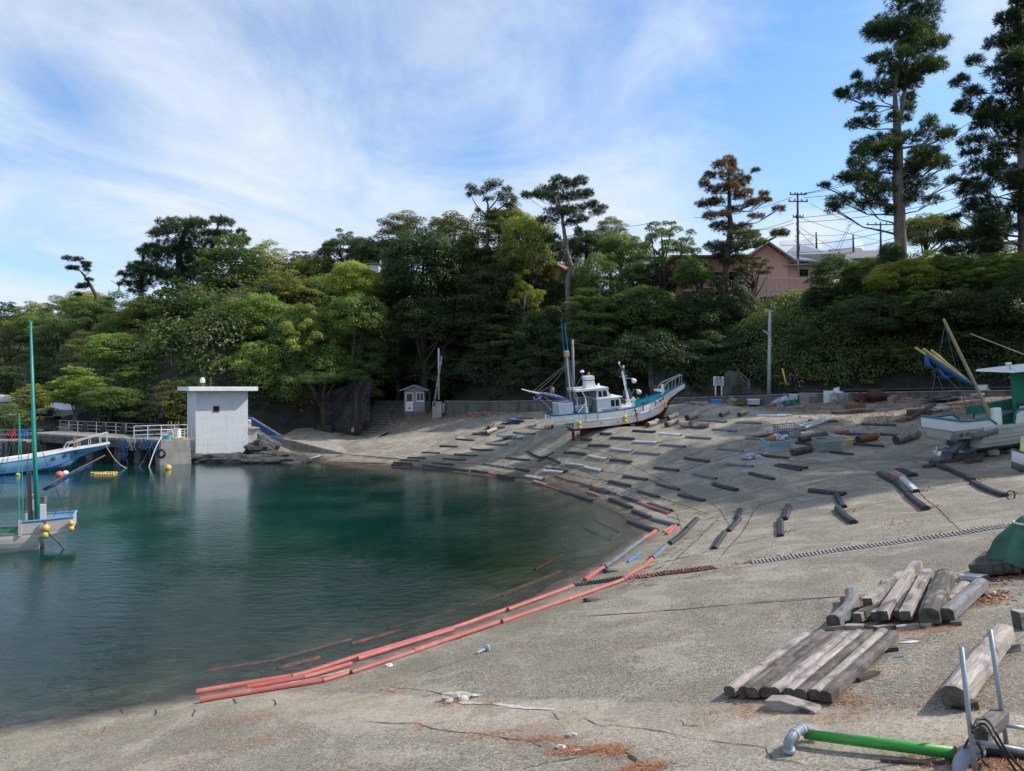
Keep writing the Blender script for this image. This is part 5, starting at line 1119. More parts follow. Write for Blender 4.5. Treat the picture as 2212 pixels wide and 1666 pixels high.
def lumps(kind,seed):
    rr=random.Random(seed);o=[]
    if kind=='dome':
        for i in range(58):
            z=1-(i+.5)/58*1.45;q=math.sqrt(max(0,1-z*z));a=i*2.39996+rr.uniform(-.3,.3);k=rr.uniform(.62,.86)
            o.append(((q*math.cos(a)*k,q*math.sin(a)*k,z*k),rr.uniform(.16,.33),rr.uniform(.6,.85)))
        for i in range(14): o.append(((rr.uniform(-.5,.5),rr.uniform(-.5,.5),rr.uniform(-.5,.5)),.3,.8))
    elif kind=='tier':
        for t in range(8):
            z=-.75+t*.24+rr.uniform(-.04,.04);R0=math.sqrt(max(.06,1-(max(z,-.2)**2)))*rr.uniform(.78,.98);n_=int(8*R0)+3
            for i in range(n_):
                a=2*math.pi*i/n_+rr.uniform(-.4,.4);k=R0*rr.uniform(.45,.88);o.append(((math.cos(a)*k,math.sin(a)*k,z+rr.uniform(-.16,.16)-.1*k),rr.uniform(.17,.33),rr.uniform(.4,.72)))
    elif kind=='airy':
        for i in range(46):
            d=Vector((rr.gauss(0,1),rr.gauss(0,1),abs(rr.gauss(0,1))*.9-.25)).normalized()*rr.uniform(.45,.95);o.append((tuple(d),rr.uniform(.1,.2),rr.uniform(.5,.8)))
    elif kind=='bush':
        for i in range(34):
            a=rr.uniform(0,6.283);k=rr.uniform(0,.85);o.append(((math.cos(a)*k,math.sin(a)*k,(1-k*k)*.7*rr.uniform(.3,1)-.25),rr.uniform(.2,.34),.75))
    return o
LIB={}
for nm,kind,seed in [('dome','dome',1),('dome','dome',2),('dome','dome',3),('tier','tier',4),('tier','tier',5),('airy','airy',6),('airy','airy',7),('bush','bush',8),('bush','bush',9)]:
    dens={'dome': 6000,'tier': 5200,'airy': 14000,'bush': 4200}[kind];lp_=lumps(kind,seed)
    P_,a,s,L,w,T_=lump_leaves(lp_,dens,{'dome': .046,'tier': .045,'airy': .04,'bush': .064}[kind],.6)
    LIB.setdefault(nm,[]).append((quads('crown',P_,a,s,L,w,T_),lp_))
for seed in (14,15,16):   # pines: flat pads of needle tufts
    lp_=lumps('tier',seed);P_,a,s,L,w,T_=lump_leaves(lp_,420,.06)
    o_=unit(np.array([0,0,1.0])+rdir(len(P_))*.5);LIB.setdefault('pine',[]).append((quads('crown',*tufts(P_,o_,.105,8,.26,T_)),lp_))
def col(c): return tuple(c)+(1,)
DKG=(.045,.076,.034);MIDG=(.088,.135,.044);OLV=(.15,.165,.045);YEG=(.175,.205,.048);LIM=(.125,.18,.048);BRT=(.135,.195,.058);DKO=(.08,.092,.038)
def tree(label,px,py,rx,ry,D,kind,tone,k=0,group='trees on the wooded hillside',name=None,depth=1.0,trunk=True,cat='tree'):
    trunk=trunk and not (px > 1640 and D < 68);c=at(px,py,D);sx_,sz_=rx*D/F,ry*D/F;gz=zh1(c.x,c.y) if PF.dist(c.x,c.y)[0][0] < 0 else zs1(c.x,c.y)
    gz=min(gz,c.z-sz_*.35);me,lp_=LIB[kind][k % len(LIB[kind])];base=Vector((c.x,c.y,gz-.2));rr=random.Random(int(px*7+py*3))
    nm=name or {'pine': 'pine_tree','bush': 'shrub'}.get(kind,'broadleaf_tree')
    t=thing(nm,label,cat,base,group);cr=bpy.data.objects.new('crown',me);C.objects.link(cr);cr.parent=t
    cr.location=c-base;rz=rr.uniform(0,6.28);cr.rotation_euler=(0,0,rz);sy=(sx_+sz_)/2*depth
    cr.scale=((sx_+sy)/2*1.04,(sx_+sy)/2*1.04,sz_*1.04);v=rr.uniform(.95,1.25)*(1.3 if px < 830 else 1.1);cr.color=(tone[0]*v,tone[1]*v,tone[2]*v,1)  # left-hill crowns get a brighter tone: sunlight put into the leaf colour
    if trunk:
        r0=.07*max(sz_,sx_)+.08;m=MB();j=Vector((rr.uniform(-.6,.6),rr.uniform(-.3,.3),0));top_=c+Vector((0,0,sz_*.35))
        m.tube([base,base.lerp(top_,.5)+j,top_],[r0,r0*.75,r0*.3],7)
        Mr=Matrix.Rotation(rz,3,'Z')
        for i in range(0,len(lp_),max(1,len(lp_)//9)):
            q=Mr @ Vector((lp_[i][0][0]*cr.scale[0],lp_[i][0][1]*cr.scale[1],lp_[i][0][2]*cr.scale[2]))+c;f=rr.uniform(.35,.8);s0=base.lerp(top_,f)+j*(1-abs(2*f-1))
            m.tube([s0,s0.lerp(q,.5)+Vector((0,0,-.15*sz_*rr.random())),q],[r0*.38,r0*.25,r0*.1],5)
        m.build('trunk',BARKD,t,smooth=True)
    return t
TREES=[
 # far left ridge
 ('farthest dark pine clump at the left picture edge',15,690,45,30,150,'pine',DKG,0),('olive tree just right of the farthest left pine',75,690,48,32,145,'tier',OLV,0),('low dark tree on the skyline left of the leaning pine',125,690,48,40,138,'tier',DKO,1),
 ('olive crowned tree directly below the small leaning pine',190,668,60,38,124,'dome',OLV,0),('wide dark layered tree right of the left mast',130,760,85,62,128,'tier',DKG,0),('dark tree at the left edge above the far quay',20,770,70,60,135,'tier',DKO,1),
 ('dark layered tree between leaning pine and tall pine group',245,700,70,55,112,'tier',DKG,1),('dark low tree left of the left mast top',40,830,75,40,120,'dome',DKG,2),('shadowed tree behind the left mast middle',110,830,70,50,112,'tier',DKG,0),('dull green layered tree under the dark layered ones',190,780,70,50,104,'tier',DKO,1),
 # ridge
 ('broad bright green pine in front of the tall pine group',500,590,88,60,90,'pine',(.05,.085,.03),1),('olive flat topped tree right of the broad green pine',575,570,58,40,96,'tier',OLV,1),('thin olive tree on skyline right of the flat topped one',650,578,45,38,98,'airy',DKO,0),
 ('dark tree on the skyline left of the white roof corner',735,540,46,46,96,'airy',DKG,1),('small dark tree beside it near the white roof corner',785,548,40,36,95,'dome',DKO,1),('dark olive dome tree highest left of the big dense one',865,510,70,44,94,'tier',DKO,0),
 ('yellow olive tree with soft crown mid left hill',625,640,82,56,86,'airy',(.12,.125,.04),1),('soft yellow olive filler crown below it',640,665,75,55,87,'dome',OLV,2),('bright yellow green tree beside the white roof corner',765,615,66,50,80,'dome',YEG,1),('yellow green tree under the bright one',770,690,66,62,78.5,'dome',LIM,0),
 ('mid green pine under the tall pine group',390,670,80,55,88,'pine',(.05,.085,.032),0),('blue green pine with fine needles in the hill centre',450,730,82,68,82,'pine',(.05,.1,.04),1),('olive tree below the tall dark pines left side',310,690,62,46,94,'tier',OLV,0),
 ('bright green broadleaf tree in the middle of left hill',560,700,78,66,80,'dome',LIM,2),('tall yellow green tree above the white tower right side',655,740,62,90,77,'airy',YEG,0),('mid green tree behind the tall yellow green one',640,760,72,86,79,'dome',MIDG,1),
 ('bright yellow green pine branches left of hill centre',270,765,92,48,84,'dome',LIM,2),('green pine spreading above the jetty',330,820,92,50,80,'pine',MIDG,0),('dark green tree directly behind the white tower roof',470,810,85,66,78,'dome',MIDG,0),('dark tree behind the tower right corner',560,810,70,74,77,'dome',LIM,1),
 ('sunlit pine spreading low over the far quay',175,840,72,34,74,'pine',(.11,.16,.045),1),('yellow tinged pine low above the jetty left end',250,868,82,34,72.5,'dome',MIDG,2),('small sunlit pine beside the left mast at quay level',70,862,48,26,78,'pine',OLV,0),('low green pine at the left edge above the platform',22,905,46,24,70,'pine',MIDG,1),
 ('dark shaded pine just left of the white tower',370,880,62,46,72,'pine',DKO,0),('small pine seedling between mast and jetty railing',218,890,22,20,70,'pine',DKG,1),('dark bush on the rocks left end of the jetty',95,945,62,40,72,'bush',DKG,0),
 ('leafy tree over the rock cliff left side',700,720,66,60,80,'dome',BRT,2),('green hanging tree covering the cliff top',700,800,80,66,79,'dome',LIM,0),('low leafy tree left of the cliff beside the blue stair',610,850,60,56,78,'dome',MIDG,1),('dark tree overhanging the cliff right edge',785,790,64,64,80.5,'tier',MIDG,0),('dark low tree behind the blue stair',560,870,46,44,76.5,'bush',DKG,1),
 # centre
 ('huge dense dark dome tree above the dark hollow',915,590,92,94,82,'dome',(.04,.072,.03),0),('lower dark part tree beneath the huge dome tree',915,715,92,74,80.5,'dome',DKG,1),('tall olive topped tree right of the huge dome tree',1050,555,90,72,84,'tier',(.065,.082,.03),1),('yellow green tree right side of the central mass',1140,545,58,84,80,'dome',YEG,2),('yellow topped tree under the airy treetop',1100,490,55,40,84.5,'dome',OLV,0),
 ('dark layered tree in the centre of the tree mass',1050,650,98,66,78,'tier',(.048,.072,.03),0),('layered tree with light sprays above the hut pole',1060,690,84,42,79,'tier',(.075,.11,.05),1),('lowest sunlit spray of leaves over the shaded hollow',1065,742,82,34,78,'tier',(.09,.13,.06),0),('olive shoot tree right of the light sprays',1135,650,40,66,77,'airy',YEG,1),
 ('dark shaded tree left above the hut',860,790,62,60,84,'dome',DKG,2),('dark shaded tree above the dark hollow',960,800,92,58,83,'dome',DKG,0),('deep shaded tree right of the hut poles',1060,805,82,60,80,'dome',DKG,1),('dark tree behind the white boat mast',1160,770,72,76,75,'tier',DKG,1),
 ('dark layered tree left below the small tiled roof',1290,620,66,62,75,'tier',MIDG,0),('small dark tree beside the small tiled roof',1270,540,42,42,88,'dome',DKG,1),('olive tree behind the television antenna',1320,500,46,26,95,'tier',OLV,1),('dark layered tree under the small tiled roof',1275,690,76,52,73,'tier',MIDG,1),
 ('light green airy tree left of the brown pine',1430,540,78,66,77,'airy',(.085,.125,.045),0),('sparse green tree filling below the light airy one',1440,590,88,56,77.5,'airy',MIDG,1),('dark tree below the light airy tree',1390,680,84,66,74,'dome',MIDG,2),('deep green tree above the white boat cabin',1260,775,82,62,71.5,'tier',DKG,0),('dark tree above the white boat foremast',1400,775,92,68,70,'dome',DKG,0),
 ('dark tree below the pink house balcony',1510,690,76,60,72,'dome',DKG,1),('reddish green bushy tree in front of pink gable',1625,590,46,36,72.5,'airy',(.055,.06,.03),1),('dark bushy tree below it in front of the pink wall',1588,674,52,46,71,'dome',DKG,2),('dark leaves above the wooden stair',1540,780,80,52,68,'tier',DKG,1),('dark foliage left of the lamp pole',1610,760,46,62,68,'dome',DKG,0),
 # right
 ('large leafy shrub tree right of the laundry terrace',1776,662,46,44,67,'dome',(.035,.06,.028),2),('broad leafy shrub tree above the lamp pole top',1800,600,72,44,66,'tier',DKG,0),('yellow green shrub tree at the foot of the great pine',1950,610,88,48,60,'dome',YEG,1),('sunlit lime shrub tree right of the great pine foot',2050,600,76,44,60,'dome',LIM,0),('lime shrub tree below the white fence',2160,590,62,46,57,'dome',LIM,2),('ivy wrapped tree foot under the great pine',1925,560,26,38,61,'dome',DKG,1),
 ('distant round tree behind the great pine',2005,505,70,42,105,'dome',OLV,0),('distant dark tree far right behind the fence',2120,515,50,38,100,'dome',DKO,1),('leafy shrub tree in the middle of the right bank',1900,690,88,56,58.5,'dome',(.045,.07,.03),0),('leafy shrub tree at the right picture edge',2170,680,76,62,53,'dome',(.04,.062,.028),1),('shrub tree between bank middle and right edge',2040,680,82,58,56,'dome',(.05,.08,.03),2),
]
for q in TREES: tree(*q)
FILL=[(2110,612,66,44,57,'airy',LIM),(2195,612,60,44,56,'dome',MIDG),(2015,572,62,34,61,'airy',YEG),(1875,592,56,34,64,'dome',MIDG),(2200,640,60,56,54,'airy',DKG),(1990,660,66,46,57,'airy',LIM),(1830,680,60,46,62,'airy',MIDG),(2100,740,70,46,54,'airy',DKG),(1930,770,60,34,57,'airy',MIDG),(1760,740,60,50,63,'airy',DKG),(1500,598,46,42,71.5,'dome',MIDG),(1562,628,46,34,71,'airy',DKG),(700,822,60,30,75,'bush',DKG),(770,815,50,30,75,'bush',DKG),(250,740,70,52,96,'tier',MIDG),(330,700,66,56,98,'dome',DKG),(420,640,80,50,99,'tier',DKG),(560,640,80,50,93,'dome',MIDG),(680,600,60,48,97,'dome',OLV),(720,580,60,50,98,'tier',DKG),(700,650,66,55,88,'dome',MIDG),(820,570,66,56,93,'dome',DKG),(850,640,66,60,88,'dome',DKG),
 (980,520,70,52,90,'tier',DKO),(1000,600,90,80,86,'dome',MIDG),(960,490,40,26,92,'airy',OLV),(1090,600,80,70,85,'dome',DKG),(1170,640,60,66,84,'dome',DKG),(1190,720,70,60,79,'dome',DKG),(1230,560,44,40,90,'tier',DKG),(1250,640,60,60,82,'dome',DKG),(1340,560,56,56,84,'dome',MIDG),(1380,620,60,56,80,'dome',MIDG),(1350,700,80,60,76,'dome',DKG),(1470,620,46,50,79,'airy',DKG),(1330,800,90,56,70,'dome',DKG),(1470,800,90,60,69,'dome',DKG),(1100,860,90,40,78,'bush',DKG),(980,840,80,46,84,'dome',DKG),(520,760,80,60,82,'dome',MIDG),(400,760,80,52,85,'dome',MIDG),(200,698,66,46,110,'tier',MIDG),(90,720,60,46,135,'dome',MIDG),(430,860,60,50,74,'dome',DKG),(300,900,60,34,72,'bush',DKG),(640,840,60,60,77,'dome',MIDG)]
WHERE=[(260,'the tall pine group'),(480,'the green mast'),(620,'the white tower'),(800,'the rock cliff'),(1000,'the small hut'),(1150,'the leaning hut pole'),(1300,'the slender black pine'),(1480,'the white boat foremast'),(1660,'the white lamp pole'),(1800,'the laundry terrace'),(1940,'the great pine trunk'),(2150,'the white slatted fence')]
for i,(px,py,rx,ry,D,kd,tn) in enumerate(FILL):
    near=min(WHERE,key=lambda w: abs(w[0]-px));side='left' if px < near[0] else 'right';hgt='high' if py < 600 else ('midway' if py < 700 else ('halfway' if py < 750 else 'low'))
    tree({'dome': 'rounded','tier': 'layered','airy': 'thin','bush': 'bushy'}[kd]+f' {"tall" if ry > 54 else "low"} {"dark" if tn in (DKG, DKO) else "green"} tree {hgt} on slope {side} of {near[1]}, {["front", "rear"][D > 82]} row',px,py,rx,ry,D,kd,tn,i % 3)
# ---- pines drawn branch by branch
def bigpine(label,k,D,trunks,pads,tone,tuftL=.42,name='pine_tree',extra=None,dens=1.0,needle=True,bark=BARK,pad_th=1.0):
    a,b_,s=k;cx=lambda x: a+s*x;cy=lambda y: b_+s*y
    tw_=[[(at(cx(x),cy(y),D),r) for x,y,r in tr_] for tr_ in trunks]
    base=tw_[0][0][0].copy();gz=zh1(base.x,base.y);t=thing(name,label,'tree',Vector((base.x,base.y,min(gz,base.z))),'trees on the wooded hillside')
    m=MB()
    for i,tr_ in enumerate(tw_):
        pts=[p for p,r in tr_];rs=[r for p,r in tr_]
        if i==0 and gz < pts[0].z: pts=[Vector((base.x,base.y,gz-.3))]+pts;rs=[rs[0]*1.1]+rs
        # smooth resample
        P_=[];R_=[]
        for j in range(len(pts)-1):
            for q in range(5):
                f=q/5;p=pts[j].lerp(pts[j+1],f);P_.append(p+Vector((hn(p.z,i,.4)*.12,0,0)));R_.append(rs[j]*(1-f)+rs[j+1]*f)
        m.tube(P_+[pts[-1]],R_+[rs[-1]],10)
    rr=random.Random(int(D*13));groups={}
    allp=[p for tr_ in tw_ for p,r in tr_]
    for pad in pads:
        x,y,rx,ry=pad[:4];g_=pad[4] if len(pad) > 4 else 'crown';hw_=rx*s*D/F;hh_=ry*s*D/F
        c=at(cx(x),cy(y),D)+Vector((rr.gauss(0,.12),0,rr.gauss(0,.22)));far=min(abs(c.x-p.x) for p in allp);c.y +=rr.uniform(-1,1)*min(2.6,.5+.5*far+hw_*.8)
        # attach to the trunk a little lower than the pad
        tgt=None
        for tr_ in tw_:
            for (p0,r0),(p1,r1) in zip(tr_[:-1],tr_[1:]):
                for f in (0,.25,.5,.75,1):
                    p=p0.lerp(p1,f);want=c.z-.35*abs(c.x-p.x)
                    sc__=abs(p.z-want)+.5*abs(p.x-c.x)
                    if tgt is None or sc__ < tgt[0]: tgt=(sc__,p,r0+(r1-r0)*f)
        q0=tgt[1];mid=q0.lerp(c,.55)+Vector((0,0,-.12*(c-q0).length+rr.uniform(-.2,.2)));br=min(tgt[2]*.3,.03+.013*(c-q0).length)
        m.tube([q0,q0.lerp(mid,.5)+Vector((0,0,.05)),mid,c-Vector((0,0,hh_*.3))],[br,br*.8,br*.55,br*.2],5)
        for _ in range(3): e=c+Vector((rr.uniform(-.8,.8)*hw_,rr.uniform(-.6,.6)*hw_,rr.uniform(-.3,.6)*hh_));m.tube([mid,mid.lerp(e,.6),e],[br*.4,br*.3,.015],4)
        n=int(dens*(16+ (hw_*hh_*3.1)/(tuftL**2)*8.5));d=rdir(n);rad=RNG.random(n)**.4
        pp_=np.array(c)+d*rad[:,None]*np.array([hw_*1.1,min(hw_,1.9)*.95,hh_*pad_th*1.15]);o_=unit(np.array([0,0,.9])+d*.7+rdir(n)*.3)
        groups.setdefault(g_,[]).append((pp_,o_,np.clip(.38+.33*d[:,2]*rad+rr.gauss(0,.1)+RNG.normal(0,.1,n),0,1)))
    m.build('trunk',bark,t,smooth=True)
    for g_,l in groups.items():
        P_=np.concatenate([q[0] for q in l]);O_=np.concatenate([q[1] for q in l]);T_=np.concatenate([q[2] for q in l])
        P_=P_-np.array(WMX[t.name].translation)
        if needle: me=quads(g_,*tufts(P_,O_,tuftL,15,.1,T_))
        else:
            P2_=np.repeat(P_,7,0)+rdir(len(P_)*7)*tuftL*.6;ax_,sd_=leafset(P2_,np.repeat(O_,7,0),.9);me=quads(g_,P2_,ax_,sd_,tuftL*.55,tuftL*.32,np.repeat(T_,7)+RNG.normal(0,.15,len(P2_)))
        o=bpy.data.objects.new(g_,me);C.objects.link(o);o.parent=t;o.color=col(tone.get(g_,MIDG))
    return t
K1=(1762,0,.358)
bigpine('towering pine with bare grey trunk standing alone on the right hill',K1,62,[[(512,1540,.50),(505,1300,.46),(494,1100,.43),(500,900,.36),(490,780,.33),(482,680,.24),(478,560,.15),(500,400,.1),(540,200,.07),(580,30,.04)],[(500,720,.22),(522,660,.17),(540,540,.14),(537,380,.12),(560,320,.06)]],
 [(560,40,150,60),(600,-60,120,70),(480,100,110,50),(640,100,110,60),(430,150,90,45),(560,180,160,60),(690,170,60,50),(350,220,80,40),(300,245,45,22),(480,250,130,50),(640,250,90,50),(560,320,120,50),(680,310,60,35),(760,285,45,20),(380,390,110,34),(300,400,45,18),(600,390,90,50),(560,440,100,50),
  (700,430,60,35),(742,398,32,22),(400,460,80,32),(620,490,100,30),(470,520,70,45),(560,530,60,30),(220,548,72,30),(290,580,100,34),(170,552,32,20),(360,600,60,25),(230,490,22,25),(295,492,20,18),(590,590,48,30),(300,695,52,24),(370,705,70,34),(440,745,36,25),(550,640,36,32),(542,692,22,16),
  (450,820,46,26),(360,860,78,35),(290,880,50,55),(400,920,70,45),(320,960,90,50),(240,990,38,16),(420,1010,55,35),(250,1060,90,35),(350,1080,105,38),(190,1060,55,26),(90,1098,52,24),(60,1150,34,12),(140,1140,80,26),(180,1190,86,34),(100,1248,46,26),(300,1200,105,30),(390,1190,58,35),(250,1272,32,34),(420,1262,28,22),
  (640,800,46,45),(590,850,70,34),(700,850,80,34),(800,812,42,18),(650,910,90,42),(750,900,70,42),(850,912,34,18),(700,960,100,38),(600,1000,66,34),(760,1005,58,24),(590,1060,56,38),(680,1095,100,34),(780,1115,52,24),(620,1150,88,34),(740,1172,58,20),(560,1202,42,24)],{'crown': (.05,.088,.038)})
bigpine('dense dark pine filling the right picture edge',K1,58,[[(1262,1560,.48),(1256,1300,.44),(1250,1000,.38),(1240,700,.3),(1225,400,.2),(1215,100,.12),(1205,-80,.06)]],
 [(1200,40,60,60),(1230,-60,60,50),(1120,130,70,34),(1200,150,70,80),(1060,290,80,36),(1180,260,80,70),(1020,340,50,26),(930,460,55,24),(1060,430,90,45),(1180,420,90,80),(990,500,70,26),(1120,540,100,50),(910,580,55,34),(900,640,46,42),(1020,640,90,45),(1180,650,90,80),(1050,720,90,28),(960,745,58,20),(900,770,28,12),(1140,780,110,55),
  (920,832,46,20),(1010,850,90,36),(1180,880,90,70),(960,922,56,22),(1080,960,110,45),(1000,1000,56,22),(1180,1020,90,60),(930,1090,52,22),(1040,1100,90,36),(1180,1130,90,60),(960,1160,48,22),(1080,1200,110,45),(1200,1230,70,60),(1100,1290,120,45),(870,1325,56,16),(960,1370,90,36),(1100,1370,110,50),(900,1440,90,42),(1020,1440,110,45),(850,1500,56,26),(950,1510,90,30),(1150,1450,60,40),
  (1330,200,90,60),(1330,420,100,60),(1340,650,110,60),(1340,880,110,60),(1350,1100,110,60),(1340,1300,100,60)],{'crown': (.038,.068,.034)},dens=1.2)
K2=(1436.7,325.3,.2696)
bigpine('half dead pine with rust brown needles in front of the pink house',K2,72,[[(480,1060,.34),(500,820,.3),(525,610,.25),(515,450,.2),(510,250,.12),(515,110,.06)]],
 [(520,100,50,40),(590,130,34,30),(440,150,62,30),(370,200,50,24),(500,210,90,40),(600,260,80,28),(690,190,44,20),(706,168,24,14),(300,280,34,32),(400,300,90,30),(500,320,80,32),(620,340,80,30),(700,300,50,18),(730,370,64,22),(800,330,36,16),(825,385,46,18),(872,370,22,14),(270,422,28,16),(350,430,84,24),(450,420,74,24),(580,430,64,22),(700,430,56,18),(350,530,56,24),(430,560,74,24),(840,490,44,18),(770,525,64,16),(680,562,74,18),(600,592,46,18),
  (480,640,90,36,'lower_crown'),(600,690,120,36,'lower_crown'),(720,680,80,30,'lower_crown'),(840,670,50,22,'lower_crown'),(890,690,32,24,'lower_crown'),(450,730,90,36,'lower_crown'),(650,760,110,36,'lower_crown'),(540,800,110,45,'lower_crown'),(430,830,60,40,'lower_crown'),(620,870,70,26,'lower_crown'),(480,900,60,26,'lower_crown')],
 {'crown': (.14,.09,.052),'lower_crown': (.085,.1,.042)},.36,bark=BARKD,dens=1.15)
K3=(759,352.4,.3431)
bigpine('slender black pine on the central skyline with curved trunk',K3,76,[[(1365,740,.3),(1385,660,.28),(1355,560,.24),(1340,440,.2),(1330,350,.16),(1310,250,.1),(1300,130,.05)]],
 [(1300,110,56,30),(1260,160,76,28),(1370,140,56,30),(1440,150,46,26),(1190,220,52,20),(1110,228,34,16),(1150,215,25,14),(1230,240,56,24),(1320,200,76,32),(1420,210,76,28),(1490,190,26,26),(1540,242,36,15),(1300,290,86,24),(1400,290,84,24),(1500,272,46,20),(1572,285,36,15),(1540,322,48,15),(1250,340,66,20),(1330,350,66,24),(1430,352,56,20),(1380,392,46,16),(1410,442,26,20),(1290,470,34,26),(1300,530,34,30),(1310,590,34,25),(1392,480,22,16),(1240,500,30,20)],{'crown': (.04,.07,.038)},.38)
bigpine('airy branching treetop rising above the central tree mass',K3,84,[[(855,420,.2),(860,340,.16),(862,270,.12),(850,230,.08),(820,190,.04)],[(860,300,.1),(900,250,.08),(930,200,.04)],[(845,330,.09),(780,260,.06),(750,200,.03)],[(870,330,.1),(960,270,.07),(1000,210,.03)]],
 [(762,150,34,18),(800,180,55,16),(860,142,46,13),(900,170,66,18),(980,172,36,16),(1000,200,26,16),(742,190,18,12),(850,215,40,12),(940,195,36,12),(800,292,14,16),(1040,230,24,16),(870,330,44,24),(960,260,34,14),(1000,270,60,22),(900,300,40,20)],{'crown': (.1,.12,.045)},.3,'broadleaf_tree',needle=False,bark=BARK)
K4=(0,433.7,.3676)
bigpine('group of tall old pines towering over the left hill',K4,96,[[(1060,480,.5),(1052,300,.42),(1080,200,.3),(1110,110,.1)],[(1235,420,.3),(1240,330,.28),(1260,210,.2),(1290,120,.06)],[(830,560,.28),(832,400,.22),(850,300,.14),(860,250,.06)]],
 [(1110,100,86,26),(1000,120,76,25),(930,160,52,20),(1180,150,56,25),(1080,170,96,30),(960,190,56,17),(1290,120,56,16),(1350,150,56,20),(1398,160,24,13),(1330,200,76,20),(1250,210,56,20),(1400,230,46,16),(1150,230,96,36),(1000,260,106,36),(880,270,46,20),(820,290,46,16),(1280,270,66,26),(1100,300,106,38),(950,330,106,42),(800,370,56,32),(860,400,80,38),(1000,400,110,48),(1120,380,70,44),(760,440,46,20),(900,450,90,38),(1000,460,80,34),(738,490,36,16),(840,500,70,32),(780,530,48,18),(1200,340,90,40),(1300,330,80,36),(1400,300,60,30),(1450,260,50,20)],
 {'crown': (.045,.078,.038)},.5,bark=BARKD)
bigpine('small wind bent pine leaning alone on the left skyline',K4,112,[[(565,560,.26),(520,480,.2),(498,440,.16),(470,412,.1),(430,402,.05)],[(530,500,.08),(500,510,.06),(460,512,.03)],[(498,440,.07),(525,425,.05),(515,400,.03)]],
 [(470,355,56,10),(412,386,32,9),(440,402,34,7),(520,370,32,8),(492,388,22,9),(462,512,24,9),(500,505,36,9),(452,532,18,6),(532,480,18,8),(515,405,16,8)],{'crown': (.04,.06,.035)},.42,bark=BARKD,dens=1.3)
def copy_tree(src,loc,rz,sc_,label):
    r=src.copy();C.objects.link(r);r.matrix_world=Matrix.Translation(loc) @ Matrix.Rotation(rz,4,'Z') @ Matrix.Scale(sc_,4);r['label']=label
    for ch in src.children: c=ch.copy();C.objects.link(c);c.parent=r
bpy.context.view_layer.update();srcs=[o for o in bpy.data.objects if o.name.startswith('pine_tree') and str(o.get('label','')).startswith(('towering','dense dark pine filling'))]
for i,(x,y,s_) in enumerate([(47,55,.85),(44.5,48,1.15),(50,42.5,1.25),(54,46.5,1.35),(60,39.5,1.3),(66,46,1.5)]):
    copy_tree(srcs[i % 2],Vector((x,y,zh1(x,y)-.5)),i*1.1,s_,['first','second','third','fourth','fifth','sixth','seventh','eighth'][i]+' tall pine of the grove standing beyond the right picture edge')
# ---- undergrowth and ivy covering the banks (uncountable)
def undergrowth(name,label,regions,tone,size,seed):
    """regions: list of (x0, x1, behind0, behind1, count, r0, r1)"""
    rr=random.Random(seed);lp_=[]
    for x0,x1,b0,b1,cnt,r0,r1 in regions:
        k=0;tries=0
        while k < cnt and tries < cnt*30:
            tries +=1;x=rr.uniform(x0,x1);y=rr.uniform(30,150);d=-PF.dist(x,y)[0][0]
            if not (b0 < d < b1): continue
            r=rr.uniform(r0,r1);lp_.append(((x,y,zh1(x,y)+r*.25),r,rr.uniform(.6,.95)));k +=1
    P_,a,s,L,w,T_=lump_leaves(lp_,1.0,size,.7,.2)
    return lp_
UG=None
def ug(name,label,lp_,tone,size,dens):
    P_,a,s,L,w,T_=lump_leaves(lp_,dens,size,.7,.15);me=quads(name,P_,a,s,L,w,T_);o=bpy.data.objects.new(name,me);C.objects.link(o);o.color=col(tone);return setp(o,label,'undergrowth',kind='stuff')
def lumps_on(px0,px1,b0,b1,cnt,r0,r1,seed,ymin=35,ymax=110):
    rr=random.Random(seed);X_=[];Y_=[]
    n=cnt*60;Y=np.array([rr.uniform(ymin,ymax) for _ in range(n)]);px=np.array([rr.uniform(px0,px1) for _ in range(n)]);X=(px-CX)/F*Y;d=-PF.dist(X,Y)[0];ok=np.where((d > b0) & (d < b1))[0][:cnt]
    X=X[ok];Y=Y[ok];Z=zh(X,Y);dd=d[ok];return [((x,y,z+r*.3),r,rr.uniform(.55,.95)) for x,y,z,r in zip(X,Y,Z,[min(rr.uniform(r0,r1),.35+.42*max(q,0)) if r1 > .6 else rr.uniform(r0,r1) for q in dd])]
ug('bank_undergrowth','ivy and shrubs covering the steep bank on the right',lumps_on(1640,2400,.6,12,1000,.6,2.5,1),(.095,.14,.05),.2,165)
ug('bank_undergrowth','sunlit scrub along the top of the right bank',lumps_on(1700,2400,4.5,14,300,.8,2.0,2),(.18,.23,.05),.2,165)
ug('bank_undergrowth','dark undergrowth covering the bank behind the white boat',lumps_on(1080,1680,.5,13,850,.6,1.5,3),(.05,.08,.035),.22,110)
ug('bank_undergrowth','dark undergrowth in the shaded hollow behind the hut',lumps_on(790,1120,.8,16,420,.7,1.6,4,70,115),(.016,.026,.016),.25,80)  # near-black leaf tone carries the hollow's shade in its colour
ug('hill_undergrowth','mixed green thicket covering the left hill between the trees',lumps_on(-40,800,1.5,60,900,1.2,3.0,5,66,190),(.09,.125,.045),.36,40)
ug('foot_weeds','low weeds and grass along the foot of the bank',lumps_on(1100,2300,-.5,.6,150,.2,.5,6),(.07,.1,.03),.13,260)
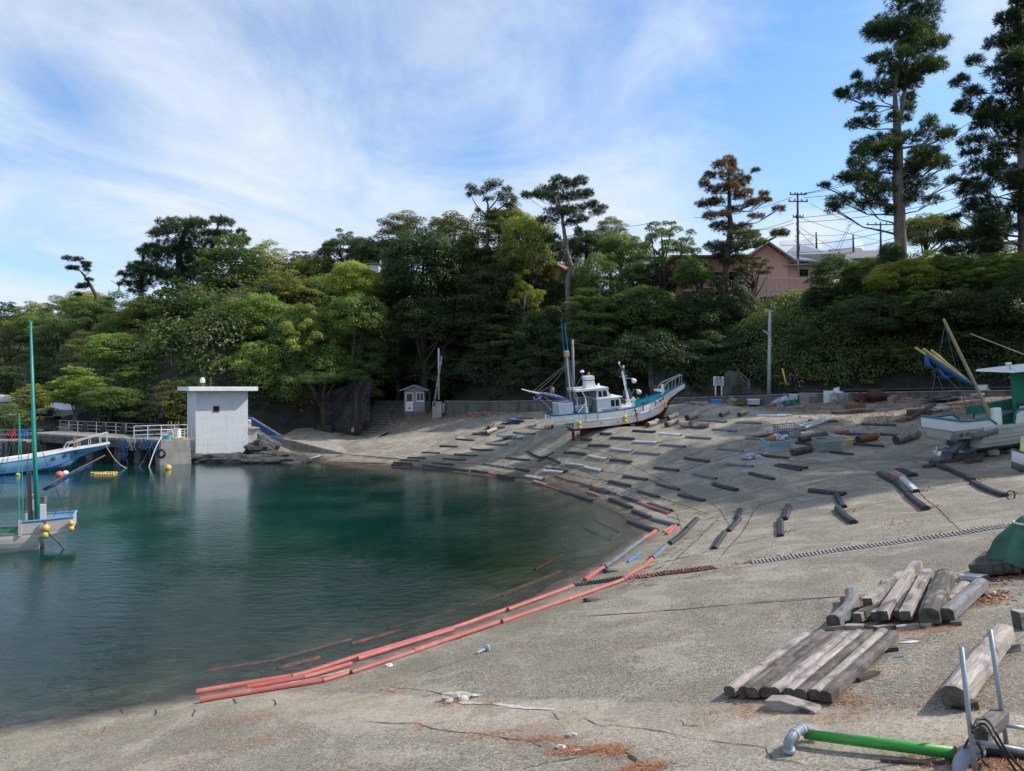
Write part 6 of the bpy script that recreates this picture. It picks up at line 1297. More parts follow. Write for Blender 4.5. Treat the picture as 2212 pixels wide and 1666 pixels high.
# -- boats
def hull(parent,st,mat_side,mat_bot,mat_rail,mat_in,deck,band=None,rake=.0,mat_deck=None,railr=.045,thick=.07):
    """st: list of (x, z_keel, z_chine, b_chine, z_sheer, b_sheer); x from stern to bow"""
    n=len(st)
    def q(i): return st[i]
    # bottom
    vs=[];
    for x,zk,zc,bc,z_s,bs in st: vs +=[(x,-bc,zc),(x,0,zk),(x,bc,zc)]
    m=MB();m.add(vs,[(3*i+k,3*i+3+k,3*i+4+k,3*i+1+k) for i in range(n-1) for k in (0,1)]);m.add([vs[0],vs[1],vs[2]],[(0,1,2)])
    m.build('hull_bottom',mat_bot,parent,local=True,smooth=True)
    # topsides, both sides with a slight flare, plus transom
    for_side=[]
    m=MB();K=5;vs=[]
    for x,zk,zc,bc,z_s,bs in st:
        for sg in (-1,1):
            for j in range(K):
                f=j/(K-1);vs.append((x,sg*(bc+(bs-bc)*(f**1.0)+.05*math.sin(math.pi*f)*(1 if bc > .3 else .2)),zc+(z_s-zc)*f))
    m.add(vs,[(2*K*i+o+j,2*K*(i+1)+o+j,2*K*(i+1)+o+j+1,2*K*i+o+j+1) for i in range(n-1) for o in (0,K) for j in range(K-1)])
    t0=[vs[j] for j in range(K)]+[vs[K+j] for j in range(K)][::-1];m.add(t0,[tuple(range(2*K))])
    t1=[vs[2*K*(n-1)+j] for j in range(K)]+[vs[2*K*(n-1)+K+j] for j in range(K)][::-1];m.add(t1,[tuple(range(2*K))])
    m.build('hull',mat_side,parent,local=True,smooth=False)
    # inner bulwark
    m=MB();vs=[]
    for x,zk,zc,bc,z_s,bs in st:
        b2=max(bs-thick,.02);zd=max(z_s-deck(x),zc+.02);bl=max(bc+(bs-bc)*(zd-zc)/max(z_s-zc,.01)-thick,.008)
        for sg in (-1,1): vs +=[(x+thick*(1 if x==st[0][0] else 0),sg*b2,z_s),(x+thick*(1 if x==st[0][0] else 0),sg*min(bl,b2),zd)]
    m.add(vs,[(4*i+o,4*i+4+o,4*i+5+o,4*i+1+o) for i in range(n-1) for o in (0,2)]+[(0,1,3,2)]);m.build('bulwark',mat_in,parent,local=True)
    m=MB();vv=[]
    for i in range(n): vv +=[vs[4*i+1],vs[4*i+3]]
    m.add(vv,[(2*i,2*i+2,2*i+3,2*i+1) for i in range(n-1)]);m.build('deck',mat_deck or mat_in,parent,local=True)
    for sg in (-1,1):
        m=MB();pts=[(x,sg*(bs-thick/2),z_s+.01) for x,zk,zc,bc,z_s,bs in st];m.prism([(-thick*.75,-.02),(thick*.75,-.02),(thick*.75,railr),(-thick*.75,railr)],pts);m.build('gunwale',mat_rail,parent,local=True)
    x,zk,zc,bc,z_s,bs=st[0];m=MB();m.box((x+.02,0,z_s+.012),(thick*1.4,2*bs-.02,railr+.018));m.build('stern_rail',mat_rail,parent,local=True)
def strake(parent,st,f,mat,r=.035,name='rubbing_strake',i0=0,i1=None,out=.0):
    for sg in (-1,1):
        pts=[(x,sg*(bc+(bs-bc)*f+.05*math.sin(math.pi*f)+out),zc+(z_s-zc)*f) for x,zk,zc,bc,z_s,bs in st[i0:i1]]
        MB().prism([(-r,-r),(r,-r),(r,r),(-r,r)],pts).build(name,mat,parent,local=True)
def boat_frame(origin,heading,pitch=0.0,roll=0.0):
    return Matrix.Translation(origin) @ Matrix.Rotation(heading,4,'Z') @ Matrix.Rotation(-pitch,4,'Y') @ Matrix.Rotation(roll,4,'X')
HULLW=M_('hull_white',(.88,.87,.84),.45,.08,1.2,dirt=(.36,.33,.28),dirtamt=.4,stretch=(1,1,.35));ANTI=M_('antifoul_red',(.2,.028,.025),.75,.3,2,dirt=(.09,.03,.028),dirtamt=.6)
TURQ=M_('turquoise_paint',(.03,.5,.55),.5,.12,2);DBLUE=M_('rail_blue',(.02,.09,.22),.5,.15,3);CABW=M_('cabin_white',(.7,.76,.77),.45,.06,1.5,dirt=(.35,.35,.32),dirtamt=.25);YFL=YEL
# --- the white fishing boat hauled out on the slope
hd=R(18);p0=hitc('D',800,1398)
B1M=boat_frame(p0+Vector((0,0,.93)),hd,R(5.0),R(5)) @ Matrix.Translation((-.35,0,0))
fb=thing('fishing_boat','white fishing boat with red bottom and turquoise foredeck hauled out on the slope','fishing boat',B1M)
S1=[(-.0,-.28,0,.86,1.0,.98),(1,-.33,-.02,.93,.95,1.05),(2,-.36,-.03,.97,.94,1.1),(3,-.38,-.03,.98,.96,1.12),(4,-.38,0,.95,1.0,1.11),(5,-.36,.06,.82,1.1,1.03),(5.8,-.32,.16,.62,1.26,.88),(6.5,-.25,.3,.4,1.46,.68),(7.0,-.12,.5,.2,1.62,.5),(7.3,.28,.85,.07,1.74,.39),(7.7,1.0,1.28,.04,1.88,.27),(8.3,1.45,1.62,.03,2.08,.16),(8.85,1.82,1.9,.02,2.22,.08)]
hull(fb,S1,HULLW,ANTI,DBLUE,TURQ,lambda x: .42 if x > 4.3 else .3,mat_deck=M_('deck_blue',(.08,.2,.26),.6,.2))
strake(fb,S1,.5,HULLW,.03,i1=10);strake(fb,S1,.5,M_('strake_line',(.2,.2,.2),.7),.012,'strake_line',i1=10,out=.03)
# red boot top over the lower strip of the hull, keel, rudder, propeller
m=MB();prof=[(.75,-.3),(.75,-.92),(1.2,-.94),(6.6,-.42),(6.9,-.2),(6.0,-.3),(3,-.36)]
vs=[(x,s*.06,z) for s in (-1,1) for x,z in prof];k=len(prof);m.add(vs,[tuple(range(k)),tuple(range(2*k-1,k-1,-1))]+[(i,(i+1) % k,k+(i+1) % k,k+i) for i in range(k)]);m.build('keel',ANTI,fb,local=True)
MB().box((.0+.22,0,-.62),(.2,.05,.62)).build('rudder',ANTI,fb,local=True);m=MB();m.box((.5,0,-.9),(.7,.07,.07));m.build('skeg',ANTI,fb,local=True)
m=MB()
for a_ in (0,120,240):
    Mx=Matrix.Rotation(R(a_+20),3,'X');m.add([Mx @ Vector(v)+Vector((.6,0,-.58)) for v in [(-.03,-.05,.03),(.03,.05,.03),(.05,.12,.2),(.0,.03,.3),(-.05,-.1,.2)]],[(0,1,2,3,4)])
m.tube([(.5,0,-.58),(.78,0,-.56)],.04,8);m.build('propeller',M_('bronze',(.22,.19,.1),.5,metal=.5),fb,local=True)
# stern platform
S1b=[(-1.45,.42,.45,.72,1.0,.8),(-.7,.40,.43,.84,1.0,.93),(.05,.40,.42,.9,1.003,.985)]
m=MB();vs=[]
for x,zk,zc,bc,z_s,bs in S1b: vs +=[(x,-bs,z_s),(x,-bc,zc),(x,bc,zc),(x,bs,z_s)]
m.add(vs,[(4*i+k,4*i+4+k,4*i+5+k,4*i+1+k) for i in range(2) for k in range(3)]+[(0,1,2,3)]);m.build('stern_platform',HULLW,fb,local=True)
m=MB();m.add([(x,s*(bs-.05),z_s-.3) for x,_,_,_,z_s,bs in S1b for s in (-1,1)],[(0,2,3,1),(2,4,5,3)]);m.build('platform_deck',M_('deck_blue'),fb,local=True)
for s in (-1,1): MB().prism([(-.05,-.02),(.05,-.02),(.05,.05),(-.05,.05)],[(x,s*(bs-.03),z_s) for x,_,_,_,z_s,bs in S1b]).build('platform_rail',DBLUE,fb,local=True)
MB().box((-1.45,0,1.02),(.09,1.55,.07)).build('platform_rail',DBLUE,fb,local=True)
for s in (-1,1): MB().prism([(-.03,-.03),(.03,-.03),(.03,.03),(-.03,.03)],[(x,s*(bc+.03),.62) for x,_,_,bc,_,bs in S1b]).build('rubbing_strake',WHITE,fb,local=True)
# slatted box on the stern
bx=MB().box((-.42,.05,1.25),(.98,1.2,.92)).build('stern_box',M_('worn_white_slats',(.5,.52,.55),.6,.15,3,dirt=(.25,.24,.22),dirtamt=.6,stretch=(5,5,.4)),fb,local=True)
m=MB()
for k in range(8): m.box((-.86+.125*k,-.57,1.25),(.09,.03,.92))
m.box((-.42,-.575,1.72),(1.02,.05,.06));m.box((-.42,-.575,.8),(1.02,.05,.06));m.build('slat',WHITE,bx,local=True)
# main mast bundle and sail boom
TAN=M_('tan_spar',(.4,.32,.19),.6,.2,4);MBL=M_('mast_blue',(.02,.13,.4),.5,.15,4)
MB().tube([(.15,-.1,.95),(-.05,-.1,5.1)],.085,8).build('mast',TAN,fb,local=True);MB().tube([(.1,-.22,.95),(-.08,-.2,4.9)],.05,8).build('mast',TAN,fb,local=True)
MB().tube([(.4,-.12,.7),(-.06,-.1,7.0)],[.055,.03],8).build('mast',MBL,fb,local=True);MB().tube([(0,.05,.95),(-.25,.0,7.3)],[.035,.02],8).build('mast',MBL,fb,local=True)
MB().box((-.03,-.12,4.95),(.3,.3,.4),bev=.03).build('mast_band',TAN,fb,local=True)
YS=M_('yellow_spar',(.6,.5,.12),.5,.15)
for k,(z1,mt) in enumerate([(2.82,WHITE),(2.62,YS),(2.6,YS)]): MB().tube([(.1,-.15+.12*k,1.75),(-3.3+.45*k,-.1+.12*k,z1+.05)],.04,6).build('boom',mt,fb,local=True)
SAILB=M_('furled_sail_blue',(.1,.12,.32),.8,.5,5,dirt=(.55,.55,.6),dirtamt=.7)
m=MB();m.tube([(.0,-.1,1.85),(-.7,-.12,2.1),(-1.4,-.1,2.32),(-2.0,-.1,2.45),(-2.35,-.1,2.35)],[.07,.14,.15,.12,.05],9);m.tube([(-1.9,-.1,2.4),(-2.2,-.12,2.1),(-2.45,-.1,2.05),(-2.5,-.1,2.3)],[.1,.12,.1,.05],8);m.build('furled_sail',SAILB,fb,local=True,smooth=True)
for q0,q1 in [((-.04,-.1,4.2),(-2.4,-.1,2.5)),((-.04,-.1,4.3),(-2.55,0,2.62)),((-.05,-.1,4.1),(-1.25,-.1,2.9)),((-1.25,-.1,2.9),(-2.2,-.1,2.5)),((-2.3,-.1,2.4),(-1.1,-.5,1.0)),((-2.0,-.1,2.4),(-.2,-.8,1.05)),((.1,-.1,2.0),(.9,-.3,3.4))]:
    MB().tube([q0,q1],.01,5).build('stay',ROPEW,fb,local=True)
m=MB();m.rock((-1.15,-.1,2.6),.17,3,2,(.8,.6,1.5),.5);m.build('rope_hank',M_('hank',(.32,.2,.17),.9,.5,9),fb,local=True)
# cabin
def cbox(parent,name,mat,x0,x1,hw_,z0,z1,rk0=0,rk1=0,tw=0):
    vs=[(x0,-hw_,z0),(x1,-hw_,z0),(x1,hw_,z0),(x0,hw_,z0),(x0+rk0,-hw_+tw,z1),(x1-rk1,-hw_+tw,z1),(x1-rk1,hw_-tw,z1),(x0+rk0,hw_-tw,z1)]
    return MB().add(vs,[(0,1,5,4),(1,2,6,5),(2,3,7,6),(3,0,4,7),(4,5,6,7),(3,2,1,0)]).build(name,mat,parent,local=True)
cb=cbox(fb,'cabin',CABW,1.75,3.6,.74,.7,1.78,0,.16);wh=cbox(fb,'wheelhouse',CABW,1.75,2.85,.70,1.84,2.42,0,.3)
cbox(fb,'cabin_roof',WHITE2,1.7,3.62,.8,1.785,1.84);
rf=cbox(fb,'canopy_roof',WHITE2,.25,2.62,.82,2.425,2.56,0,.06);
cbox(fb,'side_panel',CABW,.95,1.1,.72,.7,1.3);
for s in (-1,1): MB().add([(.9,s*.74,.75),(1.75,s*.74,.75),(1.75,s*.74,1.35),(1.0,s*.74,1.35)],[(0,1,2,3)]).build('side_panel',CABW,fb,local=True) if s==1 else None
for s in (-1,1): MB().tube([(.95,s*.72,.75),(.92,s*.72,2.0),(.7,s*.72,2.42)],.05,6).build('canopy_post',CABW,fb,local=True)
MB().box((1.74,0,1.6),(.02,1.3,1.5)).build('cabin_back',M_('cabin_shade',(.24,.29,.28),.6),fb,local=True)
for (x0,x1,z0,z1,par,y,sk) in [(2.75,3.4,1.22,1.66,cb,-.745,.04),(1.88,2.56,1.93,2.33,wh,-.706,.1)]:
    w=MB().add([(x0-.05,y,z0-.05),(x1+.07,y,z0-.05),(x1+.05-sk,y,z1+.05),(x0-.05+sk*.2,y,z1+.05),],[(0,1,2,3)]).build('window',WHITE2,par,local=True)
    m=MB();xm=(x0+x1)/2-sk*.3
    for a_,b2 in ((x0,xm-.025),(xm+.025,x1-.02)): m.add([(a_,y-.006,z0),(b2,y-.006,z0),(b2-sk*.7,y-.006,z1),(a_-sk*.1,y-.006,z1)],[(0,1,2,3)])
    m.build('pane',DGLASS,w,local=True)
w=MB().box((1.2,.73,2.05),(.9,.02,.55)).build('window',CABW,fb,local=True);MB().box((1.2,.715,2.08),(.75,.02,.42)).build('pane',DGLASS,w,local=True)
st1=cbox(fb,'funnel',WHITE2,1.2,1.92,.3,2.565,3.05,.02,.12);cbox(st1,'funnel_top',WHITE2,1.2,1.86,.33,3.1,3.32,.02,.06) if False else None
o=cbox(fb,'funnel_band',DBLUE,1.205,1.82,.31,3.052,3.1);o=cbox(fb,'funnel_cap',WHITE2,1.19,1.84,.33,3.102,3.34,0,.04)
MB().lathe([(.08,0),(.08,.16),(.06,.22),(0,.23)],(1.55,0,3.342),10).build('warning_light',M_('orange_lens',(.7,.22,.04),.4),fb,local=True)
MB().tube([(1.15,.1,2.56),(1.12,.1,3.6)],.014,5).build('antenna',GALV,fb,local=True);MB().lathe([(.14,0),(.15,.03),(.13,.1),(.07,.15),(0,.16)],(1.12,.1,3.6),12).build('antenna_dome',WHITE2,fb,local=True)
MB().tube([(2.2,-.1,2.56),(2.2,-.1,2.78)],.07,8).build('vent',WHITE2,fb,local=True);MB().box((1.0,-.4,2.61),(.14,.2,.12)).build('horn',GALV,fb,local=True)
MB().tube([(.3,-.84,1.05),(1.0,-.76,1.75)],.035,6).build('brace',WHITE,fb,local=True)
m=MB();m.tube([(1.5,-.3,.75),(1.45,-.35,1.2),(1.6,-.4,1.5),(1.5,-.45,1.9)],.03,5);m.tube([(1.2,-.5,.7),(1.4,-.3,.9),(1.55,-.5,.8)],.03,5);m.build('hose',BLACKC,fb,local=True)
MB().box((1.05,.7,.95+.15),(.7,.5,.4),bev=.04).build('ice_box',WHITE2,fb,local=True)
MB().box((3.9,-.1,1.02),(.8,1.1,.2),bev=.03).build('hatch',WHITE2,fb,local=True);MB().box((.85,-.1,1.3),(.5,.5,.24)).build('hauler',M_('hauler_blue',(.05,.12,.4),.5),fb,local=True) if False else None
text(fb,'SO3-21236',.27,frame((2.72,-.752,.98),(1,0,0),(0,-1,0)),INK,bold=.006)
ya=-.99
text(fb,'遠  景  丸',.34,frame((-.012,0,.2),(0,-1,0),(-1,0,0)),INK,bold=.004);text(fb,'宮  戸  港',.2,frame((-1.462,.0,.83),(0,-1,0),(-1,0,0)),INK,bold=.003)
def side_text(parent,s,size,x,st,f,gap=.004,mat=None,sx=1):
    for i in range(len(st)-1):
        if st[i][0] <=x <=st[i+1][0]:
            a,b=st[i],st[i+1];u=(x-a[0])/(b[0]-a[0])
            def P_(q,ff): return Vector((q[0],-(q[3]+(q[5]-q[3])*ff+.05*math.sin(math.pi*ff)*(1 if q[3] > .3 else .2)),q[2]+(q[4]-q[2])*ff))
            p=P_(a,f).lerp(P_(b,f),u);xa=(P_(b,f)-P_(a,f)).normalized();up=(P_(a,f+.2)-P_(a,f-.2)).normalized();n_=xa.cross(up).normalized()
            return text(parent,s,size,frame(p+n_*gap,xa,n_),mat or INK,bold=.004)
for s,x in (('丸',6.15),('景',6.5),('遠',6.8)): side_text(fb,s,.2,x,S1,.82,.03)
# fenders, rub frames
def fender(parent,x,y,z0,zt,mat=YFL,r=.14,n=2):
    f=MB()
    for k in range(n): f.sphere((x,y,z0+k*r*1.9),r,8,1.05)
    o=f.build('fender',mat,parent,local=True,smooth=True);MB().tube([(x,y,z0+n*r*1.7),(x,y+.03,zt)],.012,5).build('lanyard',ROPEB,o,local=True)
fender(fb,.25,-1.1,.12,1.0);fender(fb,3.55,-1.16,.2,1.0);fender(fb,6.95,-.62,.85,1.6,r=.12)
fender(fb,-.95,.5,.3,.45,r=.1,n=1)
m=MB();m.tube([(.75,-1.1,.9),(.75,-1.1,.45),(1.6,-1.13,.45),(1.6,-1.13,.9)],.03,6);m.build('rub_frame',GALV,fb,local=True)
for x in (5.0,6.0): m=MB();y=-(.86 if x > 5.5 else 1.03)-.03;m.box((x,y,.95+(x-5)*.2),(.1,.05,.42));m.build('rub_pad',M_('rub_grey',(.3,.33,.34),.6),fb,local=True)
m=MB();m.tube([(4.3,-1.13,1.05),(4.45,-1.12,.45),(4.6,-.98,-.2)],.03,6);m.box((4.33,-1.17,.85),(.25,.05,.06));m.box((4.4,-1.16,.6),(.25,.05,.06));m.build('boarding_rope',BLACKC,fb,local=True)
# foremast with lamps
MB().tube([(4.55,0,.8),(4.05,0,3.45)],[.1,.06],8).build('foremast',WHITE,fb,local=True);MB().tube([(4.62,.08,.8),(4.2,.08,3.7)],[.07,.05],8).build('foremast',MBL,fb,local=True)
MB().tube([(3.85,0,3.1),(4.4,0,3.1)],.03,6).build('crosstree',GALV,fb,local=True);MB().tube([(4.12,0,3.5),(3.85,0,3.95)],.025,6).build('lamp_stalk',GALV,fb,local=True);MB().lathe([(.07,0),(.08,.1),(.04,.17),(0,.18)],(3.85,0,3.95),10).build('mast_lamp',M_('lamp_cream',(.7,.6,.4),.4),fb,local=True);MB().lathe([(.07,0),(.08,.1),(.04,.17),(0,.18)],(4.15,0,3.68),10).build('mast_lamp',M_('lamp_cream'),fb,local=True)
for (x,z) in ((4.85,2.75),(5.2,1.95)):
    MB().tube([(x-.6,0,z-.3 if z < 2 else z+.2),(x-.3,0,z+.18),(x,-.1,z+.12)],.02,6).build('lamp_arm',GALV,fb,local=True)
    MB().lathe([(.06,.2),(.09,.12),(.17,-.02),(.14,-.14),(.06,-.2),(0,-.2)],(x,-.1,z),12,Matrix.Rotation(R(-40),3,'Y')).build('fishing_lamp',M_('lamp_glass',(.7,.72,.74),.2),fb,local=True,smooth=True)
m=torus(MB(),(4.4,.1,1.9),.3,.02,n=24);m.add([(4.4+.3*math.cos(a_),.1,1.9+.3*math.sin(a_)) for a_ in [i*math.pi/12 for i in range(24)]],[tuple(range(24))]);m.build('line_disc',M_('smoked_disc',(.12,.09,.1),.4),fb,local=True)
m=MB();m.box((4.35,-.25,1.15),(.14,.14,.8));m.box((4.7,-.2,1.2),(.14,.14,.9));m.box((4.5,-.25,1.45),(.7,.16,.14));m.build('winch_frame',WHITE,fb,local=True);MB().lathe([(.1,-.15),(.2,-.13),(.2,.13),(.1,.15)],(4.3,-.3,1.15),12,Matrix.Rotation(R(90),3,'X')).build('winch_drum',WHITE2,fb,local=True)
MB().box((6.9,-.35,1.85),(.14,.14,.95)).build('bow_post',WHITE2,fb,local=True);MB().box((6.85,0,1.9),(.35,.9,.12)).build('bow_thwart',WHITE2,fb,local=True)
MB().box((6.1,.1,1.0),(.7,.9,.12)).build('bow_shelf',M_('deck_dark',(.03,.06,.12),.6),fb,local=True)
for x in (5.0,5.6,6.2): MB().box((x,.93-(x-5)*.24,1.1+(x-5)*.2),(.06,.06,.5)).build('bulwark_rib',TURQ,fb,local=True)
for s in (-1,1):
    k=lambda x: s*(.30-(x-7.3)*.13 if x > 7.3 else .42-(x-6.9)*.3)
    MB().tube([(6.95,k(6.95),1.7),(7.0,k(6.95),2.1),(7.3,k(7.3),2.42),(8.6,k(8.6),2.85)],.03,6).build('bow_rail',M_('stainless',(.6,.6,.6),.3,.1,metal=.7),fb,local=True)
    for x in (7.4,8.0,8.55): MB().tube([(x,k(x),1.75+(x-7.3)*.33),(x+.02,k(x),2.45+(x-7.4)*.34)],.018,5).build('stanchion',MATS['stainless'],fb,local=True)
m=MB();m.box((0,0,-.25),(.26,.16,.8));sp_=WMX[fb.name] @ Vector((4.35,-.6,-.5));gz=zs1(sp_.x,sp_.y)
solo('prop_block',MB().box((sp_.x,sp_.y,(sp_.z+gz)/2+.12),(.34,.3,sp_.z-gz+.5),Matrix.Rotation(R(6),3,'Y')),WOODG,'grey wooden prop standing under the white fishing boat hull','wooden prop')
for s in (-1,):
    for x,sz in ((1.85,.12),(3.1,.1),(5.6,.12)): torus(MB(),(x,-1.06 if x < 4 else -.82,.22 if x < 4 else .55),.06,.015,n=12,k=5).build('hull_eye',GALV,fb,local=True)
# --- boat with the green wheelhouse at the right edge
pk_=hitc('H',1260,1470);B2M=boat_frame(pk_+Vector((-.15,0,.52)),R(8),R(7.5),R(3)) @ Matrix.Scale(1.17,4)
gb=thing('motor_boat','white motor boat with green wheelhouse curtain and yellow mast at right edge','motor boat',B2M)
CRM=M_('cream_hull',(.5,.5,.47),.5,.08,2,dirt=(.3,.28,.25),dirtamt=.5,stretch=(1,1,.4));TEAL=M_('teal_trim',(.01,.14,.17),.5,.15);GRN=M_('green_paint',(.03,.2,.12),.6,.15,3);FOUL=M_('fouled_blue_bottom',(.2,.26,.28),.8,.3,2,dirt=(.3,.27,.25),dirtamt=.7)
S2=[(-.55,-.28,.06,.72,.88,.98),(.6,-.36,.04,.8,.86,1.04),(2,-.38,.05,.84,.88,1.1),(3.5,-.36,.1,.84,.95,1.12),(5,-.3,.22,.68,1.1,1.0),(6.2,-.1,.45,.36,1.3,.7),(7,.5,.85,.1,1.5,.3)]
hull(gb,S2,CRM,FOUL,CRM,GRN,lambda x: .35)
for f in (.28,.5,.62): strake(gb,S2,f,CRM,.03 if f < .6 else .02,'spray_rail')
strake(gb,S2,.97,CRM,.05,i0=0)
for x in (.25,2.6): MB().box((x,-.74,-.1),(.22,.3,.26),Matrix.Rotation(R(-30),3,'X')).build('red_patch',M_('red_patch',(.42,.03,.06),.7,.2),gb,local=True) if False else None
for x in (.05,2.35): MB().add([(x,-.80,.05),(x+.2,-.805,.05),(x+.2,-.42,-.16),(x,-.42,-.15)],[(0,1,2,3)]).build('red_patch',M_('red_patch',(.42,.03,.06),.7,.2),gb,local=True)
S2b=[(-1.75,.55,.58,.66,.98,.8),(-1.1,.5,.53,.78,.96,.9),(-.5,.48,.5,.86,.95,.99)]
m=MB();vs=[]
for x,zk,zc,bc,z_s,bs in S2b: vs +=[(x,-bs,z_s),(x,-bc,zc),(x,bc,zc),(x,bs,z_s)]
m.add(vs,[(4*i+k,4*i+4+k,4*i+5+k,4*i+1+k) for i in range(2) for k in range(3)]+[(0,1,2,3)]);m.build('stern_platform',CRM,gb,local=True)
MB().add([(-1.72,-.76,.75),(-1.72,.76,.75),(-.5,.93,.75),(-.5,-.93,.75)],[(0,1,2,3)]).build('platform_deck',GRN,gb,local=True)
for s in (-1,1):
    ps=[(-1.8,s*.84,.93),(-1.1,s*.93,.93),(.0,s*1.02,.88)];m=MB();m.add([ps[0],ps[1],ps[2],(.05,s*1.02,1.0),(-.2,s*1.02,1.24),(-1.1,s*.95,1.26),(-1.85,s*.87,1.42)],[(0,1,5,6),(1,2,3,4,5)]);m.build('stern_bulwark',WHITE2,gb,local=True)
    MB().tube([(-1.85,s*.87,1.42),(-1.4,s*.93,1.31),(-1.1,s*.95,1.27),(-.25,s*1.02,1.25),(.05,s*1.02,1.0)],.045,6).build('trim',TEAL,gb,local=True)
    m=MB();m.add([(.75,s*1.08,.9),(5,s*1.1,1.1),(5,s*1.12,1.55),(.95,s*1.09,1.4)],[(0,1,2,3)]);m.add([(.75,s*1.04,.9),(5,s*1.06,1.1),(5,s*1.08,1.55),(.95,s*1.05,1.4)],[(3,2,1,0)]);m.build('side_bulwark',WHITE2,gb,local=True)
    MB().tube([(.78,s*1.07,.92),(.85,s*1.08,1.3),(1.0,s*1.08,1.44),(5,s*1.1,1.6)],.05,6).build('trim',TEAL,gb,local=True)
MB().box((-1.83,0,1.2),(.05,1.72,.46)).build('stern_bulwark',WHITE2,gb,local=True);MB().tube([(-1.85,-.86,1.42),(-1.85,.86,1.42)],.045,6).build('trim',TEAL,gb,local=True)
MB().tube([(1.2,-.95,1.5),(3.4,-.95,1.62)],.05,6).build('side_pole',M_('pale_pole',(.5,.46,.38),.6),gb,local=True);MB().box((2.3,.9,1.35),(4,.06,.35)).build('far_bulwark',GRN,gb,local=True)
MB().box((.28,-.75,1.15),(.34,.2,.9)).build('mast_foot',WHITE,gb,local=True);MB().box((.55,-.55,1.05),(.22,.2,.6)).build('wood_post',WOODB,gb,local=True)
MB().tube([(.15,-.6,1.25),(-1.55,-.55,5.45)],[.08,.05],8).build('mast',TAN,gb,local=True)
YB=M_('bamboo_yellow',(.5,.38,.15),.6,.2)
for k in range(3): MB().tube([(-.25+.05*k,-.55+.1*k,2.45),(-2.85+.42*k,-.5+.1*k,4.45-.1*k)],.05,6).build('spar',YB,gb,local=True)
m=MB();m.tube([(-.35,-.55,2.55),(-1.0,-.6,2.95),(-1.6,-.55,3.4),(-2.1,-.55,3.8),(-2.5,-.5,4.2)],[.06,.1,.12,.1,.04],9);m.tube([(-2.4,-.5,4.1),(-2.4,-.5,3.7),(-2.2,-.5,3.55)],[.07,.11,.06],8);m.tube([(-1.3,-.5,3.15),(-1.7,-.5,3.1),(-1.9,-.5,3.5)],[.08,.08,.05],8)
m.build('blue_tarpaulin',M_('blue_sailcloth',(.02,.09,.24),.65,.4,4),gb,local=True,smooth=True)
for q0,q1 in [((-2.0,-.5,3.2),(-1.6,-.85,1.45)),((-1.9,-.5,3.4),(-.4,-.9,1.5)),((-1.5,-.5,5.3),(.0,.5,1.6)),((-1.5,-.5,5.1),(-1.8,.5,1.5)),((-1.5,-.5,5.2),(-.4,-.6,2.4))]: MB().tube([q0,q1],.012,5).build('stay',ROPEB,gb,local=True)
# wheelhouse
MB().add([(2.35,-.7,1.0),(3.15,-.72,1.0),(3.0,-.72,2.75),(2.35,-.7,2.75)],[(0,1,2,3)]).build('green_curtain',M_('green_canvas',(.015,.2,.13),.75,.15,2),gb,local=True);MB().add([(2.35,-.7,1.0),(2.35,.7,1.0),(2.35,.7,2.75),(2.35,-.7,2.75)],[(0,1,2,3)]).build('green_curtain',MATS['green_canvas'],gb,local=True)
cbox(gb,'wheelhouse',M_('grey_blue_cabin',(.2,.25,.33),.5),3.1,4.8,.7,.9,2.75,.15,.3);MB().add([(3.3,-.74,1.9),(4.3,-.74,1.9),(4.3,-.72,2.6),(3.22,-.72,2.6)],[(0,1,2,3)]).build('window',DGLASS,gb,local=True)
MB().add([(1.0,-1.0,2.96),(5.2,-1.05,2.78),(5.2,1.05,2.78),(1.0,1.0,2.96),(1.05,-1.0,3.04),(5.2,-1.05,2.95),(5.2,1.05,2.95),(1.05,1.0,3.04)],[(0,1,5,4),(1,2,6,5),(2,3,7,6),(3,0,4,7),(4,5,6,7),(3,2,1,0)]).build('canopy_roof',WHITE2,gb,local=True)
MB().tube([(2.4,-.98,2.8),(5.2,-1.06,2.72)],.06,6).build('roof_rail',WHITE2,gb,local=True)
MB().tube([(1.25,-.6,3.0),(1.18,-.6,3.25)],.025,6).build('light_stalk',GALV,gb,local=True);MB().box((1.15,-.6,3.3),(.22,.12,.1),bev=.02).build('deck_light',M_('pale_green',(.6,.7,.6),.4),gb,local=True);MB().box((2.9,-.3,3.12),(.26,.2,.2)).build('antenna_base',WHITE2,gb,local=True);MB().tube([(2.9,-.3,3.2),(-.2,-.3,4.7)],.018,5).build('whip_antenna',M_('pale_pole'),gb,local=True)
MB().lathe([(.12,0),(.14,.28),(.1,.28)],(1.55,-.6,1.35),10).build('pail',BLACK,gb,local=True)
# stern drive
DRV=M_('drive_grey',(.22,.27,.31),.5,.3,4,dirt=(.05,.05,.06),dirtamt=.6)
m=MB();m.tube([(-.6,0,.25),(-1.0,0,.12),(-1.3,0,-.05),(-1.85,0,.02)],[.2,.2,.16,.1],8);m.box((-1.35,0,-.15),(.8,.1,.3));m.build('drive_leg',DRV,gb,local=True)
m=MB();m.tube([(-.55,-.3,.45),(-.95,-.15,-.02)],.07,6);m.tube([(-.55,.3,.45),(-.95,.15,-.02)],.07,6);m.tube([(-.6,-.1,.2),(-.35,-.25,-.3)],.09,6);m.box((-1.2,0,.22),(.5,.08,.2),Matrix.Rotation(R(30),3,'Y'));m.build('drive_bracket',M_('drive_blue',(.05,.1,.15),.5,.3),gb,local=True)
m=MB()
for a_ in (0,120,240):
    Mx=Matrix.Rotation(R(a_),3,'X');m.add([Mx @ Vector(v)+Vector((-1.9,0,.02)) for v in [(0,-.04,.03),(0,.04,.03),(.05,.13,.16),(0,.02,.25),(-.05,-.12,.16)]],[(0,1,2,3,4)])
m.build('propeller',WHITE2,gb,local=True)
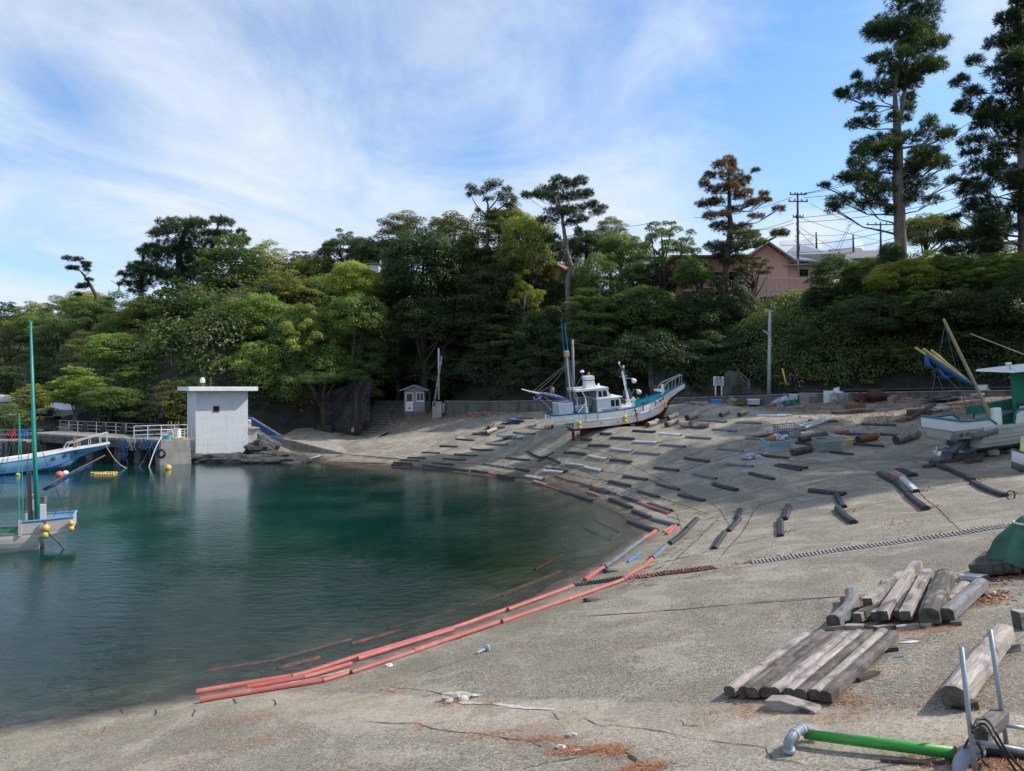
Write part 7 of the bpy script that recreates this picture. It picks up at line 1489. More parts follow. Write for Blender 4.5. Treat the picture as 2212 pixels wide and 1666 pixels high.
RFM=M_('grey_rope_fender',(.15,.145,.14),.9,.4,12);MB().sphere((-1.68,-.8,.62),.16,8).build('rope_fender',RFM,gb,local=True,smooth=True)
MB().tube([(-1.0+.06*k,-1.0,.62+.007*k) for k in range(18)],[.1+.05*abs(math.sin(k*1.05)) for k in range(18)],8).build('rope_fender',RFM,gb,local=True,smooth=True)
m=MB()
for k in range(7): m.box((1.2+.27*k,-1.0,.62+.012*k),(.16,.02,.09))
m.build('registration_plate_row',M_('tan_plate',(.36,.33,.26),.7),gb,local=True) ;text(gb,'宮 戸',.2,frame((-1.25,-.83,.7),(1,-.14,0),(-.14,-1,-.3)),INK)
for k,(x,dx) in enumerate([(.35,0),(.75,.2)]):
    p=WMX[gb.name] @ Vector((x,-.35+.5*k,-.3));g_=zs1(p.x,p.y);solo('wood_block',MB().rock((p.x,p.y,g_+.18),.3,60+k,2,(1.1,1,.8),.15),WOODG if k==0 else WOODD,['round grey timber block under the green wheelhouse boat stern','dark timber block behind the round grey one'][k],'wooden block')
p=hitc('H',1150,1500);solo('wood_block',MB().box(p+Vector((-.1,0,.14)),(1.3,.35,.3),Matrix.Rotation(R(-8),3,'Z')),WOODD,'long black timber under the green wheelhouse boat stern drive','wooden block')
p=WMX[gb.name] @ Vector((1.25,-.55,-.32));solo('wood_block',MB().box(p+Vector((0,0,-.12)),(.8,.3,.25),Matrix.Rotation(R(5),3,'Y')),WOODG,'pale timber wedge pressed against the motor boat bottom','wooden block')
# bow of another skiff entering at the right edge
pb=at(2206,962,30);S4=[(0,-.5,-.2,.1,.25,.28),(-.6,-.7,-.35,.35,.12,.6),(-1.6,-.8,-.45,.55,.05,.8),(-4,-.85,-.5,.6,0,.9)]
sk=thing('skiff','bow of a white skiff with dark gunwale cut by the right picture edge','boat',Matrix.Translation(at(2186,985,30)) @ Matrix.Rotation(R(150),4,'Z') @ Matrix.Rotation(R(-4),4,'Y'))
S4=[(x-0,zk,zc,bc,z_s,bs) for x,zk,zc,bc,z_s,bs in S4][::-1];hull(sk,S4,WHITE2,FOUL,M_('bark_brown_rail',(.1,.08,.07),.8),CRM,lambda x: .2)
MB().box((-.35,0,.45),(.2,.2,.75)).build('bow_post',M_('pale_yellow_post',(.6,.6,.35),.6),sk,local=True);text(sk,'丸',.22,frame((-.75,.62,-.1),(-1,-.5,0),(-.3,1,-.3)),INK)
# --- green and white boat, lower left
wl=at(*cv('W',312,1392),27.4);wl.z=0
B3M=boat_frame(Vector((wl.x,wl.y,0)),R(180+26),R(0)) @ Matrix.Translation((0,-.75,0)) @ Matrix.Scale(.9,4)
gw=thing('fishing_boat','white boat with green deck, tall green mast and yellow floats moored at left','fishing boat',B3M)
GDK=M_('emerald_paint',(.01,.26,.17),.5,.15,2,dirt=(.02,.12,.09),dirtamt=.4);CRW=M_('cream_white',(.58,.55,.5),.5,.08,2,dirt=(.4,.34,.28),dirtamt=.3);RBL=M_('light_blue_rail',(.1,.25,.5),.5,.15)
S3=[(0,-.25,.0,.72,.75,.85),(1,-.3,-.02,.8,.72,.95),(2.5,-.32,-.02,.85,.75,1.05),(4,-.3,.0,.8,.85,1.08),(5.5,-.2,.1,.6,1.05,.95),(6.8,.0,.4,.3,1.3,.6),(8.0,.7,.9,.05,1.6,.15)]
hull(gw,S3,CRW,DBLUE,M_('worn_wood_rail',(.25,.16,.13),.7,.3),GDK,lambda x: .5)
# raised stern quarters in cream with blue rail, overhanging platform
for s in (-1,1):
    m=MB();ya_=s*.9;m.add([(-1.15,s*.78,.78),(.0,s*.88,.72),(.62,s*.93,.7),(.62,s*.95,1.22),(-1.2,s*.8,1.24)],[(0,1,2,3,4)]);m.add([(-1.15,s*.73,.78),(.0,s*.83,.72),(.62,s*.88,.7),(.62,s*.9,1.22),(-1.2,s*.75,1.24)],[(4,3,2,1,0)]);m.build('stern_quarter',CRW,gw,local=True)
    MB().tube([(.66,s*.93,1.2),(-.2,s*.87,1.22),(-1.2,s*.78,1.26)],.05,6).build('blue_rail',RBL,gw,local=True)
    MB().box((.65,s*.93,.95),(.1,.12,.62)).build('end_post',CRW,gw,local=True)
MB().box((-1.18,0,1.0),(.06,1.56,.48)).build('stern_quarter',CRW,gw,local=True);MB().tube([(-1.2,-.8,1.26),(-1.2,.8,1.26)],.05,6).build('blue_rail',M_('turquoise_rail',(.15,.5,.48),.5),gw,local=True)
m=MB();m.add([(-1.16,-.78,.74),(.02,-.86,.52),(.02,.86,.52),(-1.16,.78,.74),(-1.16,-.78,.8),(.02,-.86,.72),(.02,.86,.72),(-1.16,.78,.8)],[(0,1,2,3),(0,1,5,4),(3,2,6,7),(0,4,7,3),(4,5,6,7)]);m.build('stern_platform',CRW,gw,local=True)
MB().box((-.75,0,1.0),(.7,1.2,.3)).build('blue_tray',M_('tray_blue',(.04,.3,.6),.5),gw,local=True)
GM=M_('mast_green',(.03,.33,.27),.4,.15,3)
MB().tube([(.05,.78,.8),(.18,.74,4.5),(.3,.72,9.4)],[.095,.075,.035],8).build('mast',GM,gw,local=True,smooth=True);MB().tube([(.3,.55,.9),(.38,.6,3.2)],[.11,.08],8).build('lower_mast',M_('brown_spar',(.14,.11,.09),.6),gw,local=True);MB().tube([(.1,.68,4.4),(.22,.66,8.0)],.03,6).build('mast_line',BLACKC,gw,local=True)
MB().box((.28,.5,1.5),(.18,.22,1.5)).build('mast_foot',WHITE,gw,local=True);MB().box((-.13,.72,1.35),(.2,.2,1.0)).build('bollard_post',WHITE2,gw,local=True);MB().tube([(-.15,.5,1.9),(-.15,.5,2.15)],.1,8).build('bollard_cap',M_('brown_spar'),gw,local=True)
BI=B3M.inverted();b0_=BI @ at(*cv('W',345,900),27.6);b1_=BI @ at(*cv('W',770,680),28.9)
m=MB();m.tube([b0_,b0_.lerp(b1_,.2)+Vector((0,0,-.05)),b0_.lerp(b1_,.5),b0_.lerp(b1_,.82),b1_.lerp(b0_,.05)],[.11,.1,.1,.1,.03],8);m.build('furled_sail',M_('navy_sail',(.015,.06,.22),.6,.6,5,dirt=(.12,.25,.45),dirtamt=.5),gw,local=True,smooth=True)
for k in (0,.14): MB().tube([b0_+Vector((0,k,.05)),b1_+(b1_-b0_)*.18+Vector((0,k,.06))],.03,6).build('boom',M_('brown_spar'),gw,local=True)
for q0,q1 in [(tuple(b1_.lerp(b0_,.15)),(-1.0,.5,1.3)),(tuple(b1_.lerp(b0_,.4)),(-.5,.7,1.3)),((.3,.7,8.2),(1.6,.8,.9)),((.28,.7,7.5),(2.2,-.8,.9)),((.2,.7,7),(.75,-.9,1.2)),((.2,.7,5),(-.8,-.5,1.3))]: MB().tube([q0,q1],.012,5).build('stay',M_('dark_line',(.05,.07,.08),.7),gw,local=True)
m=MB();m.tube([(.55,.7,.7),(.6,.7,3.3),(.7,.7,5.6)],.018,5);m.tube([(.7,.7,.7),(.72,.7,3.3),(.7,.7,5.6)],.018,5);m.build('halyard',GM,gw,local=True)
MB().add([(.35,.6,2.72),(2.2,.6,2.9),(3.9,.9,3.2),(3.9,-.6,3.15),(2.2,-.2,2.75)],[(0,1,2,3,4)]).build('blue_awning',M_('blue_awning',(.02,.13,.4),.6,.2),gw,local=True)
fender(gw,-.25,1.0,.62,1.2,r=.15);fender(gw,-1.15,.92,.8,1.2,r=.115)
MB().tube([(-.2,.98,1.2),(-.35,1.05,.7),(-.8,1.1,.2),(-1.0,1.12,-.15)],.045,6).build('mooring_chain',M_('weedy_chain',(.09,.075,.065),.9,.4,9),gw,local=True)
MB().box((1.6,.6,.55),(.08,.1,.7)).build('tiller_post',RUST,gw,local=True);MB().tube([(.7,.9,.62),(3.2,1.0,.6)],.03,6).build('inner_rail',WHITE,gw,local=True);MB().box((1.6,0,.42),(1.6,1.3,.06)).build('thwart',GDK,gw,local=True)
# --- pale blue boat behind
bw=at(*cv('W',556,738),54.2);bw.z=0
B4M=boat_frame(bw,R(38),R(0));bb=thing('fishing_boat','pale blue boat with long raked bow moored in front of the jetty','fishing boat',B4M)
LB=M_('sky_blue_hull',(.2,.43,.66),.45,.08,2);
S5=[(-8.5,-.3,.05,1.0,.78,1.2),(-6,-.3,.08,1.1,.8,1.35),(-4,-.3,.12,1.05,.9,1.35),(-2.4,-.3,.2,.8,1.08,1.2),(-1.2,-.25,.34,.5,1.26,.95),(-.4,-.1,.55,.22,1.4,.74),(.1,.3,.78,.06,1.48,.6),(.9,.9,1.08,.05,1.56,.42),(1.9,1.3,1.38,.04,1.68,.26),(2.6,1.54,1.58,.04,1.8,.16)]
hull(bb,S5,LB,LB,WHITE2,M_('pale_inner',(.5,.49,.48),.6,.15),lambda x: .3,railr=.12,thick=.16)
strake(bb,S5,.02,M_('strake_blue',(.02,.1,.35),.5),.04,'rubbing_strake',i1=8,out=.02)
MB().add([(x,-max(bc*.5,.03)-.01*0-(.0),.12) for x,zk,zc,bc,zs_,bs in S5[:6]],[])
for s,x in (('丸',-1.1),('海',-.35),('光',.35)): side_text(bb,s,.34,x,S5,.62,.03,M_('navy_ink',(.01,.03,.12),.6))
for s in (-1,1):
    k=lambda x: s*(.62-(x)*.17);MB().tube([(-.3,k(-.3),1.5),(-.1,k(-.1),1.95),(2.5,k(2.5),2.65)],.035,6).build('bow_rail',M_('white_pipe',(.6,.58,.52),.4),bb,local=True)
    for x in (.6,1.3,2.0,2.45): MB().tube([(x,k(x),1.5+x*.18),(x,k(x),2.14+(x-.6)*.27)],.02,5).build('stanchion',MATS['white_pipe'],bb,local=True)
MB().box((.35,0,1.9),(.2,.2,1.0),bev=.01).build('bitt_post',WOODB,bb,local=True)
# -- divers on the walkway
def person(name,label,base,h,J,mats,hair=None,face=(0,-1,0)):
    """J: joints in fractions of the height, viewed from the camera: x right, y away, z up"""
    t=thing(name,label,'person',base,'divers walking above the wall');
    names=['pelvis','waist','chest','neck','head','crown','lsh','lel','lwr','rsh','rel','rwr','lhip','lkn','lan','lto','rhip','rkn','ran','rto']
    rad=dict(pelvis=.085,waist=.072,chest=.088,neck=.036,head=.052,crown=.045,lsh=.042,lel=.03,lwr=.022,rsh=.042,rel=.03,rwr=.022,lhip=.06,lkn=.04,lan=.027,lto=.022,rhip=.06,rkn=.04,ran=.027,rto=.022)
    E=[('pelvis','waist'),('waist','chest'),('chest','neck'),('neck','head'),('head','crown'),('chest','lsh'),('lsh','lel'),('lel','lwr'),('chest','rsh'),('rsh','rel'),('rel','rwr'),('pelvis','lhip'),('lhip','lkn'),('lkn','lan'),('lan','lto'),('pelvis','rhip'),('rhip','rkn'),('rkn','ran'),('ran','rto')]
    ix={n_: i for i,n_ in enumerate(names)};me=bpy.data.meshes.new('b');me.from_pydata([Vector(J[n_])*h for n_ in names],[(ix[a],ix[b]) for a,b in E],[]);ob=bpy.data.objects.new('b',me);C.objects.link(ob)
    sk_=ob.modifiers.new('s','SKIN');sk_.use_smooth_shade=True;ss=ob.modifiers.new('u','SUBSURF');ss.levels=2
    for n_,v in zip(names,me.skin_vertices[0].data): v.radius=(rad[n_]*h*.92,rad[n_]*h*.78);v.use_root=(n_=='pelvis')
    bpy.context.view_layer.update();m2=bpy.data.meshes.new_from_object(ob.evaluated_get(bpy.context.evaluated_depsgraph_get()));bpy.data.objects.remove(ob)
    m2.materials.clear();[m2.materials.append(q) for q in mats]
    hd_=Vector(J['head'])*h;lw,rw_=Vector(J['lwr'])*h,Vector(J['rwr'])*h
    for p in m2.polygons:
        c=p.center;p.material_index=1 if (c.z > (Vector(J['neck'])*h).z+.01*h and (c-hd_).length < .12*h) or (c-lw).length < .035*h or (c-rw_).length < .035*h else 0
    m2.name='body';bo=bpy.data.objects.new('body',m2);C.objects.link(bo);bo.parent=t
    # face and hands
    f=Vector(face);up=(Vector(J['crown'])-Vector(J['neck'])).normalized();sd=f.cross(up).normalized();hc=(hd_+Vector(J['crown'])*h)/2
    m=MB();m.tube([hc+f*.075+up*.0,hc+f*.1-up*.02],[.008,.016],6)
    for s in (-1,1): m.sphere(hc+sd*s*.088,.02,6,1.4)
    m.build('nose_and_ears',mats[1],t,local=True);m=MB();[m.sphere(hc+f*.078+sd*s*.032+up*.018,.009,6) for s in (-1,1)];m.tube([hc+f*.078-sd*.025-up*.05,hc+f*.085-up*.052,hc+f*.078+sd*.025-up*.05],.006,5);m.build('eyes_and_mouth',M_('dark_features',(.05,.02,.02),.6),t,local=True)
    for a_,b_ in (('lel','lwr'),('rel','rwr')):
        w=Vector(J[b_])*h;d=(w-Vector(J[a_])*h).normalized();sd2=d.cross(Vector((0,1,.2))).normalized();m=MB();m.tube([w-d*.01,w+d*.04,w+d*.09],[.024,.036,.034],8)
        for k,L_ in enumerate((.07,.08,.085,.07)): o_=sd2*(k-1.5)*.02;m.tube([w+d*.085+o_,w+d*(.085+L_*.5)+o_*1.1+Vector((0,-.008,0)),w+d*(.085+L_)+o_*1.1+Vector((0,-.02,0))],[.0095,.009,.007],6)
        m.tube([w+d*.03+sd2*.03,w+d*.06+sd2*.055,w+d*.09+sd2*.06],[.011,.01,.008],6);m.build('hand',mats[1],t,local=True,smooth=True)
    if hair:
        m=MB();
        for k in range(9): a_=math.pi*2*k/9;m.sphere(hc+up*.055-f*.02+sd*math.cos(a_)*.045+f*math.sin(a_)*.04,.05,6)
        m.build('hair',hair,t,local=True,smooth=True)
    return t
SKIN=M_('skin',(.42,.22,.15),.6,.08,6);SUIT=M_('black_wetsuit',(.012,.013,.018),.55,.3,6);HAIR=M_('dark_hair',(.02,.014,.012),.7,.3,20)
JA=dict(pelvis=(0,0,.52),waist=(.005,0,.6),chest=(.01,-.01,.72),neck=(.005,-.015,.83),head=(0,-.02,.885),crown=(0,-.02,.94),lsh=(-.1,0,.79),lel=(-.13,-.02,.63),lwr=(-.09,-.07,.49),rsh=(.11,0,.79),rel=(.17,-.04,.76),rwr=(.08,-.07,.89),lhip=(-.06,0,.49),lkn=(-.12,-.03,.27),lan=(-.18,.03,.05),lto=(-.19,-.05,.02),rhip=(.06,0,.49),rkn=(.1,-.03,.27),ran=(.17,.02,.05),rto=(.19,-.06,.02))
JB=dict(pelvis=(0,0,.52),waist=(-.01,0,.6),chest=(-.015,-.01,.72),neck=(-.01,-.015,.83),head=(.0,-.02,.885),crown=(0,-.02,.945),lsh=(-.1,-.02,.78),lel=(-.12,-.08,.64),lwr=(.0,-.13,.56),rsh=(.09,.02,.78),rel=(.15,-.03,.64),rwr=(.24,-.06,.58),lhip=(-.06,0,.49),lkn=(-.07,-.04,.27),lan=(-.06,.04,.05),lto=(-.06,-.04,.02),rhip=(.06,0,.49),rkn=(.12,-.06,.3),ran=(.08,.05,.06),rto=(.1,-.03,.03))
pa=at(*cv('E',1097,752),60);pa.z=float(ledge(pa.x))+.03;pb2=at(*cv('E',1180,750),60.6);pb2.z=float(ledge(pb2.x))+.03
A_=person('person','person in black wetsuit shading their eyes with a raised hand beside the yellow pole',pa,1.76,JA,[SUIT,SKIN],HAIR);B_=person('person','person in black and grey wetsuit walking just right of the other diver',pb2,1.7,JB,[SUIT,SKIN],None)
MB().tube([(.02,0,1.62),(.02,0,1.7)],.005).build('strap',SUIT,B_,local=True) if False else None
m=MB();m.box((.02,-.14,1.2),(.16,.012,.06));m.build('chest_print',M_('grey_print',(.12,.14,.18),.7),A_,local=True);m=MB();m.tube([Vector(JB['rel'])*1.7+Vector((0,-.03,0)),Vector(JB['rwr'])*1.7-Vector((.02,.03,0))],.045,6);m.build('sleeve_band',M_('yellow_band',(.5,.42,.04),.6),B_,local=True)
m=MB();m.tube([Vector(JB['lkn'])*1.7+Vector((0,-.045,-.02)),Vector(JB['lan'])*1.7+Vector((0,-.03,.06))],[.055,.042],8);m.tube([Vector(JB['rkn'])*1.7+Vector((0,-.03,.02)),Vector(JB['rhip'])*1.7+Vector((0,-.05,-.12))],[.055,.06],8);m.build('leg_panel',M_('lilac_grey',(.2,.18,.23),.7),B_,local=True)
# -- foreground timbers
TP=[(-.5,0),(-.5,.66),(-.2,.84),(.2,.84),(.5,.66),(.5,0)]
ENDM=wood_mat('end_grain',(.07,.06,.05),(.16,.135,.11))
def timber(k,x1,y1,x2,y2,w,mat,label,z1=0.0,z2=0.0,prof=TP,h=1.0,bend=0.0,group='heavy weathered timbers on the near slope',cat='timber',name='timber',n=8):
    a=hitc(k,x1,y1);b=hitc(k,x2,y2);a=lay(a,z1+.004);b=lay(b,z2+.004)
    o=xbeam(name,a,b,[(u*w,v*w*h) for u,v in prof],mat,conform=False,n=n,bend=bend,endmat=ENDM,twist=gnormal(a.x,a.y));bv=o.modifiers.new('b','BEVEL');bv.width=.006;bv.segments=2;bv.limit_method='ANGLE';bv.angle_limit=R(25)
    me=o.data
    for v in me.vertices: v.co +=Vector((0,mnoise.noise(v.co*2.1+Vector((x1,0,0))),mnoise.noise(v.co*2.3+Vector((0,x1,3)))))*w*.045
    return setp(o,label,cat,group)
NEARW=[(222,912,742,528),(322,918,838,510),(375,926,872,533),(470,922,963,515),(525,924,1012,533),(628,930,1102,517),(700,938,1166,530),(800,938,1262,512),(872,952,1332,528)]
TB=[wood_mat('silver_timber',(.24,.2,.175),(.56,.49,.44),dark=(.075,.062,.055),lim=(.46,.66)),wood_mat('charred_timber',(.09,.075,.068),(.24,.2,.18),dark=(.035,.03,.028),lim=(.42,.6)),WOODG]
desc=['leftmost timber of the row of nine on the near slope','second timber from the left in the row of nine','third timber from the left in the row of nine','fourth timber from the left in the row of nine','middle timber of the row of nine','fourth timber from the right in the row of nine','third timber from the right in the row of nine','pale timber second from the right in the row of nine','dark rightmost timber of the row of nine']
for i,q in enumerate(NEARW): timber('K',*q,.152,[TB[0],TB[1],TB[1],TB[1],TB[0],TB[0],TB[1],TB[0],TB[1]][i],desc[i],.03,.05,bend=[.004,-.003][i % 2])
timber('K',1080,800,1215,742,.1,WOODD,'dark bearer under the middle of the timber row',0,0,prof=[(-.5,0),(-.5,.5),(.5,.5),(.5,0)],group='bearers under the timbers');timber('K',1280,590,1362,585,.1,WOODD,'dark bearer end sticking out at the row top right',0,0,prof=[(-.5,0),(-.5,.5),(.5,.5),(.5,0)],group='bearers under the timbers')
timber('K',1745,995,2085,545,.25,TB[0],'long single timber lying alone behind the grey steel rods',.05,.07)
timber('K',1800,985,1890,975,.16,WOODD,'dark bearer under the near end of the single timber',0,0,prof=[(-.5,0),(-.5,.5),(.5,.5),(.5,0)],group='bearers under the timbers');timber('K',2080,590,2175,580,.16,WOODG,'grey bearer under the far end of the single timber',0,0,prof=[(-.5,0),(-.5,.6),(.5,.6),(.5,0)],group='bearers under the timbers')
a=lay(hitc('K',470,985));b=lay(hitc('K',800,1008));x=(b-a).normalized();up=gnormal(a.x,a.y);y=up.cross(x).normalized();M=Matrix((x,y,up)).transposed().to_4x4();M.translation=a;L=(b-a).length;sc_=L
m=MB();pr=[(-.02*sc_,0),(0,.2*sc_),(.36*sc_,.22*sc_),(1.0*sc_,.06*sc_),(1.03*sc_,0)];wd=.42*sc_
m.add([(px_,s*wd/2+wd*.35,pz_) for s in (-1,1) for px_,pz_ in pr],[tuple(range(5)),tuple(range(9,4,-1))]+[(i,i+5,(i+1) % 5+5,(i+1) % 5) for i in range(5)])
o=m.build('wedge_block',[WOODG,MATS['blue_splash']],None,bevel=.01);o.matrix_world=M;setp(o,'wedge shaped timber block with blue paint in front of the timber row','timber')
o=MB().add([(.38*sc_,wd*.1,.222*sc_),(.62*sc_,wd*.05,.165*sc_),(.6*sc_,wd*.5,.17*sc_),(.42*sc_,wd*.75,.213*sc_)],[(0,1,2,3)]).build('paint_mark',MATS['blue_splash'],None);o.data.transform(Matrix.Translation((0,0,.004)));WMX[o.name]=M;o.matrix_world=M
bpy.data.objects['wedge_block'];o.parent=bpy.data.objects['wedge_block'];o.matrix_world=M;o.matrix_parent_inverse=M.inverted()
SQ=[(-.5,0),(-.5,.9),(.5,.9),(.5,0)];FLT=[(-.5,0),(-.5,.4),(.5,.4),(.5,0)]
GT='loose heap of old timbers behind the timber row';CH=wood_mat('grey_resin_timber',(.13,.13,.135),(.25,.25,.255),dark=(.09,.09,.095))
timber('K',925,430,1045,240,.23,CH,'curved smooth grey beam at the left of the timber heap',.04,.05,bend=-.06,group=GT)
timber('K',1085,405,1255,330,.16,WOODG,'short low timber at the heap front left',.05,.07,SQ,group=GT);timber('K',1120,395,1250,340,.13,TB[1],'pierced dark timber beside the short low one',.1,.12,SQ,group=GT)
timber('K',1158,362,1400,205,.17,TB[0],'pale timber leaning on others at the heap left',.2,.3,SQ,group=GT);timber('K',1215,405,1330,345,.16,TB[0],'short pale timber under the long raised one',.07,.1,SQ,group=GT)
timber('K',1262,415,1495,150,.17,TB[0],'longest pale timber sticking highest out of the heap',.1,.38,SQ,group=GT);timber('K',1375,400,1450,250,.15,TB[1],'dark timber between the two long pale ones',.08,.14,SQ,group=GT);timber('K',1400,300,1465,225,.16,TB[0],'pale timber crosswise in the heap middle',.1,.2,SQ,group=GT)
timber('K',1415,420,1565,190,.17,TB[0],'pale timber right of the longest raised one',.1,.3,SQ,group=GT);timber('K',1582,425,1685,200,.3,wood_mat('two_tone_timber',(.05,.042,.038),(.42,.37,.33),dark=(.05,.042,.04),lim=(.4,.52)),'thickest dark timber with pale ends in the heap',.04,.22,group=GT)
timber('K',1690,410,1928,205,.23,CH,'smooth grey beam at the right of the timber heap',.06,.1,group=GT);timber('K',1700,290,1820,215,.2,TB[0],'mossy pale timber behind the thick dark one',.0,.1,group=GT)
timber('K',1425,175,1565,150,.16,TB[1],'dark timber behind the tip of the longest one',.1,.15,SQ,group=GT);timber('K',1440,235,1620,230,.15,TB[1],'dark crosspiece at the back of the heap',.05,.05,SQ,group=GT)
for i,(x1,y1,x2,y2) in enumerate([(880,436,1000,430),(1005,425,1140,430),(1135,425,1215,428),(1205,448,1345,428),(1350,440,1505,432),(1715,415,1790,412),(1930,222,2000,215),(1520,425,1600,428)]):
    timber('K',x1,y1,x2,y2,.16,[WOODG,TB[0],TB[1]][i % 3],['flat board under the curved grey beam','grey flat board left of the heap front','small pierced flat board in the heap front','mossy rounded flat board in the heap front centre','mossy flat board right of the heap front centre','flat board under the smooth grey beam near end','flat board under the smooth grey beam far end','flat board under the thick dark timber'][i],0,0,FLT,group='flat boards under the timber heap',cat='board',name='board')
timber('K',978,262,1108,262,.13,M_('red_brick',(.33,.14,.09),.85,.25,6),'reddish brick shaped block behind the curved grey beam',.0,.0,SQ,group=None);timber('K',2170,440,2300,430,.28,TB[0],'grey timber end entering at the right picture edge',0,0,SQ,group=None)
# dark heap under the green tarpaulin at right
for i,(x1,y1,x2,y2) in enumerate([(1830,1235,1960,1140),(1905,1238,2015,1145),(1985,1235,2090,1130),(2060,1225,2170,1120),(2130,1220,2260,1110)]):
    timber('G',x1,y1,x2,y2,.24,WOODD,['leftmost black timber under the green tarpaulin','second black timber from the left under the green tarpaulin','third black timber from the left under the green tarpaulin','fourth black timber from the left under the green tarpaulin','rightmost black timber under the green tarpaulin'][i],.06,.12,SQ,group='black timbers under the green tarpaulin')
timber('G',1725,1250,1895,1265,.25,PALEB,'pale flat board at the left foot of the tarpaulin heap',.02,.02,FLT,group=None,cat='board',name='board');timber('G',2060,1180,2200,1160,.25,WOODG,'grey angular timber on top of the black timbers',.3,.32,SQ,group='black timbers under the green tarpaulin')
tp=lay(hitc('G',2120,1190));zt=at(*cv('G',2200,740),tp.y).z
TG=M_('dull_green_tarpaulin',(.045,.16,.1),.7,.3,1.6,dirt=(.015,.05,.032),dirtamt=.7,bump=.6,bsc=6)
m=MB();nn=40;kk=14;c=at(*cv('G',2262,1100),tp.y);vs=[]
for j in range(kk+1):
    f=j/kk;r0=1.0-(f**1.5)*.82
    for i in range(nn):
        a_=2*math.pi*i/nn;wv=1+.10*math.sin(a_*9+f*3)+.06*math.sin(a_*17+1)+.1*mnoise.noise(Vector((math.cos(a_)*2,math.sin(a_)*2,f*2)))
        w_=(c.x-at(*cv('G',1975,1100),tp.y).x);vs.append((c.x+math.cos(a_)*w_*r0*wv,c.y+math.sin(a_)*w_*.9*r0*wv,c.z+f*(zt-c.z)*1.02+.06*math.sin(a_*9)*(1-f)))
m.add(vs,[(j*nn+i,j*nn+(i+1) % nn,(j+1)*nn+(i+1) % nn,(j+1)*nn+i) for j in range(kk) for i in range(nn)]+[tuple(kk*nn+i for i in range(nn))])
gt=thing('green_tarpaulin','dull green tarpaulin cone tied with a white rope at right edge','tarpaulin',Vector((c.x,c.y,c.z)));m.build('cover',TG,gt,smooth=True)
w_=(c.x-at(*cv('G',1975,1100),tp.y).x);m=torus(MB(),(c.x,c.y,c.z+.86*(zt-c.z)),w_*.40,.022,'Z',30,6,None);m.build('rope',M_('rope_white',(.6,.62,.68),.8),gt,smooth=True)
# -- pipes in the right foreground
def gp_(k,x,y,h=0.0): p=lay(hitc(k,x,y));p.z +=h;return p
PVC=M_('grey_pvc',(.3,.33,.4),.45,.08,3,dirt=(.22,.23,.25),dirtamt=.3);GP=M_('bright_green_pipe',(.05,.36,.05),.45,.12,3,dirt=(.04,.2,.05),dirtamt=.5,stretch=(.5,3,3))
e0=gp_('K',628,1290);D0=e0.y;e1=at(*cv('K',612,1215),D0);e2=at(*cv('K',640,1165),D0+.03);e3=at(*cv('K',690,1120),D0+.16);e4=at(*cv('K',735,1112),D0+.28);e5=at(*cv('K',772,1122),D0+.33)
gpt=thing('green_pipe','bright green pipe with grey elbow lying across the foreground','pipe',e0)
r_=33*.5877/1.8445/F*D0
def bez(pts,n=6):
    o=[];P_=[pts[0]]+pts+[pts[-1]]
    for i in range(1,len(P_)-2):
        for q in range(n):
            t=q/n;a,b,c_,d=P_[i-1],P_[i],P_[i+1],P_[i+2]
            o.append(.5*((2*b)+(c_-a)*t+(2*a-5*b+4*c_-d)*t*t+(3*b-a-3*c_+d)*t**3))
    return o+[pts[-1]]
MB().tube(bez([e0+Vector((0,0,.02)),e1,e2,e3,e4,e5]),r_*.95,14).build('elbow',PVC,gpt,smooth=True)
for p,q in ((e0.lerp(e1,.25),e0.lerp(e1,.6)),(e3.lerp(e4,.15),e3.lerp(e4,.35)),(e3.lerp(e4,.6),e3.lerp(e4,.8)),(e2.lerp(e3,.2),e2.lerp(e3,.4))): MB().tube([p,q],r_*1.18,14).build('collar',PVC,gpt,smooth=True)
MB().tube([e0-Vector((0,0,.05)),e0+Vector((0,0,.05))],r_*.85,12).build('foot',RUST,gpt,smooth=True)
f0=gp_('K',778,1212);MB().tube([f0-Vector((0,0,.03)),e5],r_*.7,12).build('leg',CONCL,gpt,smooth=True)
g0=at(*cv('K',728,1150),D0+.2);D1=gp_('K',1752,1345).y;g1_=at(*cv('K',1752,1278),D1);MB().tube([g0,g1_],[r_*1.02,r_*1.12],16).build('green_sleeve',GP,gpt,smooth=True)
g2=at(*cv('K',1800,1280),D1-.02);MB().tube([g1_,g2],r_*.85,14).build('inner_pipe',PVC,gpt,smooth=True)
MB().tube([g1_.lerp(g0,.008),g1_.lerp(g2,.12)],r_*1.15,16).build('sleeve_end',RUST,gpt,smooth=True)
h0_=at(*cv('K',1900,1262),D1+.02);hb_=gp_('K',1782,1440);D0=D1+.4
pe=thing('pipe_elbow','large grey plastic pipe elbow cut by the bottom picture edge','pipe',hb_)
MB().tube(bez([at(*cv('K',1940,1300),D0-.3),h0_,at(*cv('K',1840,1285),D0-.5),at(*cv('K',1785,1340),D0-.55),at(*cv('K',1780,1430),D0-.58),at(*cv('K',1782,1500),D0-.6)]),r_*1.28,16).build('elbow',PVC,pe,smooth=True)
MB().tube([at(*cv('K',1815,1290),D0-.52),at(*cv('K',1845,1275),D0-.5)],r_*1.5,16).build('collar',PVC,pe,smooth=True)
rk=thing('steel_rack','rack of grey steel rods and rails at lower right corner','rack',gp_('K',1880,1399));Dr=gp_('K',1888,1420).y
MB().tube([at(*cv('K',1888,1480),Dr-.1),at(*cv('K',1786,560),Dr+.05)],r_*.43,10).build('rod',GALV,rk,smooth=True);MB().tube([at(*cv('K',2105,1300),Dr+.45),at(*cv('K',1981,440),Dr+.6)],r_*.43,10).build('rod',GALV,rk,smooth=True)
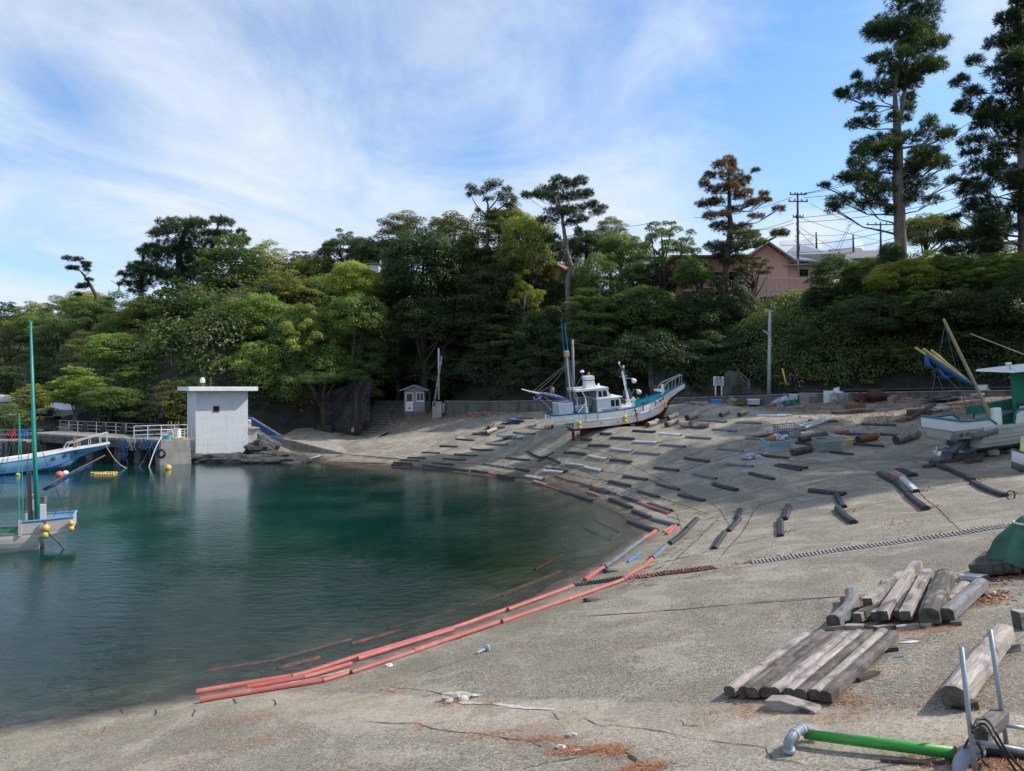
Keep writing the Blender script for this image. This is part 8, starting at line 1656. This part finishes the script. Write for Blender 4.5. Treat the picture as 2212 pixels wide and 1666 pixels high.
for (a1,a2,d1,d2) in [((2050,1080),(2300,1125),.45,.4),((1905,1205),(2300,1275),-.02,-.1)]: MB().tube([at(*cv('K',*a1),Dr+d1),at(*cv('K',*a2),Dr+d2)],r_*.42,10).build('rail',GALV,rk,smooth=True)
for (a1,a2) in [((1845,1195),(1900,1200))]: MB().tube([at(*cv('K',1872,1188),Dr),at(*cv('K',1880,1270),Dr-.02)],r_*.55,10).build('coupling',GALV,rk,smooth=True)
A1=at(*cv('K',1905,1165),Dr+.1);A2=at(*cv('K',2055,1025),Dr+.55);
o=xbeam('square_timber',A1,A2,[(-.07,-.07),(-.07,.07),(.07,.07),(.07,-.07)],wood_mat('rotten_timber',(.09,.08,.07),(.22,.2,.18)),conform=False,n=3,endmat=ENDM);setp(o,'square dark timber with black rope lying on the steel rack','timber')
o.modifiers.new('b','BEVEL').width=.012
m=MB()
for k,pts in enumerate([[(1875,1100),(1895,1050),(1960,1055),(2010,1120),(2060,1210),(2130,1310),(2210,1399)],[(1860,1110),(1890,1085),(1950,1085),(2000,1160),(2050,1240),(2110,1330),(2170,1420)],[(1870,1130),(1840,1180),(1805,1245)],[(1890,1200),(1925,1260),(1935,1330),(1975,1370)]]):
    m.tube(bez([at(*cv('K',x_,y_),Dr-.12+(.25 if i in (1,2) else 0)) for i,(x_,y_) in enumerate(pts)],4),.011,6)
solo('black_rope',m,BLACKC,'thin black rope looped over the square timber and hanging down','rope',smooth=True)
m=MB();pts=[lay(hitc('K',x_,y_),.02) for x_,y_ in [(1240,1340),(1400,1352),(1560,1362),(1735,1348)]];m.tube(bez(pts,8),.016,8);solo('rusty_rope',m,M_('rusty_rope',(.09,.05,.04),.9,.4,15,bump=.9,bsc=60),'rusty twisted rope lying under the green pipe','rope',smooth=True)
m=MB();m.tube([lay(hitc('K',1940,1310),.04),lay(hitc('K',2300,1330),.04)],.04,8);solo('black_pipe',m,BLACKC,'black pipe on the ground behind the grey elbow','pipe',smooth=True)
# small stones, bolt
def stone(k,x,y,r,lb,seed,sc_=(1.3,1,.7),mat=None): p=lay(hitc(k,x,y));return solo('stone',MB().rock((p.x,p.y,p.z+r*.35),r,seed,2,sc_,.5),mat or M_('pale_rubble',(.5,.46,.41),.85,.35,9,bump=.8,bsc=25),lb,'stone','stones lying on the near slope')
stone('L',655,850,.12,'largest pale broken concrete piece in the foreground',71,(1.7,1,.55));stone('L',612,872,.055,'small pale fragment left of the largest broken piece',72);stone('L',705,852,.06,'pale fragment touching the right of the largest piece',73);stone('L',778,830,.05,'separate pale fragment just right of the broken pieces',74)
stone('L',1380,1082,.05,'lone round stone above the big crack',75);stone('L',1320,1160,.05,'stone lying in the big crack',76);stone('L',1425,1180,.035,'small stone right of the one in the crack',77);stone('L',240,640,.05,'tiny white stone below the red rails',78,mat=WHITE2);stone('G',1920,1380,.1,'pale stone near the right end of timber heap',79)
p=lay(hitc('L',790,568));q=lay(hitc('L',845,548));bt=thing('mooring_bolt','grey steel mushroom headed bolt lying on the slope','bolt',p);MB().tube([p+Vector((0,0,.03)),q+Vector((0,0,.05))],.03,8).build('shank',GALV,bt);d=(q-p).normalized();Mq=d.to_track_quat('Z','Y').to_matrix();MB().lathe([(.03,0),(.1,.01),(.09,.04),(0,.06)],q+Vector((0,0,.05)),12,Mq).build('head',M_('bolt_head',(.45,.48,.5),.4,metal=.3),bt)
m=torus(MB(),lay(hitc('V',1445,165))+Vector((0,0,.12)),.14,.02,n=14);solo('iron_ring',m,BLACKC,'thin black iron ring set in the slope below the lowest beam','ring')
# -- pine needles and fallen leaves
def litter(name,label,pts,L,w,cols,up=.01,seed=1,flat=.12):
    n=len(pts);x=pts[:,0];y=pts[:,1];z=zs(x,y);z +=np.array([hn(a,b,.35,5)*.035+hn(a,b,1.4,9)*.012 for a,b in zip(x,y)])*(z > -1)
    a=RNG.uniform(0,2*np.pi,n);ax=np.stack([np.cos(a),np.sin(a),RNG.normal(0,flat,n)+.0],1)
    e=.3;gx=(zs(x+e,y)-zs(x-e,y))/(2*e);gy=(zs(x,y+e)-zs(x,y-e))/(2*e);ax[:,2] +=ax[:,0]*gx+ax[:,1]*gy;ax=unit(ax);sd=unit(np.cross(ax,np.array([0,0,1.0])+.0*ax)+RNG.normal(0,flat,(n,3)))
    me=quads(name,np.stack([x,y,z+up+RNG.uniform(0,.012,n)],1),ax,sd,L*(.6+.8*RNG.random(n)),w*(.7+.6*RNG.random(n)),RNG.random(n),mat=cols);o=bpy.data.objects.new(name,me);C.objects.link(o);o.color=(1,1,1,1);return setp(o,label,'litter',kind='stuff')
def litmat(name,a,b):
    m,nt,bs,out=nmat(name);N=NT(nt);t_=N.n('Attribute',attribute_name='tint').outputs['Fac'];N.l(N.mix(t_,a,b),bs.inputs['Base Color']);bs.inputs['Roughness'].default_value=.8;return m
NEED=litmat('pine_needles',(.16,.06,.03),(.55,.27,.13));LEAFD=litmat('dead_leaves',(.12,.05,.03),(.5,.24,.12))
def cl(k,x,y,r,n,sx_=1.0,ang=0.0):
    p=hitc(k,x,y);q=RNG.normal(0,r,(n,2))*np.array([1,sx_]);c_,s_=math.cos(ang),math.sin(ang);return np.stack([p.x+q[:,0]*c_-q[:,1]*s_,p.y+q[:,0]*s_+q[:,1]*c_],1)
P_=[cl('K',*q) for q in [(1100,290,.25,900,.5,.9),(1150,350,.2,500),(1500,370,.15,400),(1650,440,.25,500),(1930,240,.3,700,.5,.6),(1020,920,.12,350),(560,975,.45,800,.25,.1),(1000,1010,.4,500,.3),(250,975,.3,300,.3),(1400,470,.4,500),(1200,450,.5,400),(1300,430,.3,300),(1500,440,.2,300),(1880,960,.12,200),(1150,740,.15,250),(1950,1340,.25,1200),(2100,1350,.25,900),(1700,1330,.25,400),(700,870,.3,250),(1690,900,.3,300),(1900,800,.3,300)]]
P_ +=[cl('L',*q) for q in [(1500,1170,.14,1300,.35,.1),(1340,1165,.1,500),(1650,1180,.12,500),(1850,1280,.12,900,.6),(1200,1100,.25,500,.3,-.3),(850,1080,.3,400,.3),(640,870,.12,350),(890,880,.12,200),(280,810,.2,150),(460,1025,.15,150)]]
P_ +=[cl('M',*q) for q in [(1400,1000,.5,320,.4,.4),(1150,1200,.5,280,.5,.5),(850,1040,.4,140,.4,.4),(500,1100,.4,140,.4,.4),(1700,1100,.5,260,.4,.4),(2000,940,.4,160,.4),(1600,950,.3,250)]]
for k in range(90):   # drifts along the slope
    x=random.uniform(-4,14);y=random.uniform(5.5,26);
    if PS.dist(x,y)[0][0] > 1.5: q=RNG.normal(0,1,(110,2))*np.array([.45,.1]);a_=.72;P_.append(np.stack([x+q[:,0]*math.cos(a_)-q[:,1]*math.sin(a_),y+q[:,0]*math.sin(a_)+q[:,1]*math.cos(a_)],1))
x=RNG.uniform(-7,16,14000);y=RNG.uniform(4.5,27,14000);ok=PS.dist(x,y)[0] > 1.2;P_.append(np.stack([x[ok],y[ok]],1))
litter('pine_needles','orange brown pine needles scattered over the near slope and around the timbers',np.concatenate(P_),.075,.006,NEED)
P_=[cl('G',*q) for q in [(1050,390,.5,160,.4),(1250,440,.3,120),(1380,520,.25,100),(1440,660,.2,100),(1830,430,.3,120),(2100,555,.25,90),(300,670,.2,50),(270,860,.2,60),(800,680,.2,50),(1560,290,.5,150),(1200,790,.4,60),(2050,1230,.35,260),(1750,1310,.3,120),(1900,1410,.25,200)]]
for i in range(40): p=gp[0].lerp(gp[-1],i/40);P_.append(np.array([[p.x-.1+random.gauss(0,.25),p.y+.32+random.gauss(0,.1)] for _ in range(22)]))
for i in range(30): p=gp2[-1].lerp(gp2[0],i/30);P_.append(np.array([[p.x+random.gauss(0,.2),p.y+random.gauss(0,.15)] for _ in range(16)]))
litter('fallen_leaves','brown fallen leaves gathered along the grating and around the beams',np.concatenate(P_),.1,.05,LEAFD,flat=.3)
P_=[]
for x0,y0,x1,y1,n in [(1150,760,2212,680,2600),(1400,700,1700,720,1200),(930,790,1250,740,500),(1160,900,700,870,250)]:
    for i in range(n): f=random.random();P_.append(hit(*cv('A',x0+(x1-x0)*f,y0+(y1-y0)*f+random.gauss(0,12)),d0=40)[:2]) if i % 4==0 else P_.append([P_[-1][0]+random.gauss(0,.7),P_[-1][1]+random.gauss(0,.5)])
for i in range(2200): P_.append([random.gauss(26,4.5),random.gauss(47,3)])
for i in range(1500): f=random.random();P_.append([14+19*f+random.gauss(0,.8),60.5-9.5*f+random.gauss(0,1.0)])
litter('fallen_leaves','brown leaf litter along the wall foot and around the hut',np.array(P_),.16,.1,LEAFD,flat=.3)
dp_=lay(hitc('K',1238,190));m=MB()
for k in range(26): a_=random.uniform(0,6.28);z=random.uniform(0,.2);m.tube([dp_+Vector((0,0,z)),dp_+Vector((math.cos(a_)*.05,math.sin(a_)*.03,z+random.uniform(.02,.07)))],.004,4)
m.tube([dp_,dp_+Vector((.01,0,.26))],.006,5);solo('dry_weed',m,RUST,'small dry brown weed growing from the joint behind the timber heap','weed')
# -- houses on the hill
PINK=M_('pink_render',(.98,.5,.43),.8,.1,1.2,dirt=(.85,.4,.33),dirtamt=.4,stretch=(1,1,.4),objvar=False);PINKL=M_('pale_pink_render',(.85,.5,.44),.8,.1,1.2,objvar=False)
ROOFG=M_('blue_grey_roof',(.16,.19,.24),.5,.15,2);TILEG=None
def tile_mat(name,a,b,sc_=14):
    m,nt,bs,out=nmat(name);N=NT(nt);P=N.n('TexCoord').outputs['Object'];w=N.n('TexWave',wave_type='BANDS',bands_direction='X');w.inputs['Scale'].default_value=sc_/6.3*2;N.l(P,w.inputs[0]);w2=N.n('TexWave',wave_type='BANDS',bands_direction='Y');w2.inputs['Scale'].default_value=sc_/9*2;N.l(P,w2.inputs[0])
    c=N.mix(w.outputs['Fac'],a,b);c=N.mix(N.math('MULTIPLY',w2.outputs['Fac'],.3),c,a);N.l(c,bs.inputs['Base Color']);bs.inputs['Roughness'].default_value=.6;N.l(N.bump(w.outputs['Fac'],.7,.06),bs.inputs['Normal']);return m
TILG=tile_mat('grey_tiles',(.1,.1,.11),(.3,.3,.31));TILR=tile_mat('red_tiles',(.22,.07,.05),(.42,.2,.15))
def gable(parent,x0,x1,y0,y1,z0,ze,zr,wallm,roofm,axis='x',over=.5,name='wall',th_=.14):
    """gabled block in local coords; axis = ridge direction"""
    m=MB()
    if axis=='y':
        xm=(x0+x1)/2;m.add([(x0,y0,z0),(x1,y0,z0),(x1,y0,ze),(xm,y0,zr),(x0,y0,ze),(x0,y1,z0),(x1,y1,z0),(x1,y1,ze),(xm,y1,zr),(x0,y1,ze)],[(0,1,2,3,4),(5,9,8,7,6),(1,6,7,2),(0,4,9,5)])
        m.build(name,wallm,parent,local=True);r=MB();sl_=(zr-ze)/(xm-x0)
        for s in (-1,1):
            xe=xm+s*((x1-x0)/2+over);zz=ze-over*sl_;r.add([(xm,y0-over,zr+.05),(xe,y0-over,zz+.05),(xe,y1+over,zz+.05),(xm,y1+over,zr+.05),(xm,y0-over,zr+.05+th_),(xe,y0-over,zz+.05+th_),(xe,y1+over,zz+.05+th_),(xm,y1+over,zr+.05+th_)],[(0,1,2,3),(4,5,6,7),(0,1,5,4),(1,2,6,5),(2,3,7,6)])
        r.build('roof',roofm,parent,local=True)
    else:
        ym=(y0+y1)/2;m.add([(x0,y0,z0),(x0,y1,z0),(x0,y1,ze),(x0,ym,zr),(x0,y0,ze),(x1,y0,z0),(x1,y1,z0),(x1,y1,ze),(x1,ym,zr),(x1,y0,ze)],[(4,3,2,1,0),(5,6,7,8,9),(0,5,9,4),(2,7,6,1)])
        m.build(name,wallm,parent,local=True);r=MB();sl_=(zr-ze)/(ym-y0)
        for s in (-1,1):
            ye=ym+s*((y1-y0)/2+over);zz=ze-over*sl_;r.add([(x0-over,ym,zr+.05),(x0-over,ye,zz+.05),(x1+over,ye,zz+.05),(x1+over,ym,zr+.05),(x0-over,ym,zr+.05+th_),(x0-over,ye,zz+.05+th_),(x1+over,ye,zz+.05+th_),(x1+over,ym,zr+.05+th_)],[(3,2,1,0),(4,5,6,7),(0,1,5,4),(1,2,6,5),(2,3,7,6)])
        r.build('roof',roofm,parent,local=True)
def win(parent,x,z,w,h,y,mat=None,frame_m=None,nb=2):
    f=MB().box((x,y,z),(w+.14,.06,h+.14)).build('window',frame_m or M_('window_brown',(.1,.06,.05),.6),parent,local=True);m=MB();pw=(w-.06*(nb-1))/nb
    for k in range(nb): m.box((x-w/2+pw/2+k*(pw+.06),y-.035,z),(pw,.01,h))
    m.build('pane',mat or DGLASS,f,local=True);return f
# pink house. local frame at its gable corner
D_=78.0
def loc(px,py,D=D_): return at(px,py,D)
o_=loc(1640,655);PM_=Matrix.Translation(o_);ph=thing('pink_house','salmon pink house with gable roof partly hidden by trees on the hill','house',PM_)
sc_=D_/F
def lx(px): return (px-1640)*sc_
def lz(py): return (655-py)*sc_
gable(ph,lx(1612),lx(1702),0,7,-2,lz(560),lz(529),PINK,TILR,'y',.55)
MB().add([(lx(1560),-.02,lz(604)),(lx(1700),-.02,lz(604)),(lx(1700),-.02,lz(655)-2),(lx(1560),-.02,lz(655)-2)],[(3,2,1,0)]).build('lower_wall',PINKL,ph,local=True)
cbox(ph,'side_wing',PINK,lx(1697),lx(1790),0,-2,lz(570)) if False else None
m=MB();m.box(((lx(1697)+lx(1790))/2,3.0,(lz(573)-2)/2),(lx(1790)-lx(1697),5,lz(573)+2));m.build('side_wing',PINK,ph,local=True)
m=MB();m.box(((lx(1695)+lx(1795))/2,2.8,lz(571)),(lx(1795)-lx(1695)+.4,6,.14),Matrix.Rotation(R(-3),3,'Y'));m.build('flat_roof',M_('pale_grey_roof',(.45,.46,.48),.5),ph,local=True)
m=MB();m.box(((lx(1460)+lx(1615))/2,4.0,(lz(560)-2)/2),(lx(1615)-lx(1460),8,lz(560)+2));m.build('main_block',M_('red_brown_wall',(.75,.34,.27),.8,.2,1,objvar=False),ph,local=True)
m=MB();m.box(((lx(1455)+lx(1620))/2,3.6,lz(557)),(lx(1620)-lx(1455)+.5,9.4,.2));m.build('main_roof',TILR,ph,local=True)
for x,w in ((1487,1.1),(1560,2.6),(1585,1.5)): win(ph,lx(x),lz(603),w,1.3,-.05)
win(ph,lx(1740),lz(588),.8,.6,.45)
bal=MB();
for k in range(34): bal.tube([(lx(1475)+k*.22,-.9,lz(628)),(lx(1475)+k*.22,-.9,lz(610))],.02,4)
bal.tube([(lx(1472),-.9,lz(609)),(lx(1625),-.9,lz(609))],.035,6);bal.build('balcony_rail',M_('stainless'),ph,local=True);MB().box(((lx(1472)+lx(1625))/2,-.45,lz(630)),(lx(1625)-lx(1472),1.0,.18)).build('balcony',PINKL,ph,local=True)
m=MB()
for k in range(4): s=lx(1660)+k*.0;m.box((lx(1657)+.75*(k+.5),-.5,lz(531)-.5*(k+.6)),(.12,.3,.12))
m.build('eave_bracket',M_('pale_trim'),ph,local=True)
MB().add([(lx(1657)-.05,-.58,lz(527)),(lx(1712),-.58,lz(560)-.25),(lx(1712),-.58,lz(560)-.05),(lx(1657)-.05,-.58,lz(522))],[(3,2,1,0)]).build('bargeboard',M_('pale_trim'),ph,local=True)
pt=MB().tube([(lx(1725),-.1,lz(600)),(lx(1722),-.1,lz(558))],.07,6).build('flue',GALV,ph,local=True)
# terrace rails and laundry
tr=thing('laundry_terrace','pipe framed terrace with dark wetsuits hanging below the pink house','terrace',loc(1670,655,76));T2=76.0
for (x0,y0,x1,y1) in [(1630,598,1740,603),(1632,625,1720,628),(1636,641,1712,640)]: MB().tube([at(x0,y0,T2),at(x1,y1,T2)],.035,6).build('pipe_rail',GALV,tr)
for x in (1636,1657,1676,1700): MB().tube([at(x,600,T2),at(x,668,T2)],.035,6).build('post',GALV,tr)
for k in range(9): x=1642+k*7.5;MB().add([at(x,641,T2-.05),at(x+6,641,T2-.05),at(x+5.5,655+(k % 3)*3,T2-.05),at(x+3,650,T2-.05),at(x+.5,656+(k % 2)*3,T2-.05)],[(4,3,2,1,0)]).build('wetsuit',SUIT,tr)
MB().box(at(1670,671,T2+.8),(5,2.2,.2)).build('deck',CONC,tr)
MB().box(at(1685,690,T2+.4),(4.5,.4,1.9)).build('terrace_wall',CONCD,tr)
# grey roofed house behind
gh=thing('grey_roof_house','house with wide blue grey hipped roof behind the pink house','house',at(1760,590,90));
m=MB();e=[at(1690,558,86),at(1822,568,88),at(1850,560,96),at(1700,545,96)];rdg=[at(1716,531,91),at(1740,531,92)]
m.add(e+rdg+[v-Vector((0,0,.18)) for v in e],[(0,1,5,4),(1,2,5),(2,3,4,5),(3,0,4),(0,6,7,1),(1,7,8,2),(3,9,6,0),(6,9,8,7)]);m.build('roof',ROOFG,gh)
MB().add([at(1712,537,88.2),at(1745,537,89),at(1812,560,87.9),at(1722,548,87)],[(3,2,1,0)]).build('solar_panel',glass('solar_blue',(.06,.09,.18)),gh) if False else None
MB().box(at(1752,580,90),(6.2,5,2.6),Matrix.Rotation(R(-6),3,'Z')).build('wall',M_('cream_wall',(.42,.4,.35),.8,.1),gh)
for x,w in ((1704,.9),(1740,.7),(1768,1.2)): p=at(x,577,87.0);f=MB().box(p,(w+.1,.08,1.1)).build('window',M_('window_brown'),gh);MB().box(p-Vector((0,.05,0)),(w,.02,1.0)).build('pane',DGLASS,f)
for i,(x,y,w_,D,lb) in enumerate([(1825,548,3.2,98,'small grey tiled roof house left of the fork wires'),(1868,553,5.4,96,'larger grey tiled roof house near the great pine trunk')]):
    c=at(x,y+10,D);hq=thing('tiled_house',lb,'house',Matrix.Translation(c) @ Matrix.Rotation(R(-14),4,'Z'),'tiled roof houses behind the pink house');gable(hq,-w_/2,w_/2,-2,2,-2.5,0,1.1,M_('cream_wall'),TILG,'x',.4)
c=at(1318,545,92);hq=thing('tiled_house','tiny grey tiled roof with antenna rising from the central trees','house',Matrix.Translation(c) @ Matrix.Rotation(R(12),4,'Z'));gable(hq,-1.2,1.2,-1.6,1.6,-1,.4,1.1,M_('grey_wall',(.2,.2,.19),.8),TILG,'x',.4)
an_=thing('television_antenna','pair of white television antenna masts above the tiny tiled roof','antenna',at(1322,525,90))
for (x,y0,y1,arms) in [(1322,528,468,(480,495,512)),(1334,528,480,(486,))]:
    MB().tube([at(x,y0,90),at(x,y1,90)],.035,6).build('mast',GALV,an_)
    for y in arms: MB().tube([at(x-7,y+2,90),at(x+8,y-1,90)],.025,5).build('element',GALV,an_)
c=at(1208,602,84);hq=thing('yellow_house','small yellow house with red tiled roof glimpsed between central trees','house',Matrix.Translation(c) @ Matrix.Rotation(R(-28),4,'Z'));gable(hq,-1.9,1.9,-2,3,-2,.35,1.5,M_('yellow_wall',(.5,.37,.15),.8),TILR,'y',.4)
c=at(812,582,88);hq=thing('white_building','white building corner with flat roof glimpsed on the left skyline','building',Matrix.Translation(c));MB().box((0,0,-.5),(1.2,3,1.6)).build('wall',WHITE2,hq,local=True);MB().box((-.1,0,.4),(1.7,3.4,.15)).build('roof',CONC,hq,local=True)
# white fence and pale roof at the right
fc=thing('white_fence','white slatted fence on top of the right bank','fence',at(2150,560,60));pts=[at(2106,560,58.5),at(2206,545,63)]
m=MB();m.tube([at(2106,533,58.5),at(2206,515,63)],.05,5);m.tube([at(2106,558,58.5),at(2206,543,63)],.05,5);m.build('rail',WHITE,fc)
for k in range(26): f=k/25;a=at(2106+100*f,560-16*f,58.5+4.5*f);b=at(2106+100*f,534-18*f,58.5+4.5*f);MB().box((a+b)/2,(.08,.05,(b-a).length)).build('slat',WHITE,fc)
c=at(2158,520,66);rh=thing('shed','pale flat roofed shed behind the white fence','building',Matrix.Translation(c) @ Matrix.Rotation(R(10),4,'Z'));MB().box((0,1,.0),(3.2,3,.12),Matrix.Rotation(R(6),3,'Y')).build('roof',M_('pale_grey_roof'),rh,local=True);MB().box((0,1.2,-1.2),(2.4,2,2.2)).build('wall',WHITE,rh,local=True)
# utility poles, net, cables
UP=concrete('pole_brown',(.1,.085,.075),(.05,.045,.04),.5)
def upole(px,yt,yb,D,label,arms,r=.17,gear=True):
    t=thing('utility_pole',label,'utility pole',at(px,yb,D),'utility poles on the hill');MB().tube([at(px+1,yb,D),at(px,yt,D)],[r,r*.7],8).build('pole',UP,t,smooth=True)
    for y,w in arms:
        MB().box(at(px,y,D)-Vector((0,.15,0)),(w,.1,.12)).build('crossarm',UP,t)
        for k in (-1,-.4,.4,1): MB().lathe([(.05,0),(.09,.08),(.05,.12),(.08,.2),(0,.24)],at(px,y,D)+Vector((k*w*.46,-.15,.06)),8).build('insulator',M_('insulator',(.12,.12,.13),.3),t)
    if gear:
        m=MB();rr=random.Random(3)
        for k in range(9): y=yt+45+k*9;m.tube([at(px+rr.uniform(-3,3),y,D-.2),at(px+rr.uniform(-7,7),y+rr.uniform(-4,4),D-.25),at(px+rr.uniform(-5,5),y+9,D-.2)],.035,5)
        m.build('cable_clutter',BLACKC,t)
    return t
upole(1723,417,600,84,'tall utility pole with two crossarms right of the brown pine',[(421,1.9),(436,2.2),(470,1.2)]);upole(1902,480,560,92,'shorter utility pole just left of the great pine trunk',[(486,3.6)],.15,False)
upole(1763,502,545,100,'thin net pole above the grey roofed house',[],.15,False);upole(1843,506,560,96,'thin net pole left of the shorter utility pole',[],.15,False)
NETM,nt,b,out=nmat('bird_net');NN=NT(nt);b.inputs['Base Color'].default_value=(.4,.42,.45,1);tp_=NN.n('BsdfTransparent');mm=NN.n('MixShader');mm.inputs[0].default_value=.38;NN.l(tp_.outputs[0],mm.inputs[1]);NN.l(b.outputs[0],mm.inputs[2]);NN.l(mm.outputs[0],out.inputs[0])
m=MB();top_=[(1682,521),(1700,519),(1730,520),(1757,511),(1775,518),(1800,520),(1832,516),(1843,514),(1865,522),(1905,526)];vs=[]
for x,y in top_: vs +=[at(x,y,104),at(x,y+18,103),at(x,560,102)]
m.add(vs,[(3*i+k,3*i+1+k,3*i+4+k,3*i+3+k) for i in range(len(top_)-1) for k in (0,1)]);solo('bird_net',m,NETM,'grey translucent net stretched between thin poles behind the roofs','net')
CB=[((1723,421),84,(2120,250),62,1.0,'upper cable from the tall utility pole to the right edge'),((1723,421),84,(2130,262),62,1.1,'second cable from the tall utility pole to the right edge'),((1735,427),84,(2140,330),66,.8,'third cable from the tall utility pole passing behind the great pine'),((1735,470),84,(2212,360),70,.8,'fourth cable from the tall pole running right'),((1725,480),84,(2212,385),70,.9,'fifth cable from the tall pole running right'),
      ((1713,425),84,(1500,470),92,.6,'cable from tall pole leftwards behind the brown pine'),((1713,475),84,(1560,500),92,.5,'lower cable from tall pole leftwards'),((1715,482),84,(1600,495),90,.4,'lowest cable from tall pole leftwards'),((1686,530),84,(2112,428),70,1.2,'thick cable rising from the pink house to the right'),((1700,545),84,(2110,448),68,1.2,'second thick cable rising to the right'),
      ((1727,505),84,(1900,485),92,.7,'cable between tall and shorter utility pole'),((1727,470),84,(1900,520),95,.2,'thin wire slanting down right from the tall pole'),((1727,490),84,(1843,560),95,.2,'thin wire to the tiled roofs'),((1727,500),84,(1810,575),90,.2,'thin wire to the grey roofed house'),((1750,440),88,(1900,500),95,.3,'thin wire crossing the pale cloud'),
      ((1330,490),92,(1420,478),92,.2,'cable right of the television antenna'),((1250,500),90,(1322,485),90,.3,'cable left of the television antenna'),((0,800),120,(180,797),95,1.0,'thin cable crossing the dark left hillside')]
for (a,Da,b2,Db,sg,lb) in CB: wire([at(*a,Da),at(*b2,Db)],sg,lb,.028,mat=M_('wire_grey',(.05,.055,.065),.6))
sp=thing('lattice_mast','thin forked wire mast leaning above the tiled roofs','mast',at(1800,560,92));MB().tube([at(1797,575,92),at(1838,485,92)],.03,4).build('rod',GALV,sp);MB().tube([at(1805,540,92),at(1835,485,92)],.03,4).build('rod',GALV,sp);MB().tube([at(1830,487,92),at(1843,484,92)],.03,4).build('rod',GALV,sp)
sl_=thing('street_lamp','small street lamp on the skyline left of the tall pine group','street lamp',at(257,626,108));MB().tube([at(257,632,108),at(257,612,108)],.12,6).build('post',GALV,sl_);MB().tube([at(257,616,108),at(240,606,108)],.05,5).build('arm',GALV,sl_)
# far end of the jetty path, pavilion roof
m=MB();m.add([at(320,866,74),at(350,862,74),at(352,866,73.5),at(322,870,73.5)],[(0,1,2,3)]);solo('awning',m,M_('mint_awning',(.1,.45,.32),.6),'small mint green awning glimpsed among the trees above the jetty','awning')
